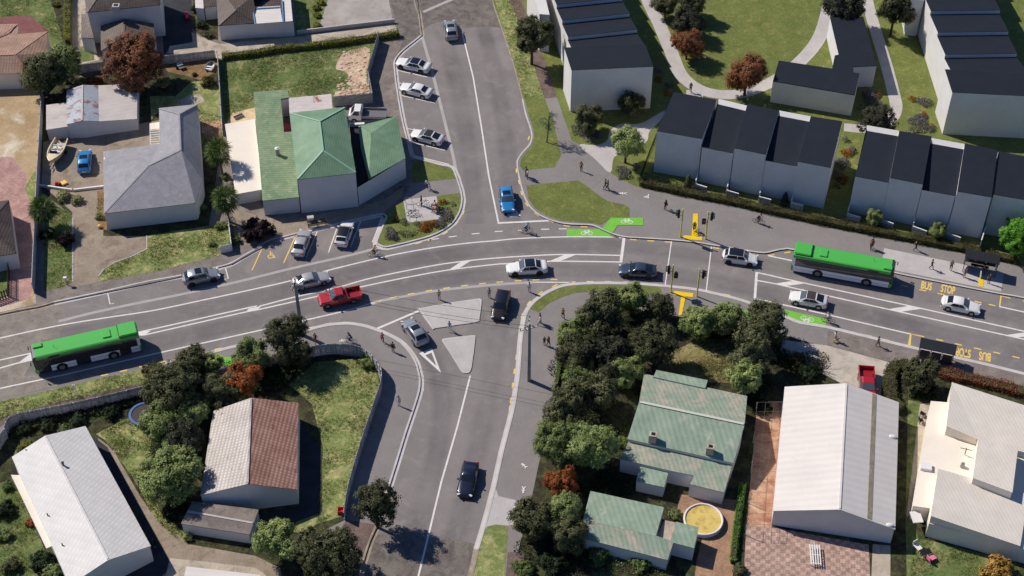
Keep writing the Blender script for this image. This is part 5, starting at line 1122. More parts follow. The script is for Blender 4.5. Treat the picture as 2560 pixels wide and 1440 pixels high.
def car(label, kind, u, v, hd, mat, roof=None, rims=None, cat='car', screen=None, group='cars on the roads and in the parking bays'):
    L_, W_, H, xh, xf, xr, xt, zd, cl, wr = KIND[kind]; w = W_/2; zb = .95 if kind not in ('suv','wagon','hatch') else 1.02
    if kind == 'suv': zb = 1.08
    p = P(u, v, .6); q = P(u+hd[0]*.05, v+hd[1]*.05, .6)-p
    root = empty('parked_car' if 'parked' in label else 'car', (p.x,p.y,.01), math.atan2(q.y,q.x)); tag(root, label, cat, group)
    st = [(.5,.60,.5,.34),(.49,.78,.62,.27),(.465,.90,.70,cl+.03),(.40,.97,.77,cl),(.30,1,.85,cl),(xh,1,zb-.02,cl),(0,1,zb,cl),(-.2,1,zb+.02,cl),(-.34,.995,(zb+zd)/2+.02,cl),(-.42,.97,zd,cl+.02),(-.475,.91,zd-.04,cl+.1),(-.493,.84,zd-.2,cl+.16),(-.5,.74,.6,.4)]
    bm = BM(); rings = []
    for x, ww, zt, z0 in st:
        y = w*ww; cr = .045; pts = [(0,zt+cr),(.5*y,zt+cr*.8),(.8*y,zt+cr*.2),(.95*y,zt-.07),(1.0*y,zt-.22 if zt-.22 > z0+.15 else (zt+z0)/2+.05),(.985*y,z0+.14),(.92*y,z0)]
        rings.append([(x*L_,a,b) for a, b in pts]+[(x*L_,-a,b) for a, b in pts[::-1][:-1]])
    loft(bm, rings)
    wb, wrf = w*.95, w*.735
    def top(x, z, k=1.0): return [(x,wb,zb-.03),(x,wb*.985,zb+.02),(x,wrf*k+.03,z-.07),(x,wrf*k*.8,z-.01),(x,0,z+.025),(x,-wrf*k*.8,z-.01),(x,-wrf*k-.03,z-.07),(x,-wb*.985,zb+.02),(x,-wb,zb-.03)]
    def foot(x, z, k=.95): return [(x,wb*k,z-.03),(x,wb*k*.97,z),(x,wb*k*.9,z+.012),(x,wb*k*.6,z+.035),(x,0,z+.05),(x,-wb*k*.6,z+.035),(x,-wb*k*.9,z+.012),(x,-wb*k*.97,z),(x,-wb*k,z-.03)]
    C = [foot(xh*L_,zb-.02), top(xf*L_,H-.03,.97), top((xf+xr)/2*L_,H), top(xr*L_,H-.04,.95), foot(xt*L_,zd+.0,.9)]
    loft(bm, C, False); o = obj('body', bm, mat, root, True)
    Vc = [[Vector(p) for p in r] for r in C]
    def patch(name, s0, s1, js, m, k0=.0, n=4, off=.014):
        b = BM(); rows = []
        for i in range(n+1):
            s = s0+(s1-s0)*i/n; a = min(int(s), 3); f = s-a; row = [Vc[a][j].lerp(Vc[a+1][j], f) for j in js]
            if k0:
                c0, c1 = row[0].copy(), row[-1].copy(); row = [q.lerp((c0+c1)/2, k0) if j in (0, len(row)-1) else q for j, q in enumerate(row)]
            rows.append(row)
        vs = [[b.verts.new(q) for q in r] for r in rows]
        for i in range(n):
            for j in range(len(js)-1): b.faces.new((vs[i][j], vs[i][j+1], vs[i+1][j+1], vs[i+1][j]))
        bmesh.ops.recalc_face_normals(b, faces=b.faces[:]); b.normal_update()
        cc = Vector((xr*L_*.3,0,.8))
        sg = 1 if sum((f.calc_center_median()-cc).dot(f.normal) for f in b.faces) > 0 else -1
        ns = {v: v.normal*sg for v in b.verts}
        for v in b.verts: v.co += ns[v]*off
        if sg < 0: bmesh.ops.reverse_faces(b, faces=b.faces[:])
        return obj(name, b, m, root, True)
    J = [2,3,4,5,6]
    patch('windscreen', .1, .95, J, screen or glassl, .04); patch('rear_window', 3.1, 3.82, J, glass, .06)
    if isinstance(roof, tuple): patch('sunroof', 1.25, 2.1, [3,4,5], roof[0], .05, 3)
    elif roof: patch('roof_panel', 1.03, 2.93, J, roof, .02, 5)
    for side in (1, -1):
        ja, jb = (1,2) if side > 0 else (7,6); b = BM()
        for s_lo, s_hi in (((.55,.93),(1.72,1.72)),((1.8,1.8),(3.42,3.0))):
            def pt(s, k):
                a = min(int(s), 3); f = s-a; A = Vc[a][ja].lerp(Vc[a+1][ja], f); B = Vc[a][jb].lerp(Vc[a+1][jb], f); q = A.lerp(B, k); q.y += side*.02; return q
            n = 4
            lo = [pt(s_lo[0]+(s_hi[0]-s_lo[0])*i/n, .05) for i in range(n+1)]; hi_ = [pt(s_lo[1]+(s_hi[1]-s_lo[1])*i/n, .93) for i in range(n+1)]
            for i in range(n): quad(b, lo[i], lo[i+1], hi_[i+1], hi_[i])
        bmesh.ops.recalc_face_normals(b, faces=b.faces[:])
        if sum(f.normal.y for f in b.faces)*side < 0: bmesh.ops.reverse_faces(b, faces=b.faces[:])
        obj('side_window', b, glass, root)
        b = BM(); box(b, (xh*L_-.25, side*(w+.09), zb+.02), (.14,.2,.13)); obj('mirror', b, mat, root)
        b = BM(); box(b, (L_*.468, side*w*.70, .69 if kind != 'suv' else .76), (.2,.36,.1), -side*.55); obj('headlight', b, lampm, root)
        b = BM(); box(b, (-L_*.483, side*w*.70, zd-.14), (.12,.42,.13), side*.3); obj('tail_light', b, tailm, root)
        for x in (.295*L_, -.295*L_):
            b = BM(); tube(b, (x, side*(w-.2), wr+.06), (x, side*(w+.004), wr+.06), wr+.07, n=20)
            wh = obj('wheel', b, trimb, root)
            b = BM(); tube(b, (x, side*(w-.2), wr), (x, side*(w+.018), wr), wr, n=20); obj('tyre', b, tyre, wh)
            b = BM(); tube(b, (x, side*(w), wr), (x, side*(w+.028), wr), wr*.66, n=16)
            obj('rim', b, rims or rim, wh)
    b = BM(); box(b, (L_*.497,0,.36), (.06,w*1.1,.16)); obj('grille', b, trimb, root)
    b = BM(); box(b, (-L_*.5,0,.72), (.05,.5,.12)); obj('number_plate', b, plate, root)
    return root
car('grey sport utility car driving up the street at the top', 'suv', 1127, 76, (-18,-113), grey_p, (glass,))
car('white saloon with dark glass roof, topmost of the parked cars in the angled bays', 'saloon', 1033, 162, (-51.8,-11.6), white_p, glass, rimd)
car('white sedan with plain white roof parked in the angled bays', 'sedan', 1040, 225, (-43,-11), white_p)
car('white car with brown and glass roof parked lowest in the angled bays', 'fastback', 1068, 342, (-47,-12), white_p, plain('smoked glass roof', S(58,54,54), .1))
car('bright blue car parked in the gravel yard beside the boat', 'suv', 212, 404, (3,-50), blue_p, (glass,))
car('bright blue car waiting at the upper limit line', 'suv', 1267, 500, (9,73), blue_p, (glass,))
car('silver sedan parked nose-in beside the wheelchair bay', 'sedan', 754, 607, (22,-65), silver_p)
car('white hatchback with black roof parked nose-in beside the silver sedan', 'hatch', 861, 585, (20,-60), white_p, black_p)
car('grey sport utility car parked at the kerb by the lawn', 'suv', 503, 691, (161,-35), grey_p, (glass,), rimd)
car('silver car in the bike-side lane passing behind the pole top', 'sedan', 778, 700, (170,-40), silver_p)
car('white saloon with glass roof and tan seats on the main road, above the yellow dashes', 'saloon', 1317, 669, (-64,3.4), white_p, glass, rimd)
car('dark slate hatchback stopped just before the crossing lines', 'fastback', 1594, 676, (-178,-10), dblue_p, None, rimd, screen=glass)
car('white hatchback with black roof just past the crossing', 'hatch', 1850, 644, (55,7.5), white_p, black_p, rimd)
car('white car with brown glass roof beside the green cycle lane', 'fastback', 2021, 748, (-57,-10.7), white_p, plain('brown glass roof', S(70,64,62), .12))
car('white sedan driving right below the STOP lettering', 'sedan', 2402, 763, (56,11.6), white_p)
car('dark brown-black wagon turning into the lower street', 'wagon', 1252, 763, (-18,70), brown_p, black_p, screen=glass)
car('grey sport utility car waiting at the slip lane give-way line', 'suv', 1037, 830, (-39,-55), grey_p, (glass,))
car('dark navy coupe driving down the lower street', 'coupe', 1170, 1199, (-20,92), navy_p, None, rimd, screen=glass)
def pickup(label, u, v, hd, mat):
    p = P(u, v, .6); q = P(u+hd[0]*.05, v+hd[1]*.05, .6)-p
    root = empty('pickup_truck', (p.x,p.y,.01 if v < 900 else BZ+.02), math.atan2(q.y,q.x)); tag(root, label, 'pickup'); w = .93
    bm = BM(); rings = []
    for x, ww, zt, z0 in [(2.68,.7,.62,.5),(2.62,.85,.9,.42),(2.4,.96,1.04,.42),(1.3,1,1.14,.4),(.9,1,1.15,.4),(-.75,1,1.15,.4),(-.76,1,1.15,.4)]:
        y = w*ww; pts = [(0,zt+.03),(.6*y,zt+.02),(.9*y,zt),(1.0*y,zt-.12),(1.0*y,z0+.12),(.95*y,z0)]
        rings.append([(x,a,b) for a, b in pts]+[(x,-a,b) for a, b in pts[::-1][:-1]])
    loft(bm, rings)
    rg = lambda x, z, k, b: [(x,w*.97,b),(x,w*k,z-.06),(x,w*k*.85,z),(x,-w*k*.85,z),(x,-w*k,z-.06),(x,-w*.97,b)]
    cab = [rg(1.3,1.17,.93,1.1), rg(.55,1.76,.76,1.1), rg(-.35,1.78,.76,1.1), rg(-.74,1.16,.9,1.1)]
    loft(bm, cab, False); obj('body', bm, mat, root, False)
    bm = BM()                                                    # open tray
    for y in (w-.05, -w+.05): box(bm, (-1.72,y,.86), (1.9,.1,.62))
    box(bm, (-2.62,0,.86), (.1,1.86,.62)); box(bm, (-.83,0,.9), (.12,1.7,.55)); obj('tray', bm, mat, root)
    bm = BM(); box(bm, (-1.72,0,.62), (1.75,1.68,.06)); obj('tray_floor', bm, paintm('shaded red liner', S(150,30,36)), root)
    Vc = [[Vector(a) for a in r] for r in cab]
    b = BM(); A = [Vc[0][j].lerp(Vc[1][j], .1) for j in (1,2,3,4)]; B = [Vc[0][j].lerp(Vc[1][j], .93) for j in (1,2,3,4)]
    for j in range(3): quad(b, *[q+Vector((.02,0,.02)) for q in (A[j],B[j],B[j+1],A[j+1])])
    obj('windscreen', b, glassl, root)
    b = BM(); A = [Vc[3][j].lerp(Vc[2][j], .3) for j in (1,2,3,4)]; B = [Vc[3][j].lerp(Vc[2][j], .9) for j in (1,2,3,4)]
    for j in range(3): quad(b, *[q+Vector((-.02,0,.02)) for q in (A[j],A[j+1],B[j+1],B[j])])
    obj('rear_window', b, glass, root)
    for s in (1,-1):
        b = BM()
        for x0, x1, x2, x3 in ((1.0,.16,.16,.52),(.08,-.55,-.32,.08)): quad(b, (x0,s*(w*.955+.016),1.2),(x1,s*(w*.955+.016),1.2),(x2,s*(w*.80+.016),1.66),(x3,s*(w*.80+.016),1.66))
        obj('side_window', b, glass, root)
        b = BM(); box(b, (1.05,s*(w+.1),1.2), (.16,.22,.18)); obj('mirror', b, mat, root)
        b = BM(); box(b, (2.5,s*.66,.86), (.22,.34,.14), -s*.4); obj('headlight', b, lampm, root)
        b = BM(); box(b, (-2.66,s*.85,.9), (.06,.14,.34)); obj('tail_light', b, tailm, root)
        for x in (1.72,-1.5):
            b = BM(); tube(b, (x,s*(w-.22),.42), (x,s*(w+.006),.42), .46, n=20); wh = obj('wheel', b, trimb, root)
            b = BM(); tube(b, (x,s*(w-.22),.38), (x,s*(w+.025),.38), .38, n=20); obj('tyre', b, tyre, wh)
            b = BM(); tube(b, (x,s*w,.38), (x,s*(w+.035),.38), .24, n=14); obj('rim', b, rim, wh)
    b = BM(); box(b, (2.66,0,.72), (.06,1.1,.3)); obj('grille', b, trimb, root)
    return root
pickup('red double cab pickup with open tray on the main road', 850, 744, (-188,37), red_p)
pickup('red pickup parked on the pale drive, nose hidden by the white hall roof', 2167, 966, (4,60), red_p)
def bus(label, fpx, rpx, side):
    f = P(*fpx, 0); r = P(*rpx, 0); d = (f-r).normalized(); n = Vector((-d.y,d.x,0)); L_, W_, H = 12.4, 2.5, 3.08; w = W_/2
    fx = L_/2-3.05; rx = fx-6.05; mid = (f+r)/2-d*((fx+rx)/2)-n*side*(w-.03)
    root = empty('city_bus', (mid.x,mid.y,.01), math.atan2(d.y,d.x)); tag(root, label, 'bus', 'green and white buses')
    green = plain('bus green', S(79,178,74), .4, 0, 0, None, .4); bw = plain('bus white', S(240,241,244), .4, 0, 0, None, .4); bgl = plain('bus glass', S(52,50,52), .08, 0, 0, None, .3); pill = plain('pillar', S(24,24,26), .5)
    bm = BM()
    rr = lambda x, k, zt: [(x,w*k,.34),(x,w*k,2.5),(x,w*k*.985,2.62),(x,-w*k*.985,2.62),(x,-w*k,2.5),(x,-w*k,.34)]
    loft(bm, [rr(L_/2-.02,.93,0), rr(L_/2-.22,.985,0), rr(-L_/2+.1,.985,0), rr(-L_/2,.95,0)]); obj('window_band', bm, bgl, root)
    bm = BM()
    gr = lambda x, k, zz: [(x,w*k,2.5),(x,w*k,2.66),(x,w*k*.95,2.86),(x,w*k*.82,2.96+zz),(x,0,3.0+zz),(x,-w*k*.82,2.96+zz),(x,-w*k*.95,2.86),(x,-w*k,2.66),(x,-w*k,2.5)]
    loft(bm, [gr(L_/2-.42,1.0,0), gr(-L_/2+.06,1.0,0), gr(-L_/2,.97,-.08)]); obj('roof', bm, green, root)
    bm = BM(); fr = lambda x, k, zt, zb_: [(x,w*k,zb_),(x,w*k,2.6),(x,w*k*.9,zt),(x,-w*k*.9,zt),(x,-w*k,2.6),(x,-w*k,zb_)]
    loft(bm, [fr(L_/2-.425,.995,2.96,2.45), fr(L_/2-.12,.985,2.9,2.3), fr(L_/2+.01,.94,2.6,2.2)]); obj('front_fairing', bm, plain('bus front', S(58,60,70), .35), root)
    bm = BM(); box(bm, (-L_/2+1.12,.0,3.08), (2.1,2.1,.26)); bmesh.ops.bevel(bm, geom=bm.edges[:], offset=.08, segments=2, affect='EDGES'); obj('roof_pod', bm, green, root)
    bm = BM(); box(bm, (-L_/2+2.22,0,3.03), (.1,2.05,.14)); obj('pod_grille', bm, pill, root)
    bm = BM(); box(bm, (-L_/2+3.6,-.05,3.05), (.95,1.25,.16)); bmesh.ops.bevel(bm, geom=bm.edges[:], offset=.03, segments=1, affect='EDGES'); obj('roof_hatch', bm, green, root)
    bm = BM(); box(bm, (L_/2-.85,-side*0-.62*1,3.06), (1.1,.72,.22)); bmesh.ops.bevel(bm, geom=bm.edges[:], offset=.06, segments=2, affect='EDGES'); obj('roof_pod', bm, green, root)
    bm = BM(); tube(bm, (L_/2-2.6,.2,3.0), (L_/2-2.75,.2,3.4), .02); obj('aerial', bm, pill, root)
    def panel(x0, x1, z0, z1, s, m, name, th=.03):
        b = BM(); box(b, ((x0+x1)/2, s*(w-.012+th/2), (z0+z1)/2), (abs(x1-x0), th, z1-z0)); return obj(name, b, m, root)
    X = lambda t: L_/2-t*L_
    for a, b_ in ((.15,.385),(.52,.795),(.905,.985)): 
        q = panel(X(a), X(b_), .3, 1.22, 1, bw, 'side_panel')
        e = BM(); box(e, ((X(a)+X(b_))/2, w+.02, .76), (abs(X(a)-X(b_)), .012, .03)); obj('panel_seam', e, pill, q)
    q = panel(X(.03), X(.985), .3, 1.22, -1, bw, 'side_panel'); e = BM(); box(e, ((X(.03)+X(.985))/2, -w-.02, .76), (L_*.955, .012, .03)); obj('panel_seam', e, pill, q)
    for s in (1,-1):
        panel(X(.972), X(1.0), 1.22, 2.5, s, bw, 'rear_pillar'); panel(X(.985), X(1.0), .32, 1.22, s, green, 'rear_corner', .034); panel(X(0.003), X(.03), .3, 1.0, s, green, 'front_corner', .034)
        e = BM(); box(e, (0, s*(w+.012), 2.28 if s < 0 else 2.42), (L_*.9, .014, .05)); obj('window_trim', e, plain('trim strip', S(128,122,120), .4), root)
        for i in range(7): panel(X(.17+.115*i)-.02, X(.17+.115*i)+.02, 1.22, 2.5, s, pill, 'window_pillar', .016)
        for x in (fx, rx):
            e = BM(); tube(e, (x,s*(w-.35),.55), (x,s*(w+.03),.55), .66, n=24); wh = obj('wheel', e, pill, root)
            e = BM(); tube(e, (x,s*(w-.35),.49), (x,s*(w+.045),.49), .49, n=24); obj('tyre', e, tyre, wh)
            e = BM(); tube(e, (x,s*w,.49), (x,s*(w+.055),.49), .33, n=18); obj('rim', e, plain('bus rim', S(136,136,138), .5, .2), wh)
        e = BM(); tube(e, (L_/2-.1,s*(w-.1),2.6), (L_/2+.28,s*(w+.08),2.45), .025); box(e, (L_/2+.28,s*(w+.08),2.2), (.1,.2,.42)); obj('mirror', e, pill, root)
        e = BM(); box(e, (L_/2-.01,s*.85,.72), (.1,.42,.2)); obj('headlight', e, lampm, root)
        e = BM(); box(e, (-L_/2,s*1.0,1.0), (.05,.16,.5)); obj('tail_light', e, tailm, root)
    for a, b_ in ((.04,.145),(.395,.51),(.8,.9)):
        q = panel(X(a), X(b_), .36, 2.46, 1, bgl, 'door', .02)
        e = BM(); xm = (X(a)+X(b_))/2
        for x in (X(a),xm,X(b_)): box(e, (x,w+.015,1.41), (.05,.02,2.1))
        for sg in (1,-1): bar(e, (xm+sg*.12,w+.03,.85), (xm+sg*.5,w+.03,1.45), .035)
        obj('door_frame', e, pill, q)
    e = BM(); box(e, (L_/2-.0,0,.62), (.12,2.2,.6)); bmesh.ops.bevel(e, geom=e.edges[:], offset=.05, segments=1, affect='EDGES'); obj('front_bumper', e, green, root)
    e = BM(); box(e, (-L_/2+.0,0,.9), (.08,2.3,1.1)); obj('rear_panel', e, green, root)
    e = BM(); box(e, (-L_/2+.0,0,2.0), (.06,2.2,.9)); obj('rear_window', e, bgl, root)
    for i, s in enumerate((1,-1)):
        e = BM(); box(e, (X(.2),s*(w+.01),2.62), (1.3,.03,.16)); obj('destination_sign', e, pill, root)
    return root
bus('green roofed bus with doors on the lower left main road', (158.3,924.8), (286.4,895.5), 1)
bus('green roofed bus at the upper bus stop beside the footpath', (2163.8,713.5), (2042.9,691.6), -1)
# white flat deck truck
root = empty('flatbed_truck', P(918,297,BZ), math.pi*.985); tag(root, 'white cab truck with grey open deck between the shop and the rubble fence', 'truck')
bm = BM(); loft(bm, [[(x,y*k,z) for y, z in ((.95,.4),(.95,1.15),(.85,1.2+h_),(-.85,1.2+h_),(-.95,1.15),(-.95,.4))] for x, k, h_ in ((2.45,.9,-.1),(2.2,1,.05),(1.6,.95,.75),(.75,.95,.75),(.7,.97,.2))]); obj('cab', bm, white_p, root)
bm = BM(); quad(bm, (2.16,.72,1.31),(2.16,-.72,1.31),(1.68,-.68,1.9),(1.68,.68,1.9)); bmesh.ops.recalc_face_normals(bm, faces=bm.faces[:]); obj('windscreen', bm, glass, root)
for s in (1,-1):
    bm = BM(); quad(bm, (1.9,s*.93,1.25),(.95,s*.93,1.25),(.95,s*.84,1.85),(1.6,s*.84,1.85)); obj('side_window', bm, glass, root)
    for x in (1.7,-1.4):
        bm = BM(); tube(bm, (x,s*.72,.36), (x,s*.97,.36), .36, n=16); wh = obj('wheel', bm, tyre, root); bm = BM(); tube(bm, (x,s*.95,.36), (x,s*.985,.36), .2, n=12); obj('rim', bm, rim, wh)
bm = BM(); box(bm, (-1.1,0,.85), (3.3,1.95,.12)); obj('deck', bm, plain('deck boards', S(106,104,108), .8), root)
bm = BM(); box(bm, (.58,0,1.35), (.08,1.95,1.0)); [box(bm, (-1.1,s*.95,1.05), (3.3,.06,.35)) for s in (1,-1)]; box(bm, (-2.73,0,1.05), (.06,1.95,.35)); obj('deck_side', bm, steel, root)
# boats
def hull(bm, Lh, Wh, Hh, mi=0, n=14, z0=.0):
    rows = []
    for i in range(n+1):
        t = i/n; x = -Lh/2+Lh*t; k = (1-max(0,(t-.45)/.55)**2.2)*(.86+.14*min(1,t*3)); y = max(.015,Wh/2*k); zt = z0+Hh*(1+.25*t*t); zk = z0+Hh*.35*max(0,(t-.6)/.4)**2
        rows.append([(x,0,zk),(x,y*.8,zk+.22*Hh),(x,y,zt),(x,y*.86,zt),(x,y*.7,zk+.3*Hh),(x,0,zk+.18*Hh),(x,-y*.7,zk+.3*Hh),(x,-y*.86,zt),(x,-y,zt),(x,-y*.8,zk+.22*Hh)])
    loft(bm, rows, True, mi)
p = P(144,392,BZ); root = empty('trailer_boat', p, R(-96)); tag(root, 'cream motor boat on a trailer beside the tall grey fence', 'boat')
cream = plain('cream gelcoat', S(222,204,166), .4)
bm = BM(); hull(bm, 5.0, 2.15, .75, 0, 14, .5); obj('hull', bm, cream, root)
bm = BM(); box(bm, (-.5,0,.82), (2.8,1.45,.06)); obj('deck_floor', bm, conc, root); bm = BM(); loft(bm, [[(x,y,1.28),(x,y*.5,1.36),(x,-y*.5,1.36),(x,-y,1.28),(x,0,1.2)] for x, y in ((.95,.9),(1.5,.78),(2.0,.5),(2.4,.16))]); obj('foredeck', bm, cream, root)
for x, y in ((.1,.35),(.1,-.35),(-.7,.35),(-.7,-.35)): bm = BM(); box(bm, (x,y,1.0), (.45,.45,.3)); box(bm, (x-.2,y,1.2), (.08,.45,.3)); obj('seat', bm, trimw, root)
bm = BM(); quad(bm, (.95,.55,1.25),(.95,-.55,1.25),(.7,-.5,1.65),(.7,.5,1.65)); obj('windscreen', bm, glass, root)
bm = BM(); box(bm, (-2.45,0,1.0), (.35,.4,.6)); box(bm, (-2.5,0,.6), (.15,.15,.6)); obj('outboard_motor', bm, darkm, root)
bm = BM(); bar(bm, (-2.2,.5,.4),(2.3,.3,.4),.08); bar(bm, (-2.2,-.5,.4),(2.3,-.3,.4),.08); bar(bm,(2.3,0,.4),(3.1,0,.4),.09); bar(bm,(2.3,.3,.4),(2.3,-.3,.4),.08); bar(bm,(-.8,.95,.3),(-.8,-.95,.3),.08); obj('trailer', bm, steel, root)
for s in (1,-1): bm = BM(); tube(bm, (-.8,s*.85,.3),(-.8,s*1.05,.3),.3,n=14); obj('wheel', bm, tyre, root)
root = empty('dinghy', P(527,170,BZ), R(80)); tag(root, 'small grey open dinghy in the corner of the back garden', 'boat')
bm = BM(); hull(bm, 1.9, 1.35, .5); obj('hull', bm, plain('grey aluminium', S(150,152,152), .45, .3), root); bm = BM(); box(bm, (-.2,0,.4), (.25,1.15,.05)); box(bm, (-.75,0,.4), (.25,1.1,.05)); obj('thwart', bm, trimw, root)
# ================================================================ BICYCLES AND PEOPLE
bikeb = plain('bicycle black', S(28,28,30), .5); bsilver = plain('bicycle steel', S(170,170,172), .35, .6)
def bike_proto():
    root = empty('bicycle', (0,0,0))
    for x in (.52,-.52):
        bm = BM(); ring(bm, (x,0,.345), .33, .022, 'Y', 24, 5); w_ = obj('wheel', bm, bikeb, root)
        bm = BM(); 
        for i in range(8): a = i*math.pi/8; bar(bm, (x+.32*math.cos(a),0,.345+.32*math.sin(a)), (x-.32*math.cos(a),0,.345-.32*math.sin(a)), .006)
        obj('spoke', bm, bsilver, w_)
    bm = BM()
    for a, b in (((-.52,0,.345),(-.08,0,.3)),((-.08,0,.3),(-.2,0,.82)),((-.52,0,.345),(-.18,0,.72)),((-.18,0,.74),(.36,0,.8)),((-.08,0,.3),(.38,0,.7)),((.33,0,.9),(.52,0,.345))): tube(bm, a, b, .022, n=6)
    tube(bm, (-.08,.1,.3),(-.08,-.1,.3),.07,n=10); obj('frame', bm, bikeb, root)
    bm = BM(); tube(bm, (.36,0,.88),(.42,0,1.0),.018,n=6); tube(bm, (.42,.28,1.0),(.42,-.28,1.0),.016,n=6); obj('handlebar', bm, bikeb, root)
    bm = BM(); box(bm, (-.22,0,.86), (.26,.13,.05)); obj('saddle', bm, bikeb, root)
    return root
BIKE = bike_proto(); bike_used = [False]
def bicycle(label, u, v, hd, z=.005, lean=0):
    p = P(u, v, z); q = P(u+hd[0], v+hd[1], z)-p; o = BIKE if not bike_used[0] else dup(BIKE); bike_used[0] = True
    o.location = p; o.rotation_euler = (lean, 0, math.atan2(q.y,q.x)); tag(o, label, 'bicycle', 'bicycles'); return o
POSE = {}
def body_mesh(name, J, E):
    """one continuous figure grown over a skeleton; J: joint -> (x,y,z,radius,region); faces take the region of the nearest bone"""
    keys = list(J); me = bpy.data.meshes.new('sk'); me.from_pydata([J[k][:3] for k in keys], [(keys.index(a), keys.index(b)) for a, b in E], [])
    o = bpy.data.objects.new('sk', me); COL.objects.link(o)
    o.modifiers.new('s', 'SKIN'); sub = o.modifiers.new('u', 'SUBSURF'); sub.levels = 1; sub.render_levels = 1
    sv = me.skin_vertices[0].data
    for i, k in enumerate(keys):
        r = J[k][3]; sv[i].radius = r if isinstance(r, tuple) else (r, r); sv[i].use_root = (k == 'pel')
    bpy.context.view_layer.update()
    m2 = bpy.data.meshes.new_from_object(o.evaluated_get(bpy.context.evaluated_depsgraph_get())); bpy.data.objects.remove(o)
    seg = [(Vector(J[a][:3]), Vector(J[b][:3]), J[b][4]) for a, b in E]
    for _ in range(5): m2.materials.append(None)
    for f in m2.polygons:
        c = f.center; best = (9, 0)
        for a, b, rg in seg:
            d = b-a; t = max(0, min(1, (c-a).dot(d)/max(1e-9, d.length_squared))); q = (c-(a+d*t)).length
            if q < best[0]: best = (q, rg)
        f.material_index = best[1]; f.use_smooth = True
    m2.name = name; return m2
SK, SH, TR, FT = 0, 1, 2, 3
def figure(pose):
    if pose in POSE: return POSE[pose]
    J = {'pel': (0,0,.95,(.15,.115),TR), 'wst': (0,0,1.08,(.14,.1),SH), 'chs': (0,0,1.3,(.165,.115),SH), 'nek': (.01,0,1.46,.058,SK), 'hed': (.03,0,1.58,(.078,.095),SK), 'top': (.02,0,1.69,(.06,.07),SK)}
    hz = 0; arm = {1: ((-.02,.235,1.12),(.05,.25,.88)), -1: ((-.02,-.235,1.12),(.05,-.25,.88))}; leg = {1: ((.02,.1,.5),(0,.1,.09)), -1: ((.02,-.1,.5),(0,-.1,.09))}
    if pose == 'walk': arm = {1: ((-.12,.23,1.14),(-.14,.25,.9)), -1: ((.08,-.23,1.13),(.2,-.22,.93))}; leg = {1: ((.2,.09,.54),(.24,.09,.12)), -1: ((-.02,-.09,.5),(-.3,-.09,.17))}
    if pose == 'stride': arm = {1: ((.1,.23,1.13),(.24,.2,.98)), -1: ((-.14,-.23,1.15),(-.12,-.25,.9))}; leg = {1: ((0,.09,.5),(-.24,.09,.15)), -1: ((.18,-.09,.53),(.26,-.09,.11))}
    if pose == 'phone': arm = {1: ((.06,.24,1.12),(.24,.12,1.3)), -1: ((-.02,-.235,1.12),(.05,-.25,.88))}; leg = {1: ((.05,.11,.5),(.03,.12,.09)), -1: ((.01,-.1,.5),(-.03,-.1,.09))}
    if pose == 'sit':
        for k in J: x = J[k]; J[k] = (x[0]-.02,x[1],x[2]-.42,x[3],x[4])
        arm = {1: ((.04,.24,.74),(.26,.17,.66)), -1: ((.04,-.24,.74),(.26,-.17,.66))}; leg = {1: ((.42,.12,.52),(.44,.12,.09)), -1: ((.42,-.1,.52),(.38,-.1,.09))}; hz = -.42
    if pose == 'ride':
        J.update({'pel': (-.2,0,.97,(.145,.115),TR), 'wst': (-.12,0,1.1,(.13,.1),SH), 'chs': (.05,0,1.3,(.16,.115),SH), 'nek': (.15,0,1.44,.056,SK), 'hed': (.21,0,1.56,(.078,.09),SK), 'top': (.21,0,1.66,(.06,.07),SK)})
        arm = {1: ((.22,.25,1.16),(.38,.24,1.05)), -1: ((.22,-.25,1.16),(.38,-.24,1.05))}; leg = {1: ((.17,.12,.78),(-.02,.12,.42)), -1: ((.14,-.12,.62),(-.02,-.12,.21))}
    dx = .05 if pose == 'ride' else 0; sz = J['chs'][2]+.1; sx = J['chs'][0]+(.05 if pose == 'ride' else -.01); hx, hzz = J['pel'][0], J['pel'][2]-.06
    E = [('pel','wst'),('wst','chs'),('chs','nek'),('nek','hed'),('hed','top')]
    for s in (1,-1):
        n = 'l' if s > 0 else 'r'; el, wr = arm[s]; kn, an = leg[s]; wv = Vector(wr); dr = (wv-Vector(el)).normalized()
        J[n+'sh'] = (sx,s*.185,sz,.062,SH); J[n+'el'] = (*el,.046,SH); J[n+'wr'] = (*wr,.03,SK); hd = wv+dr*.08; J[n+'ha'] = (*hd,(.04,.022),SK)
        E += [('chs',n+'sh'),(n+'sh',n+'el'),(n+'el',n+'wr'),(n+'wr',n+'ha')]
        side_ = Vector((-dr.z,0,dr.x)); side_ = side_.normalized() if side_.length > .1 else Vector((1,0,0)); cu_ = Vector((0,-s,0))
        for i, (o_, l_) in enumerate(((-.03,.062),(-.01,.075),(.01,.078),(.03,.07))):
            b0 = hd+side_*o_+dr*.02; t0_ = hd+side_*o_*1.15+dr*l_+cu_*.018; J[f'{n}f{i}'] = (*b0,.012,SK); J[f'{n}g{i}'] = (*t0_,.008,SK); E += [(n+'ha',f'{n}f{i}'),(f'{n}f{i}',f'{n}g{i}')]
        th = wv+dr*.03+side_*.045+cu_*.02; J[n+'th'] = (*th,.011,SK); E.append((n+'wr',n+'th'))
        J[n+'hp'] = (hx,s*.085,hzz,.098,TR); J[n+'kn'] = (*kn,.066,TR); J[n+'an'] = (*an,.042,TR); J[n+'to'] = (an[0]+.15,an[1]+s*.015,max(.04,an[2]-.055),.038,FT)
        E += [('pel',n+'hp'),(n+'hp',n+'kn'),(n+'kn',n+'an'),(n+'an',n+'to')]
    me = body_mesh('person', J, E); h = Vector(J['hed'][:3])
    bm = BM(); ball(bm, h+Vector((-.02,0,.05)), (.115,.098,.115), 12, 8)
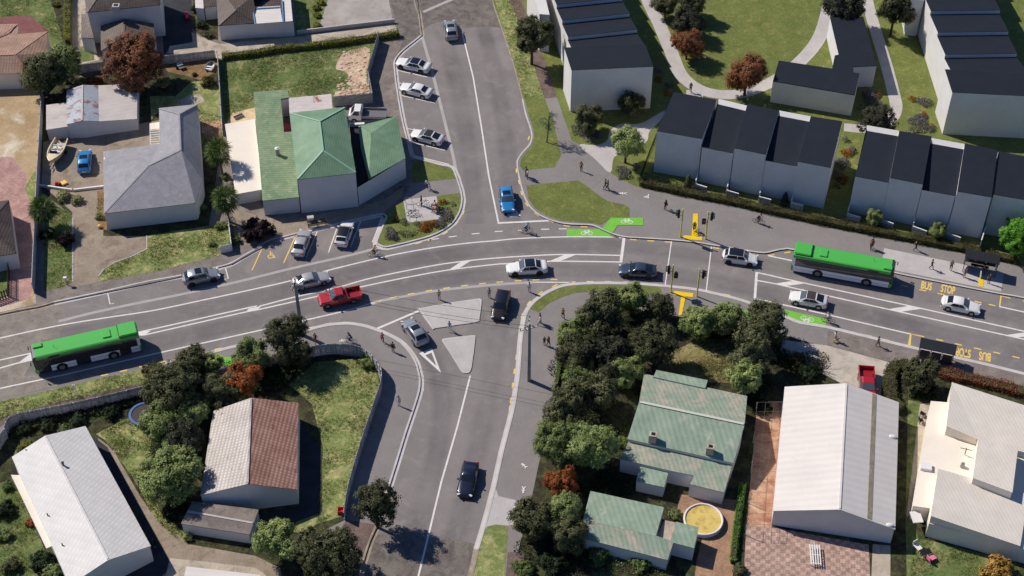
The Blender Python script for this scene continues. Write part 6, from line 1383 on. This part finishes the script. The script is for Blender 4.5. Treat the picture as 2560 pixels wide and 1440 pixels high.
    for v in [v for v in bm.verts if v.co.x > h.x+.05 and v.co.z < h.z+.06 or v.co.z < h.z-.06]: v.co.x = min(v.co.x, h.x+.03)
    hair = bpy.data.meshes.new('hair'); bm.to_mesh(hair); bm.free(); hair.materials.append(None)
    face = []
    def bit(nm, c, s_, mi):
        q = BM(); ball(q, c, s_, 6, 5); m_ = bpy.data.meshes.new(nm); q.to_mesh(m_); q.free(); m_.materials.append(None); face.append((nm, m_, mi))
    bit('nose', h+Vector((.098,0,-.005)), (.018,.014,.022), 0); bit('mouth', h+Vector((.086,0,-.048)), (.01,.024,.007), 2)
    for s in (1,-1): bit('eye', h+Vector((.088,s*.034,.022)), (.012,.014,.009), 1); bit('ear', h+Vector((0,s*.088,0)), (.02,.012,.032), 0)
    POSE[pose] = (me, hair, face); return POSE[pose]
PM = {}
def cm(c, rough_=.85):
    if c not in PM: PM[c] = plain('cloth %d %d %d' % c, S(*c), rough_)
    return PM[c]
eyem = plain('eye', S(30,26,24), .3); mouthm = plain('mouth', S(150,84,76), .6)
def slot(o, i, m): o.material_slots[i].link = 'OBJECT'; o.material_slots[i].material = m
BLK, NAVY, WHT, GRY, BRN, BLU, JEAN, YEL, PNK, KHK, OCH, GRN_, RED_ = (30,30,34), (36,44,66), (222,222,224), (96,98,102), (96,70,50), (120,160,200), (66,86,124), (206,176,40), (214,96,134), (150,132,104), (190,132,50), (52,92,80), (170,64,60)
def person(label, u, v, ang, pose, shirt, trou, hair=(40,30,24), skin=(190,140,112), shoes=(40,38,38), z=None, sc=1.0, extra=None, helmet=None):
    """u, v: where the feet are; ang: facing in degrees in plan (0 = right, 90 = away from the camera)"""
    z = BZ if z is None else z
    p = P(u, v, z); me, hm, fm = figure(pose); o = link(bpy.data.objects.new('person', me)); o.location = p; o.rotation_euler = (0,0,R(ang)); o.scale = (sc,)*3
    for i, m in enumerate((cm(skin,.6), cm(shirt), cm(trou), cm(shoes,.6), cm(skin))): slot(o, i, m)
    h = link(bpy.data.objects.new('hair', hm), o); slot(h, 0, cm(hair) if not helmet else cm(helmet,.3))
    if helmet: h.name = 'helmet'
    for nm, m_, mi in fm: slot(link(bpy.data.objects.new(nm, m_), o), 0, (cm(skin,.6), eyem, mouthm)[mi])
    tag(o, label, 'person', 'people on foot and on bicycles')
    if extra:
        hd = me and pose
        if extra[0] == 'pack': bm = BM(); box(bm, (-.19,0,1.27), (.17,.3,.44)); bmesh.ops.bevel(bm, geom=bm.edges[:], offset=.05, segments=2, affect='EDGES'); q = obj('backpack', bm, cm(extra[1])); q.location = p; q.rotation_euler = o.rotation_euler; q.scale = o.scale; tag(q, extra[2], 'backpack')
        if extra[0] == 'bag': bm = BM(); box(bm, (.08,-.32,.72), (.32,.12,.28)); ring(bm, (.08,-.32,.88), .09, .012, 'Y', 12, 4); q = obj('handbag', bm, cm(extra[1])); q.location = p; q.rotation_euler = o.rotation_euler; q.scale = o.scale; tag(q, extra[2], 'bag')
    return o
person('person in dark jacket with a backpack walking on the park path', 1726, 231, -100, 'walk', BLK, (44,40,40), extra=('pack', (50,44,36), 'dark backpack on the person on the park path'))
person('person in dark green top beside the upper street kerb', 1315, 441, 200, 'stand', GRN_, BLK); person('person in pale shirt standing with the one in dark green top', 1319, 447, 170, 'stand', WHT, JEAN)
person('person in pinkish top holding a phone near the pale park path', 1453, 428, 250, 'phone', (176,96,84), BLK)
person('person in olive jacket walking beside another above the walking symbol', 1513, 472, 190, 'walk', (94,82,54), BLK); person('person in grey top walking with the one in olive jacket', 1519, 475, 190, 'stride', (70,74,74), BLK)
person('person in long dark coat with a red bag near the signal pole', 1663, 524, 130, 'phone', (40,36,48), (52,34,40), extra=('bag', (120,40,40), 'red handbag of the person in the long coat'))
person('adult in white top and dark skirt on the corner path', 1069, 472, 80, 'walk', WHT, NAVY); person('child in white walking with the adult on the corner path', 1074, 477, 80, 'stride', WHT, WHT, sc=.72)
person('person in dark green standing by the parked bicycles', 1054, 514, 200, 'stand', (52,56,50), (44,46,46))
person('person in black top and ochre trousers walking by the concrete pole', 790, 858, 240, 'walk', BLK, (150,104,52))
person('person in pink top walking along the slip lane kerb', 957, 856, 100, 'walk', PNK, BLK); person('person in black standing nearer the give-way triangle on the footpath', 983, 880, 90, 'stand', BLK, NAVY)
person('person in blue shirt crossing between the traffic islands', 1124, 828, 90, 'stride', BLU, (196,190,180), z=.01)
person('person in green top behind the pale one at the lower corner', 1350, 807, 200, 'stand', GRN_, BLK); person('person in white top at the lower corner footpath', 1350, 812, 180, 'walk', WHT, (180,180,186))
person('person in yellow top walking toward the corner grove', 1407, 795, -70, 'walk', YEL, BLK)
person('person in brown jacket walking toward the pole shadow', 1371, 866, -60, 'walk', BRN, (60,48,40)); person('child in black beside the person in brown jacket', 1361, 862, -60, 'stand', BLK, BLK, sc=.8)
person('person in white shirt and pale trousers on the footpath by the curved fence', 998, 1014, 250, 'stand', (206,210,216), (196,200,206))
person('person in orange top and blue skirt near the first bus roof on the wide footpath', 2176, 623, 245, 'walk', OCH, JEAN); person('person in rust jacket partly behind the one in orange top', 2179, 621, 245, 'stride', (176,84,40), BLK)
person('person in dark coat beside the hedge before the pale bus stop slab', 2287, 626, 10, 'walk', (52,50,50), (40,40,42))
person('person in dark clothes striding at the left of the bus stop slab', 2327, 673, 0, 'stride', (60,52,46), BLK)
person('person with open jacket and white shoes waiting on the bus stop slab', 2376, 676, -90, 'phone', GRY, NAVY, shoes=WHT)
person('person in checked shirt and khaki trousers waiting before the bus shelter', 2410, 693, -80, 'stand', (150,120,126), KHK)
person('person in dark jacket standing right of the yellow tactile strip', 2471, 708, -110, 'stand', (66,64,66), (52,52,56))
person('person in navy seated in the upper bus shelter', 2457, 681, -100, 'sit', NAVY, (40,48,70))
person('person in pale jacket walking a dog on the lower right footpath', 2086, 853, 10, 'walk', (206,204,200), KHK)
person('person in dark green coat walking along the lower right footpath', 2193, 866, 10, 'stride', (60,64,50), (48,50,46))
person('person in yellow-green top at the flush band by the left end of the dashes', 1098, 749, 90, 'stand', (158,158,60), (120,120,124), z=.012)
person('person in grey at the flush band in the middle of the street mouth', 1223, 744, 90, 'stand', (150,148,152), (140,140,144), z=.012)
person('person in white shirt at the flush band below the white saloon', 1323, 730, 90, 'stand', (214,214,216), (160,164,172), z=.012)
person('person in white seated on the bench, further one', 1087, 519, 185, 'sit', WHT, NAVY); person('person in white and dark trousers seated on the bench, nearer one', 1089, 529, 185, 'sit', (206,204,206), (40,40,46))
# riders
def rider(lp, lb, u, v, hd, shirt, trou, z=.005, helmet=None, hair=(40,30,24)):
    b = bicycle(lb, u, v, hd, z); q = P(u+hd[0], v+hd[1], z)-P(u, v, z)
    o = person(lp, u, v, math.degrees(math.atan2(q.y,q.x)), 'ride', shirt, trou, hair, z=z, helmet=helmet); return o
rider('person in ochre top cycling on the lower edge line','bicycle ridden by the person in ochre top', 936, 638, (40,-9), OCH, BLK)
rider('person in blue and white cycling across the upper street mouth','bicycle ridden by the person in blue and white', 1316, 581, (40,-2), (90,140,170), BLK, helmet=(50,70,130))
rider('person in black cycling on the wide footpath before the terraces','bicycle ridden on the wide footpath before the terraces', 1896, 558, (40,10), BLK, BLK, z=BZ)
rider('person in white top cycling along the lower right edge line','bicycle ridden at the end of the right green lane', 2070, 806, (-40,-9), WHT, BLK, helmet=(190,150,150))
rider('person in olive standing over a bicycle on the upper yellow tactile strip','bicycle on the upper yellow tactile strip', 1735, 577, (-4,40), (104,108,40), BLK, z=BZ+.04)
rider('person in blue cycling beside the curved fence','bicycle ridden beside the curved fence', 876, 856, (-40,-6), (70,110,150), BLK, z=BZ, hair=(110,60,40))
bicycle('bicycle standing behind the person in dark green at the bike slab', 1057, 512, (40,-8), BZ+.03, .08); bicycle('bicycle against the lower hoops of the bike slab', 1031, 536, (40,-9), BZ+.03, .1); bicycle('small bicycle dropped by the shaded shop wall', 1002, 470, (30,-8), BZ+.03, .6)
# dog
root = empty('dog', P(2089,856,BZ), R(20)); tag(root, 'pale dog walking beside the person in a pale jacket', 'dog')
J = {'pel': (-.22,0,.42,(.085,.1),0),'mid': (0,0,.42,(.085,.1),0),'chs': (.22,0,.43,(.1,.13),0),'nek': (.34,0,.56,.065,0),'hed': (.42,0,.66,.07,0),'muz': (.55,0,.62,.038,0),'tl1': (-.36,0,.5,.028,0),'tl2': (-.48,0,.62,.016,0)}
E = [('pel','mid'),('mid','chs'),('chs','nek'),('nek','hed'),('hed','muz'),('pel','tl1'),('tl1','tl2')]
for s in (1,-1):
    k = 'lr'[s < 0]; J.update({k+'fs': (.22,s*.08,.3,.05,0), k+'fw': (.22+s*.04,s*.08,.16,.03,0), k+'fp': (.24+s*.06,s*.08,.03,.03,0), k+'hk': (-.18,s*.08,.28,.06,0), k+'hh': (-.3-s*.03,s*.08,.17,.03,0), k+'hp': (-.26-s*.05,s*.08,.03,.03,0), k+'er': (.4,s*.05,.75,.02,0)})
    E += [('chs',k+'fs'),(k+'fs',k+'fw'),(k+'fw',k+'fp'),('pel',k+'hk'),(k+'hk',k+'hh'),(k+'hh',k+'hp'),('hed',k+'er')]
dm = body_mesh('dog', J, E); d_ = link(bpy.data.objects.new('body', dm), root)
for i in range(5): slot(d_, i, cm((196,176,150)))
# ================================================================ STREET FURNITURE
ypole = plain('yellow green pole', S(222,212,56), .5); lens_r = plain('lit red lens', S(230,40,30), .3, 0, 2.0); lens_d = plain('unlit lens', S(44,30,28), .3)
def signal(label, base, top, heads):
    b = P(*base, BZ); h = tops(base, top)-BZ; root = empty('traffic_signal', b); tag(root, label, 'traffic light', 'traffic signals at the crossing')
    bm = BM(); tube(bm, (0,0,0), (0,0,h), .1, .085, 10); tube(bm, (0,0,0), (0,0,.3), .11, .1, 10); ball(bm, (0,0,h), .1); obj('pole', bm, ypole, root)
    for dx, dz, ang, lit, n in heads:
        hh = .34*n; bm = BM(); box(bm, (dx,0,h-dz), (.36,.3,hh+.1), R(ang)); box(bm, (dx,0,h-dz), (.5,.04,hh+.24), R(ang)); hd = obj('signal_head', bm, trimb, root)
        bm = BM(); bar(bm, (0,0,h-dz+hh*.3), (dx,0,h-dz+hh*.3), .04); bar(bm, (0,0,h-dz-hh*.3), (dx,0,h-dz-hh*.3), .04); obj('bracket', bm, trimb, root)
        f = Vector((math.cos(R(ang-90)), math.sin(R(ang-90)), 0))
        for k in range(n):
            z = h-dz+hh/2-.17-.34*k; c = Vector((dx,0,z)); bm = BM(); tube(bm, c+f*.14, c+f*.165, .11, n=14); obj('lens', bm, lens_r if (lit and k == 0) else lens_d, hd)
            bm = BM(); box(bm, c+f*.26+Vector((0,0,.13)), (.26,.24,.03), R(ang)); obj('visor', bm, trimb, hd)
signal('yellow signal pole left of the upper tactile strip', (1701,592.5), (1706.7,521.7), [(-.5,.75,-90,0,3)])
signal('yellow signal pole with a lit red lamp, right of the upper tactile strip', (1763.5,597.5), (1771.7,528.3), [(.5,.75,70,0,3),(-.45,1.6,0,1,2)])
signal('yellow signal pole left of the lower tactile strip', (1677,731), (1683.3,661.7), [(-.5,.75,-90,0,3),(.45,1.7,180,0,2)])
signal('yellow signal pole right of the lower tactile strip', (1742,741), (1749.3,671.7), [(.5,.85,90,0,3)])
polem = ground('concrete pole', S(150,150,148), S(130,131,130), 1.5, None, 1, .12, 6)
def utility(label, base, top, arms, boxes):
    b = P(*base, BZ); h = tops(base, top)-BZ; root = empty('utility_pole', b); tag(root, label, 'utility pole', 'concrete utility poles')
    bm = BM(); bmesh.ops.create_cone(bm, cap_ends=True, segments=4, radius1=.29, radius2=.2, depth=h, matrix=Matrix.Translation((0,0,h/2)) @ Matrix.Rotation(R(45),4,'Z')); obj('pole', bm, polem, root)
    out = []
    for z, ln, ang in arms:
        d = Vector((math.cos(R(ang)), math.sin(R(ang)), 0)); n = Vector((-d.y,d.x,0))*.16
        bm = BM(); bar(bm, -d*ln/2+n+Vector((0,0,h-z)), d*ln/2+n+Vector((0,0,h-z)), .1, .12); a = obj('crossarm', bm, grey_wood, root)
        for k in (-.46,-.2,.2,.46):
            c = d*ln*k+n+Vector((0,0,h-z+.06)); bm = BM(); tube(bm, c, c+Vector((0,0,.12)), .02); tube(bm, c+Vector((0,0,.12)), c+Vector((0,0,.3)), .075, .05, 8); obj('insulator', bm, plain('brown insulator', S(60,40,36), .3), a); out.append(b+c+Vector((0,0,.3)))
    if boxes: bm = BM(); box(bm, (.55,-.25,h-.35), (.9,.5,.55)); bmesh.ops.bevel(bm, geom=bm.edges[:], offset=.06, segments=1, affect='EDGES'); obj('transformer', bm, steel, root)
    return out
w1 = utility('concrete utility pole with a grey transformer rising in front of the silver car', (755,837), (738.3,703), [(.25,1.9,75),(1.1,1.2,75)], True)
w2 = utility('concrete utility pole with two crossarms on the lower corner footpath', (1322.6,950.6), (1323.3,806.7), [(.3,2.3,80),(1.0,2.3,20)], False)
for (a, b), lab in zip(((w1[0],w2[0]),(w1[1],w2[1]),(w1[3],w2[3])), ('nearest of the three sagging wires between the poles','middle of the three sagging wires between the poles','farthest of the three sagging wires between the poles')):
    bm = BM(); pr = a; n = 28
    for i in range(1, n+1):
        t = i/n; q = a.lerp(b, t)-Vector((0,0,.7*4*t*(1-t))); tube(bm, pr, q, .02, n=5); pr = q
    tag(obj('overhead_wire', bm, trimb), lab, 'wire', 'overhead wires')
root = empty('signpost', P(191,989,BZ)); tag(root, 'small white two-legged signpost on the verge above the long fence', 'sign')
bm = BM(); [tube(bm, (s*.18,0,0), (s*.1,0,1.9), .045) for s in (1,-1)]; obj('post', bm, trimw, root); bm = BM(); box(bm, (0,-.06,1.65), (.4,.04,.5)); obj('sign_panel', bm, trimw, root)
def shelter(label, u, v, ux_, flip=1):
    c = P(u, v, 2.55); d = P(u+ux_[0], v+ux_[1], 2.55)-c; root = empty('bus_shelter', (c.x,c.y,BZ), math.atan2(d.y,d.x)); tag(root, label, 'bus shelter', 'black bus shelters')
    blk_ = plain('shelter black', S(33,34,37), .5); bm = BM(); box(bm, (0,0,2.45), (4.2,1.75,.12)); bmesh.ops.bevel(bm, geom=bm.edges[:], offset=.03, segments=1, affect='EDGES'); obj('roof', bm, blk_, root)
    for x in (-1.95,-.65,.65,1.95): bm = BM(); box(bm, (x,flip*.7,1.2), (.08,.08,2.4)); obj('post', bm, blk_, root)
    for x in (-1.95,1.95): bm = BM(); box(bm, (x,-flip*.7,1.2), (.08,.08,2.4)); obj('post', bm, blk_, root); bm = BM(); box(bm, (x,0,1.3), (.03,1.3,1.6)); obj('end_panel', bm, plain('shelter glass', S(58,60,64), .15), root)
    for x in (-1.3,0,1.3): bm = BM(); box(bm, (x,flip*.7,1.3), (1.15,.03,1.6)); obj('back_panel', bm, plain('shelter back', S(66,66,70), .2), root)
    bm = BM(); box(bm, (0,flip*.4,.48), (2.2,.4,.06)); box(bm, (0,flip*.6,.8), (2.2,.05,.3)); [box(bm, (x,flip*.4,.24), (.06,.35,.46)) for x in (-.9,.9)]; obj('bench', bm, blk_, root)
    bm = BM(); box(bm, (1.95,-flip*.7,1.9), (.06,.5,.7)); obj('timetable_panel', bm, blk_, root)
shelter('black bus shelter by the hedge with people waiting', 2457, 642, (83,16)); shelter('black bus shelter on the lower footpath beside the dark tree', 2345, 866.5, (85,18), -1)
for i, (u, v) in enumerate(((1013,507),(1017,523),(1021,539),(1025,555))):
    a = P(u, v, BZ+.03); b_ = P(u+17, v-1.5, BZ+.03); root = empty('bike_hoop', a); tag(root, ('back','second','third','front')[i]+' steel bike hoop on the corner slab', 'bike rack', 'steel hoops on the bike slab')
    e = b_-a; bm = BM(); tube(bm, (0,0,0), (0,0,.8), .03); tube(bm, e, e+Vector((0,0,.8)), .03); tube(bm, (0,0,.8), e+Vector((0,0,.8)), .03); obj('hoop', bm, steel, root)
wood = ground('orange timber', S(170,104,62), S(140,82,48), 2, None, 1, .2, 8)
root = empty('park_bench', P(1091,524,BZ+.03), R(178)); tag(root, 'timber bench with two seated people on the corner slab', 'bench')
bm = BM(); [box(bm, (x,0,.45), (.12,1.7,.05)) for x in (-.02,.13,.28)]; obj('seat', bm, wood, root); bm = BM(); [box(bm, (-.16,0,z), (.04,1.7,.11)) for z in (.62,.77,.92)]; obj('backrest', bm, wood, root)
for y in (-.7,.7): bm = BM(); box(bm, (.26,y,.22), (.06,.06,.44)); obj('leg', bm, darkm, root); bm = BM(); box(bm, (-.14,y,.48), (.06,.06,.96)); obj('leg', bm, darkm, root)
# ---- garden things
p = P(1757.5,1306,BZ); root = empty('garden_pool', p); tag(root, 'round white pool with yellow water in the brick courtyard', 'pool')
bm = BM(); ring(bm, (0,0,.55), 2.05, .12, 'Z', 40, 6); n = 40
for i in range(n):
    a, b_ = 6.2832*i/n, 6.2832*(i+1)/n; quad(bm, (2.1*math.cos(a),2.1*math.sin(a),-.02),(2.1*math.cos(b_),2.1*math.sin(b_),-.02),(2.1*math.cos(b_),2.1*math.sin(b_),.6),(2.1*math.cos(a),2.1*math.sin(a),.6))
obj('pool_wall', bm, trimw, root); bm = BM(); tube(bm, (0,0,.1), (0,0,.5), 1.96, n=40); obj('water', bm, ground('yellow water', S(218,194,116), S(202,176,100), .5, S(176,140,56), 1, .06, 3, .35), root)
p = P(362,1043,BZ); root = empty('trampoline', p); tag(root, 'round trampoline with blue rim beside the boundary trees', 'trampoline')
bm = BM(); n = 36
for i in range(n):
    a, b_ = 6.2832*i/n, 6.2832*(i+1)/n; quad(bm, (1.45*math.cos(a),1.45*math.sin(a),.62),(1.45*math.cos(b_),1.45*math.sin(b_),.62),(1.75*math.cos(b_),1.75*math.sin(b_),.6),(1.75*math.cos(a),1.75*math.sin(a),.6))
bmesh.ops.recalc_face_normals(bm, faces=bm.faces[:]); g2 = bmesh.ops.extrude_face_region(bm, geom=bm.faces[:])
for v in [e for e in g2['geom'] if isinstance(e, bmesh.types.BMVert)]: v.co.z += .05
obj('rim_pad', bm, plain('blue pad', S(56,92,150), .6), root); bm = BM(); tube(bm, (0,0,.57), (0,0,.59), 1.47, n=36); obj('mat', bm, plain('black mat', S(52,44,46), .7), root)
for i in range(6): a = i*1.047; bm = BM(); tube(bm, (1.6*math.cos(a),1.6*math.sin(a),0), (1.6*math.cos(a),1.6*math.sin(a),.6), .03); obj('leg', bm, steel, root)
# pergola slats beside the grey house
root = empty('pergola', P(388,338,BZ)); tag(root, 'small white slatted pergola against the grey roof house', 'pergola'); c0 = -root.location
A, B, C, D = P(375,310,2.3), P(399,307,2.3), P(400,361,2.3), P(376,363,2.3)
bm = BM(); bar(bm, A+c0, D+c0, .1); bar(bm, B+c0, C+c0, .1); obj('beam', bm, trimw, root); bm = BM(); [bar(bm, A.lerp(D, .35+i*.107)+c0+Vector((0,0,.1)), B.lerp(C, .35+i*.107)+c0+Vector((0,0,.1)), .09) for i in range(7)]; obj('slat', bm, trimw, root)
bm = roof_bm([[A+c0, B+c0, B.lerp(C,.3)+c0, A.lerp(D,.3)+c0]], .02); obj('roof', bm, roof_flat, root)
for q in (A, D): bm = BM(); q = q+c0; tube(bm, (q.x,q.y,0), (q.x,q.y,2.15), .05); obj('post', bm, trimw, root)
bm = BM(); A, B, C, D = P(1893,1006,2.1), P(1956,1004,2.1), P(1927,1312,2.1), P(1868,1310,2.1); root = empty('wire_pergola', P(1900,1160,BZ)); tag(root, 'thin wire frame over the orange brick path beside the white hall', 'pergola'); c0 = -root.location
for i in range(13): bar(bm, A.lerp(D,i/12)+c0, B.lerp(C,i/12)+c0, .022)
for i in range(4): bar(bm, A.lerp(B,i/3)+c0, D.lerp(C,i/3)+c0, .022)
obj('wire', bm, plain('rusted wire', S(120,104,94), .7), root)
for i in range(5):
    q = A.lerp(D,i/4)+c0; bm = BM(); tube(bm, (q.x,q.y,0), q, .04); obj('post', bm, grey_wood, root)
def simple(name, label, cat, u, v, parts, rz=0):
    root = empty(name, P(u, v, BZ+.03), R(rz)); tag(root, label, cat)
    for nm, m, bs in parts:
        bm = BM()
        for c, s in bs:
            box(bm, c, s)
            if nm in ('wheel','leg','handle','seat_slat') and (c, s) != bs[-1]: obj(nm, bm, m, root); bm = BM()
        bmesh.ops.bevel(bm, geom=bm.edges[:], offset=min(.03, min(min(s) for c, s in bs)*.3), segments=1, affect='EDGES'); obj(nm, bm, m, root)
    return root
redp = plain('red plastic', S(208,44,44), .5)
simple('garden_cart', 'bright red cart on the lawn corner by the fence end', 'cart', 855, 1281, [('tub', redp, [((0,.3,.4),(.9,.06,.4)),((0,-.3,.4),(.9,.06,.4)),((.42,0,.4),(.06,.6,.4)),((-.42,0,.4),(.06,.6,.4)),((0,0,.22),(.9,.6,.05))]),('handle', darkm, [((.75,0,.55),(.6,.04,.04)),((1.05,0,.55),(.04,.4,.04))]),('wheel', tyre, [((.3,.36,.12),(.24,.06,.24)),((.3,-.36,.12),(.24,.06,.24)),((-.3,.36,.12),(.24,.06,.24)),((-.3,-.36,.12),(.24,.06,.24))])])
simple('slatted_table', 'white slatted low table on the checkered paving', 'table', 2037, 1393, [('top', trimw, [((x,0,.5),(.13,2.6,.05)) for x in (-.5,-.25,0,.25,.5)]),('rail', trimw, [((0,y,.45),(1.2,.1,.05)) for y in (-1.1,0,1.1)]),('leg', trimw, [((x,y,.22),(.08,.08,.44)) for x in (-.5,.5) for y in (-1.1,1.1)])], -4)
pink = plain('pink canvas', S(226,120,150), .8)
simple('deck_chair', 'pink deck chair on the lawn below the cream building', 'chair', 2328, 1400, [('seat', pink, [((0,0,.4),(.9,.6,.06))]),('backrest', pink, [((-.5,0,.65),(.1,.6,.6))]),('frame', trimw, [((x,y,.2),(.05,.05,.4)) for x in (-.4,.4) for y in (-.28,.28)])], 30)
simple('deck_chair', 'pale deck chair at the far corner of the same lawn', 'chair', 2293, 1372, [('seat', trimw, [((0,0,.4),(.9,.6,.06))]),('backrest', trimw, [((-.5,0,.65),(.1,.6,.6))]),('frame', trimw, [((x,y,.2),(.05,.05,.4)) for x in (-.4,.4) for y in (-.28,.28)])], -60)
simple('folding_table', 'dark folding table between the two deck chairs', 'table', 2312, 1388, [('top', darkm, [((0,0,.6),(1.2,.7,.05))]),('leg', trimw, [((x,y,.3),(.05,.05,.6)) for x in (-.5,.5) for y in (-.3,.3)])], 20)
simple('garden_chair', 'black garden chair beside the cream building wall', 'chair', 2306, 1040, [('seat', darkm, [((0,0,.42),(.5,.5,.05))]),('backrest', darkm, [((-.24,0,.7),(.05,.5,.5))]),('leg', darkm, [((x,y,.2),(.05,.05,.4)) for x in (-.2,.2) for y in (-.2,.2)])], 40)
simple('garden_chair', 'second black garden chair, lower along the cream building wall', 'chair', 2301, 1056, [('seat', darkm, [((0,0,.42),(.5,.5,.05))]),('backrest', darkm, [((-.24,0,.7),(.05,.5,.5))]),('leg', darkm, [((x,y,.2),(.05,.05,.4)) for x in (-.2,.2) for y in (-.2,.2)])], 10)
simple('letterbox', 'white letterbox at the lawn corner beside the gravel drive', 'letterbox', 167, 711, [('post', grey_wood, [((0,0,.5),(.1,.1,1.0))]),('box', trimw, [((0,0,1.1),(.45,.35,.32))])], 10)
simple('ride_on_toy', 'magenta and white ride-on toy on the dark drive at the top left', 'toy', 468, 46, [('body', plain('magenta plastic', S(206,40,96), .4), [((0,0,.45),(.5,1.1,.4)),((0,.35,.75),(.4,.3,.25))]),('hood', trimw, [((0,.75,.5),(.4,.4,.35))]),('wheel', tyre, [((x,y,.15),(.12,.3,.3)) for x in (-.3,.3) for y in (-.35,.6)])], 15)
simple('foam_cushion', 'yellow square cushion lying in the gravel yard', 'cushion', 160, 459, [('pad', plain('yellow foam', S(240,196,96), .8), [((0,0,.14),(.75,.75,.22))])], 40)
simple('toy_tractor', 'small red toy left of the yellow cushion in the gravel yard', 'toy', 145, 463, [('body', redp, [((0,0,.3),(.7,.4,.25)),((-.15,0,.52),(.3,.36,.22))]),('wheel', tyre, [((x,y,.14),(.26,.08,.28)) for x in (-.25,.25) for y in (-.24,.24)])], 20)
simple('garden_bench', 'dark slatted bench at the back of the lower parking bays', 'bench', 793, 566, [('seat', darkm, [((0,y,.45),(2.4,.1,.05)) for y in (-.2,-.05,.1,.25)]),('backrest', darkm, [((0,.34,z),(2.4,.04,.09)) for z in (.62,.76,.9)]),('leg', darkm, [((x,y,.22),(.07,.07,.44)) for x in (-1.1,0,1.1) for y in (-.2,.3)])], 16)
simple('storage_tub', 'pale storage tub beside the dark slatted bench', 'container', 777, 551, [('tub', trimw, [((0,0,.3),(.8,.5,.55))]),('lid', conc, [((0,0,.6),(.86,.56,.06))])], 10)
simple('garden_barrow', 'blue and grey wheelbarrow on bare soil near the dinghy', 'wheelbarrow', 452, 170, [('tray', plain('blue steel', S(110,140,170), .5), [((0,0,.5),(.8,.6,.08)),((0,.3,.6),(.8,.05,.22)),((0,-.3,.6),(.8,.05,.22))]),('handle', darkm, [((.8,.22,.5),(.8,.05,.05)),((.8,-.22,.5),(.8,.05,.05))]),('wheel', tyre, [((-.5,0,.2),(.4,.08,.4))])], 30)
simple('timber_pallet', 'grey tin trough leaning in the pale board yard', 'trough', 597, 293, [('trough', steel, [((0,0,.12),(1.4,.45,.05)),((0,.22,.22),(1.4,.05,.2)),((0,-.22,.22),(1.4,.05,.2))])], 35)
bm = BM(); ball(bm, (0,0,.24), .26, 14, 10); o = obj('garden_ball', bm, plain('yellow ball', S(226,186,92), .5)); o.location = P(250,569,BZ); tag(o, 'yellow ball in the bark bed left of the grey roof house', 'ball')
rng = random.Random(5); bm = BM()
for i in range(260):
    u = rng.uniform(846,924); v = rng.uniform(128,246)
    if rng.random() < .5: v = rng.uniform(210,246)
    if u < 866 and 150 < v < 205 and rng.random() < .6: continue
    p = P(u, v, BZ+.03); s = rng.uniform(.06,.3); ball(bm, p+Vector((0,0,s*.05)), (s,s*rng.uniform(.5,1),s*.4), 6, 4)
stuff(obj('rubble', bm, rubble_m), 'loose pale rubble and stones in the corner of the empty section', 'rubble')
# ================================================================ LIGHT, SKY, CAMERA
SUN_AZ, SUN_EL = 150.0, 43.5                  # plan direction toward the sun (0 = right, 90 = away from the camera), height
w = bpy.data.worlds.new('World'); SC.world = w; w.use_nodes = True; t = w.node_tree; bg = t.nodes['Background']
sky = t.nodes.new('ShaderNodeTexSky'); sky.sky_type = 'NISHITA'; sky.sun_disc = False; sky.sun_elevation = R(SUN_EL); sky.sun_rotation = R(90-SUN_AZ); sky.air_density = 1.0; sky.dust_density = .6; sky.ozone_density = 4.0
t.links.new(mixc(t, sky.outputs[0], (.74,.95,1.28,1), 1.0, 'MULTIPLY'), bg.inputs[0]); bg.inputs[1].default_value = .058
sl = bpy.data.lights.new('sun', 'SUN'); sl.energy = 4.4; sl.angle = R(.55); sl.color = (1.0,.93,.84); so = link(bpy.data.objects.new('sun', sl))
d = Vector((math.cos(R(SUN_AZ))*math.cos(R(SUN_EL)), math.sin(R(SUN_AZ))*math.cos(R(SUN_EL)), math.sin(R(SUN_EL)))); so.rotation_euler = d.to_track_quat('Z', 'Y').to_euler(); so.location = d*100
cd = bpy.data.cameras.new('camera'); cam = link(bpy.data.objects.new('camera', cd)); cam.location = (0,-CH,CH); cam.rotation_euler = (R(45),0,0); cd.sensor_width = 36; cd.lens = 36*FPX/2560; cd.clip_start = 1; cd.clip_end = 2500; SC.camera = cam
SC.view_settings.view_transform = 'Standard'; SC.view_settings.look = 'None'; SC.view_settings.exposure = .08; SC.view_settings.gamma = 1
SC.cycles.max_bounces = 6; SC.cycles.transparent_max_bounces = 6
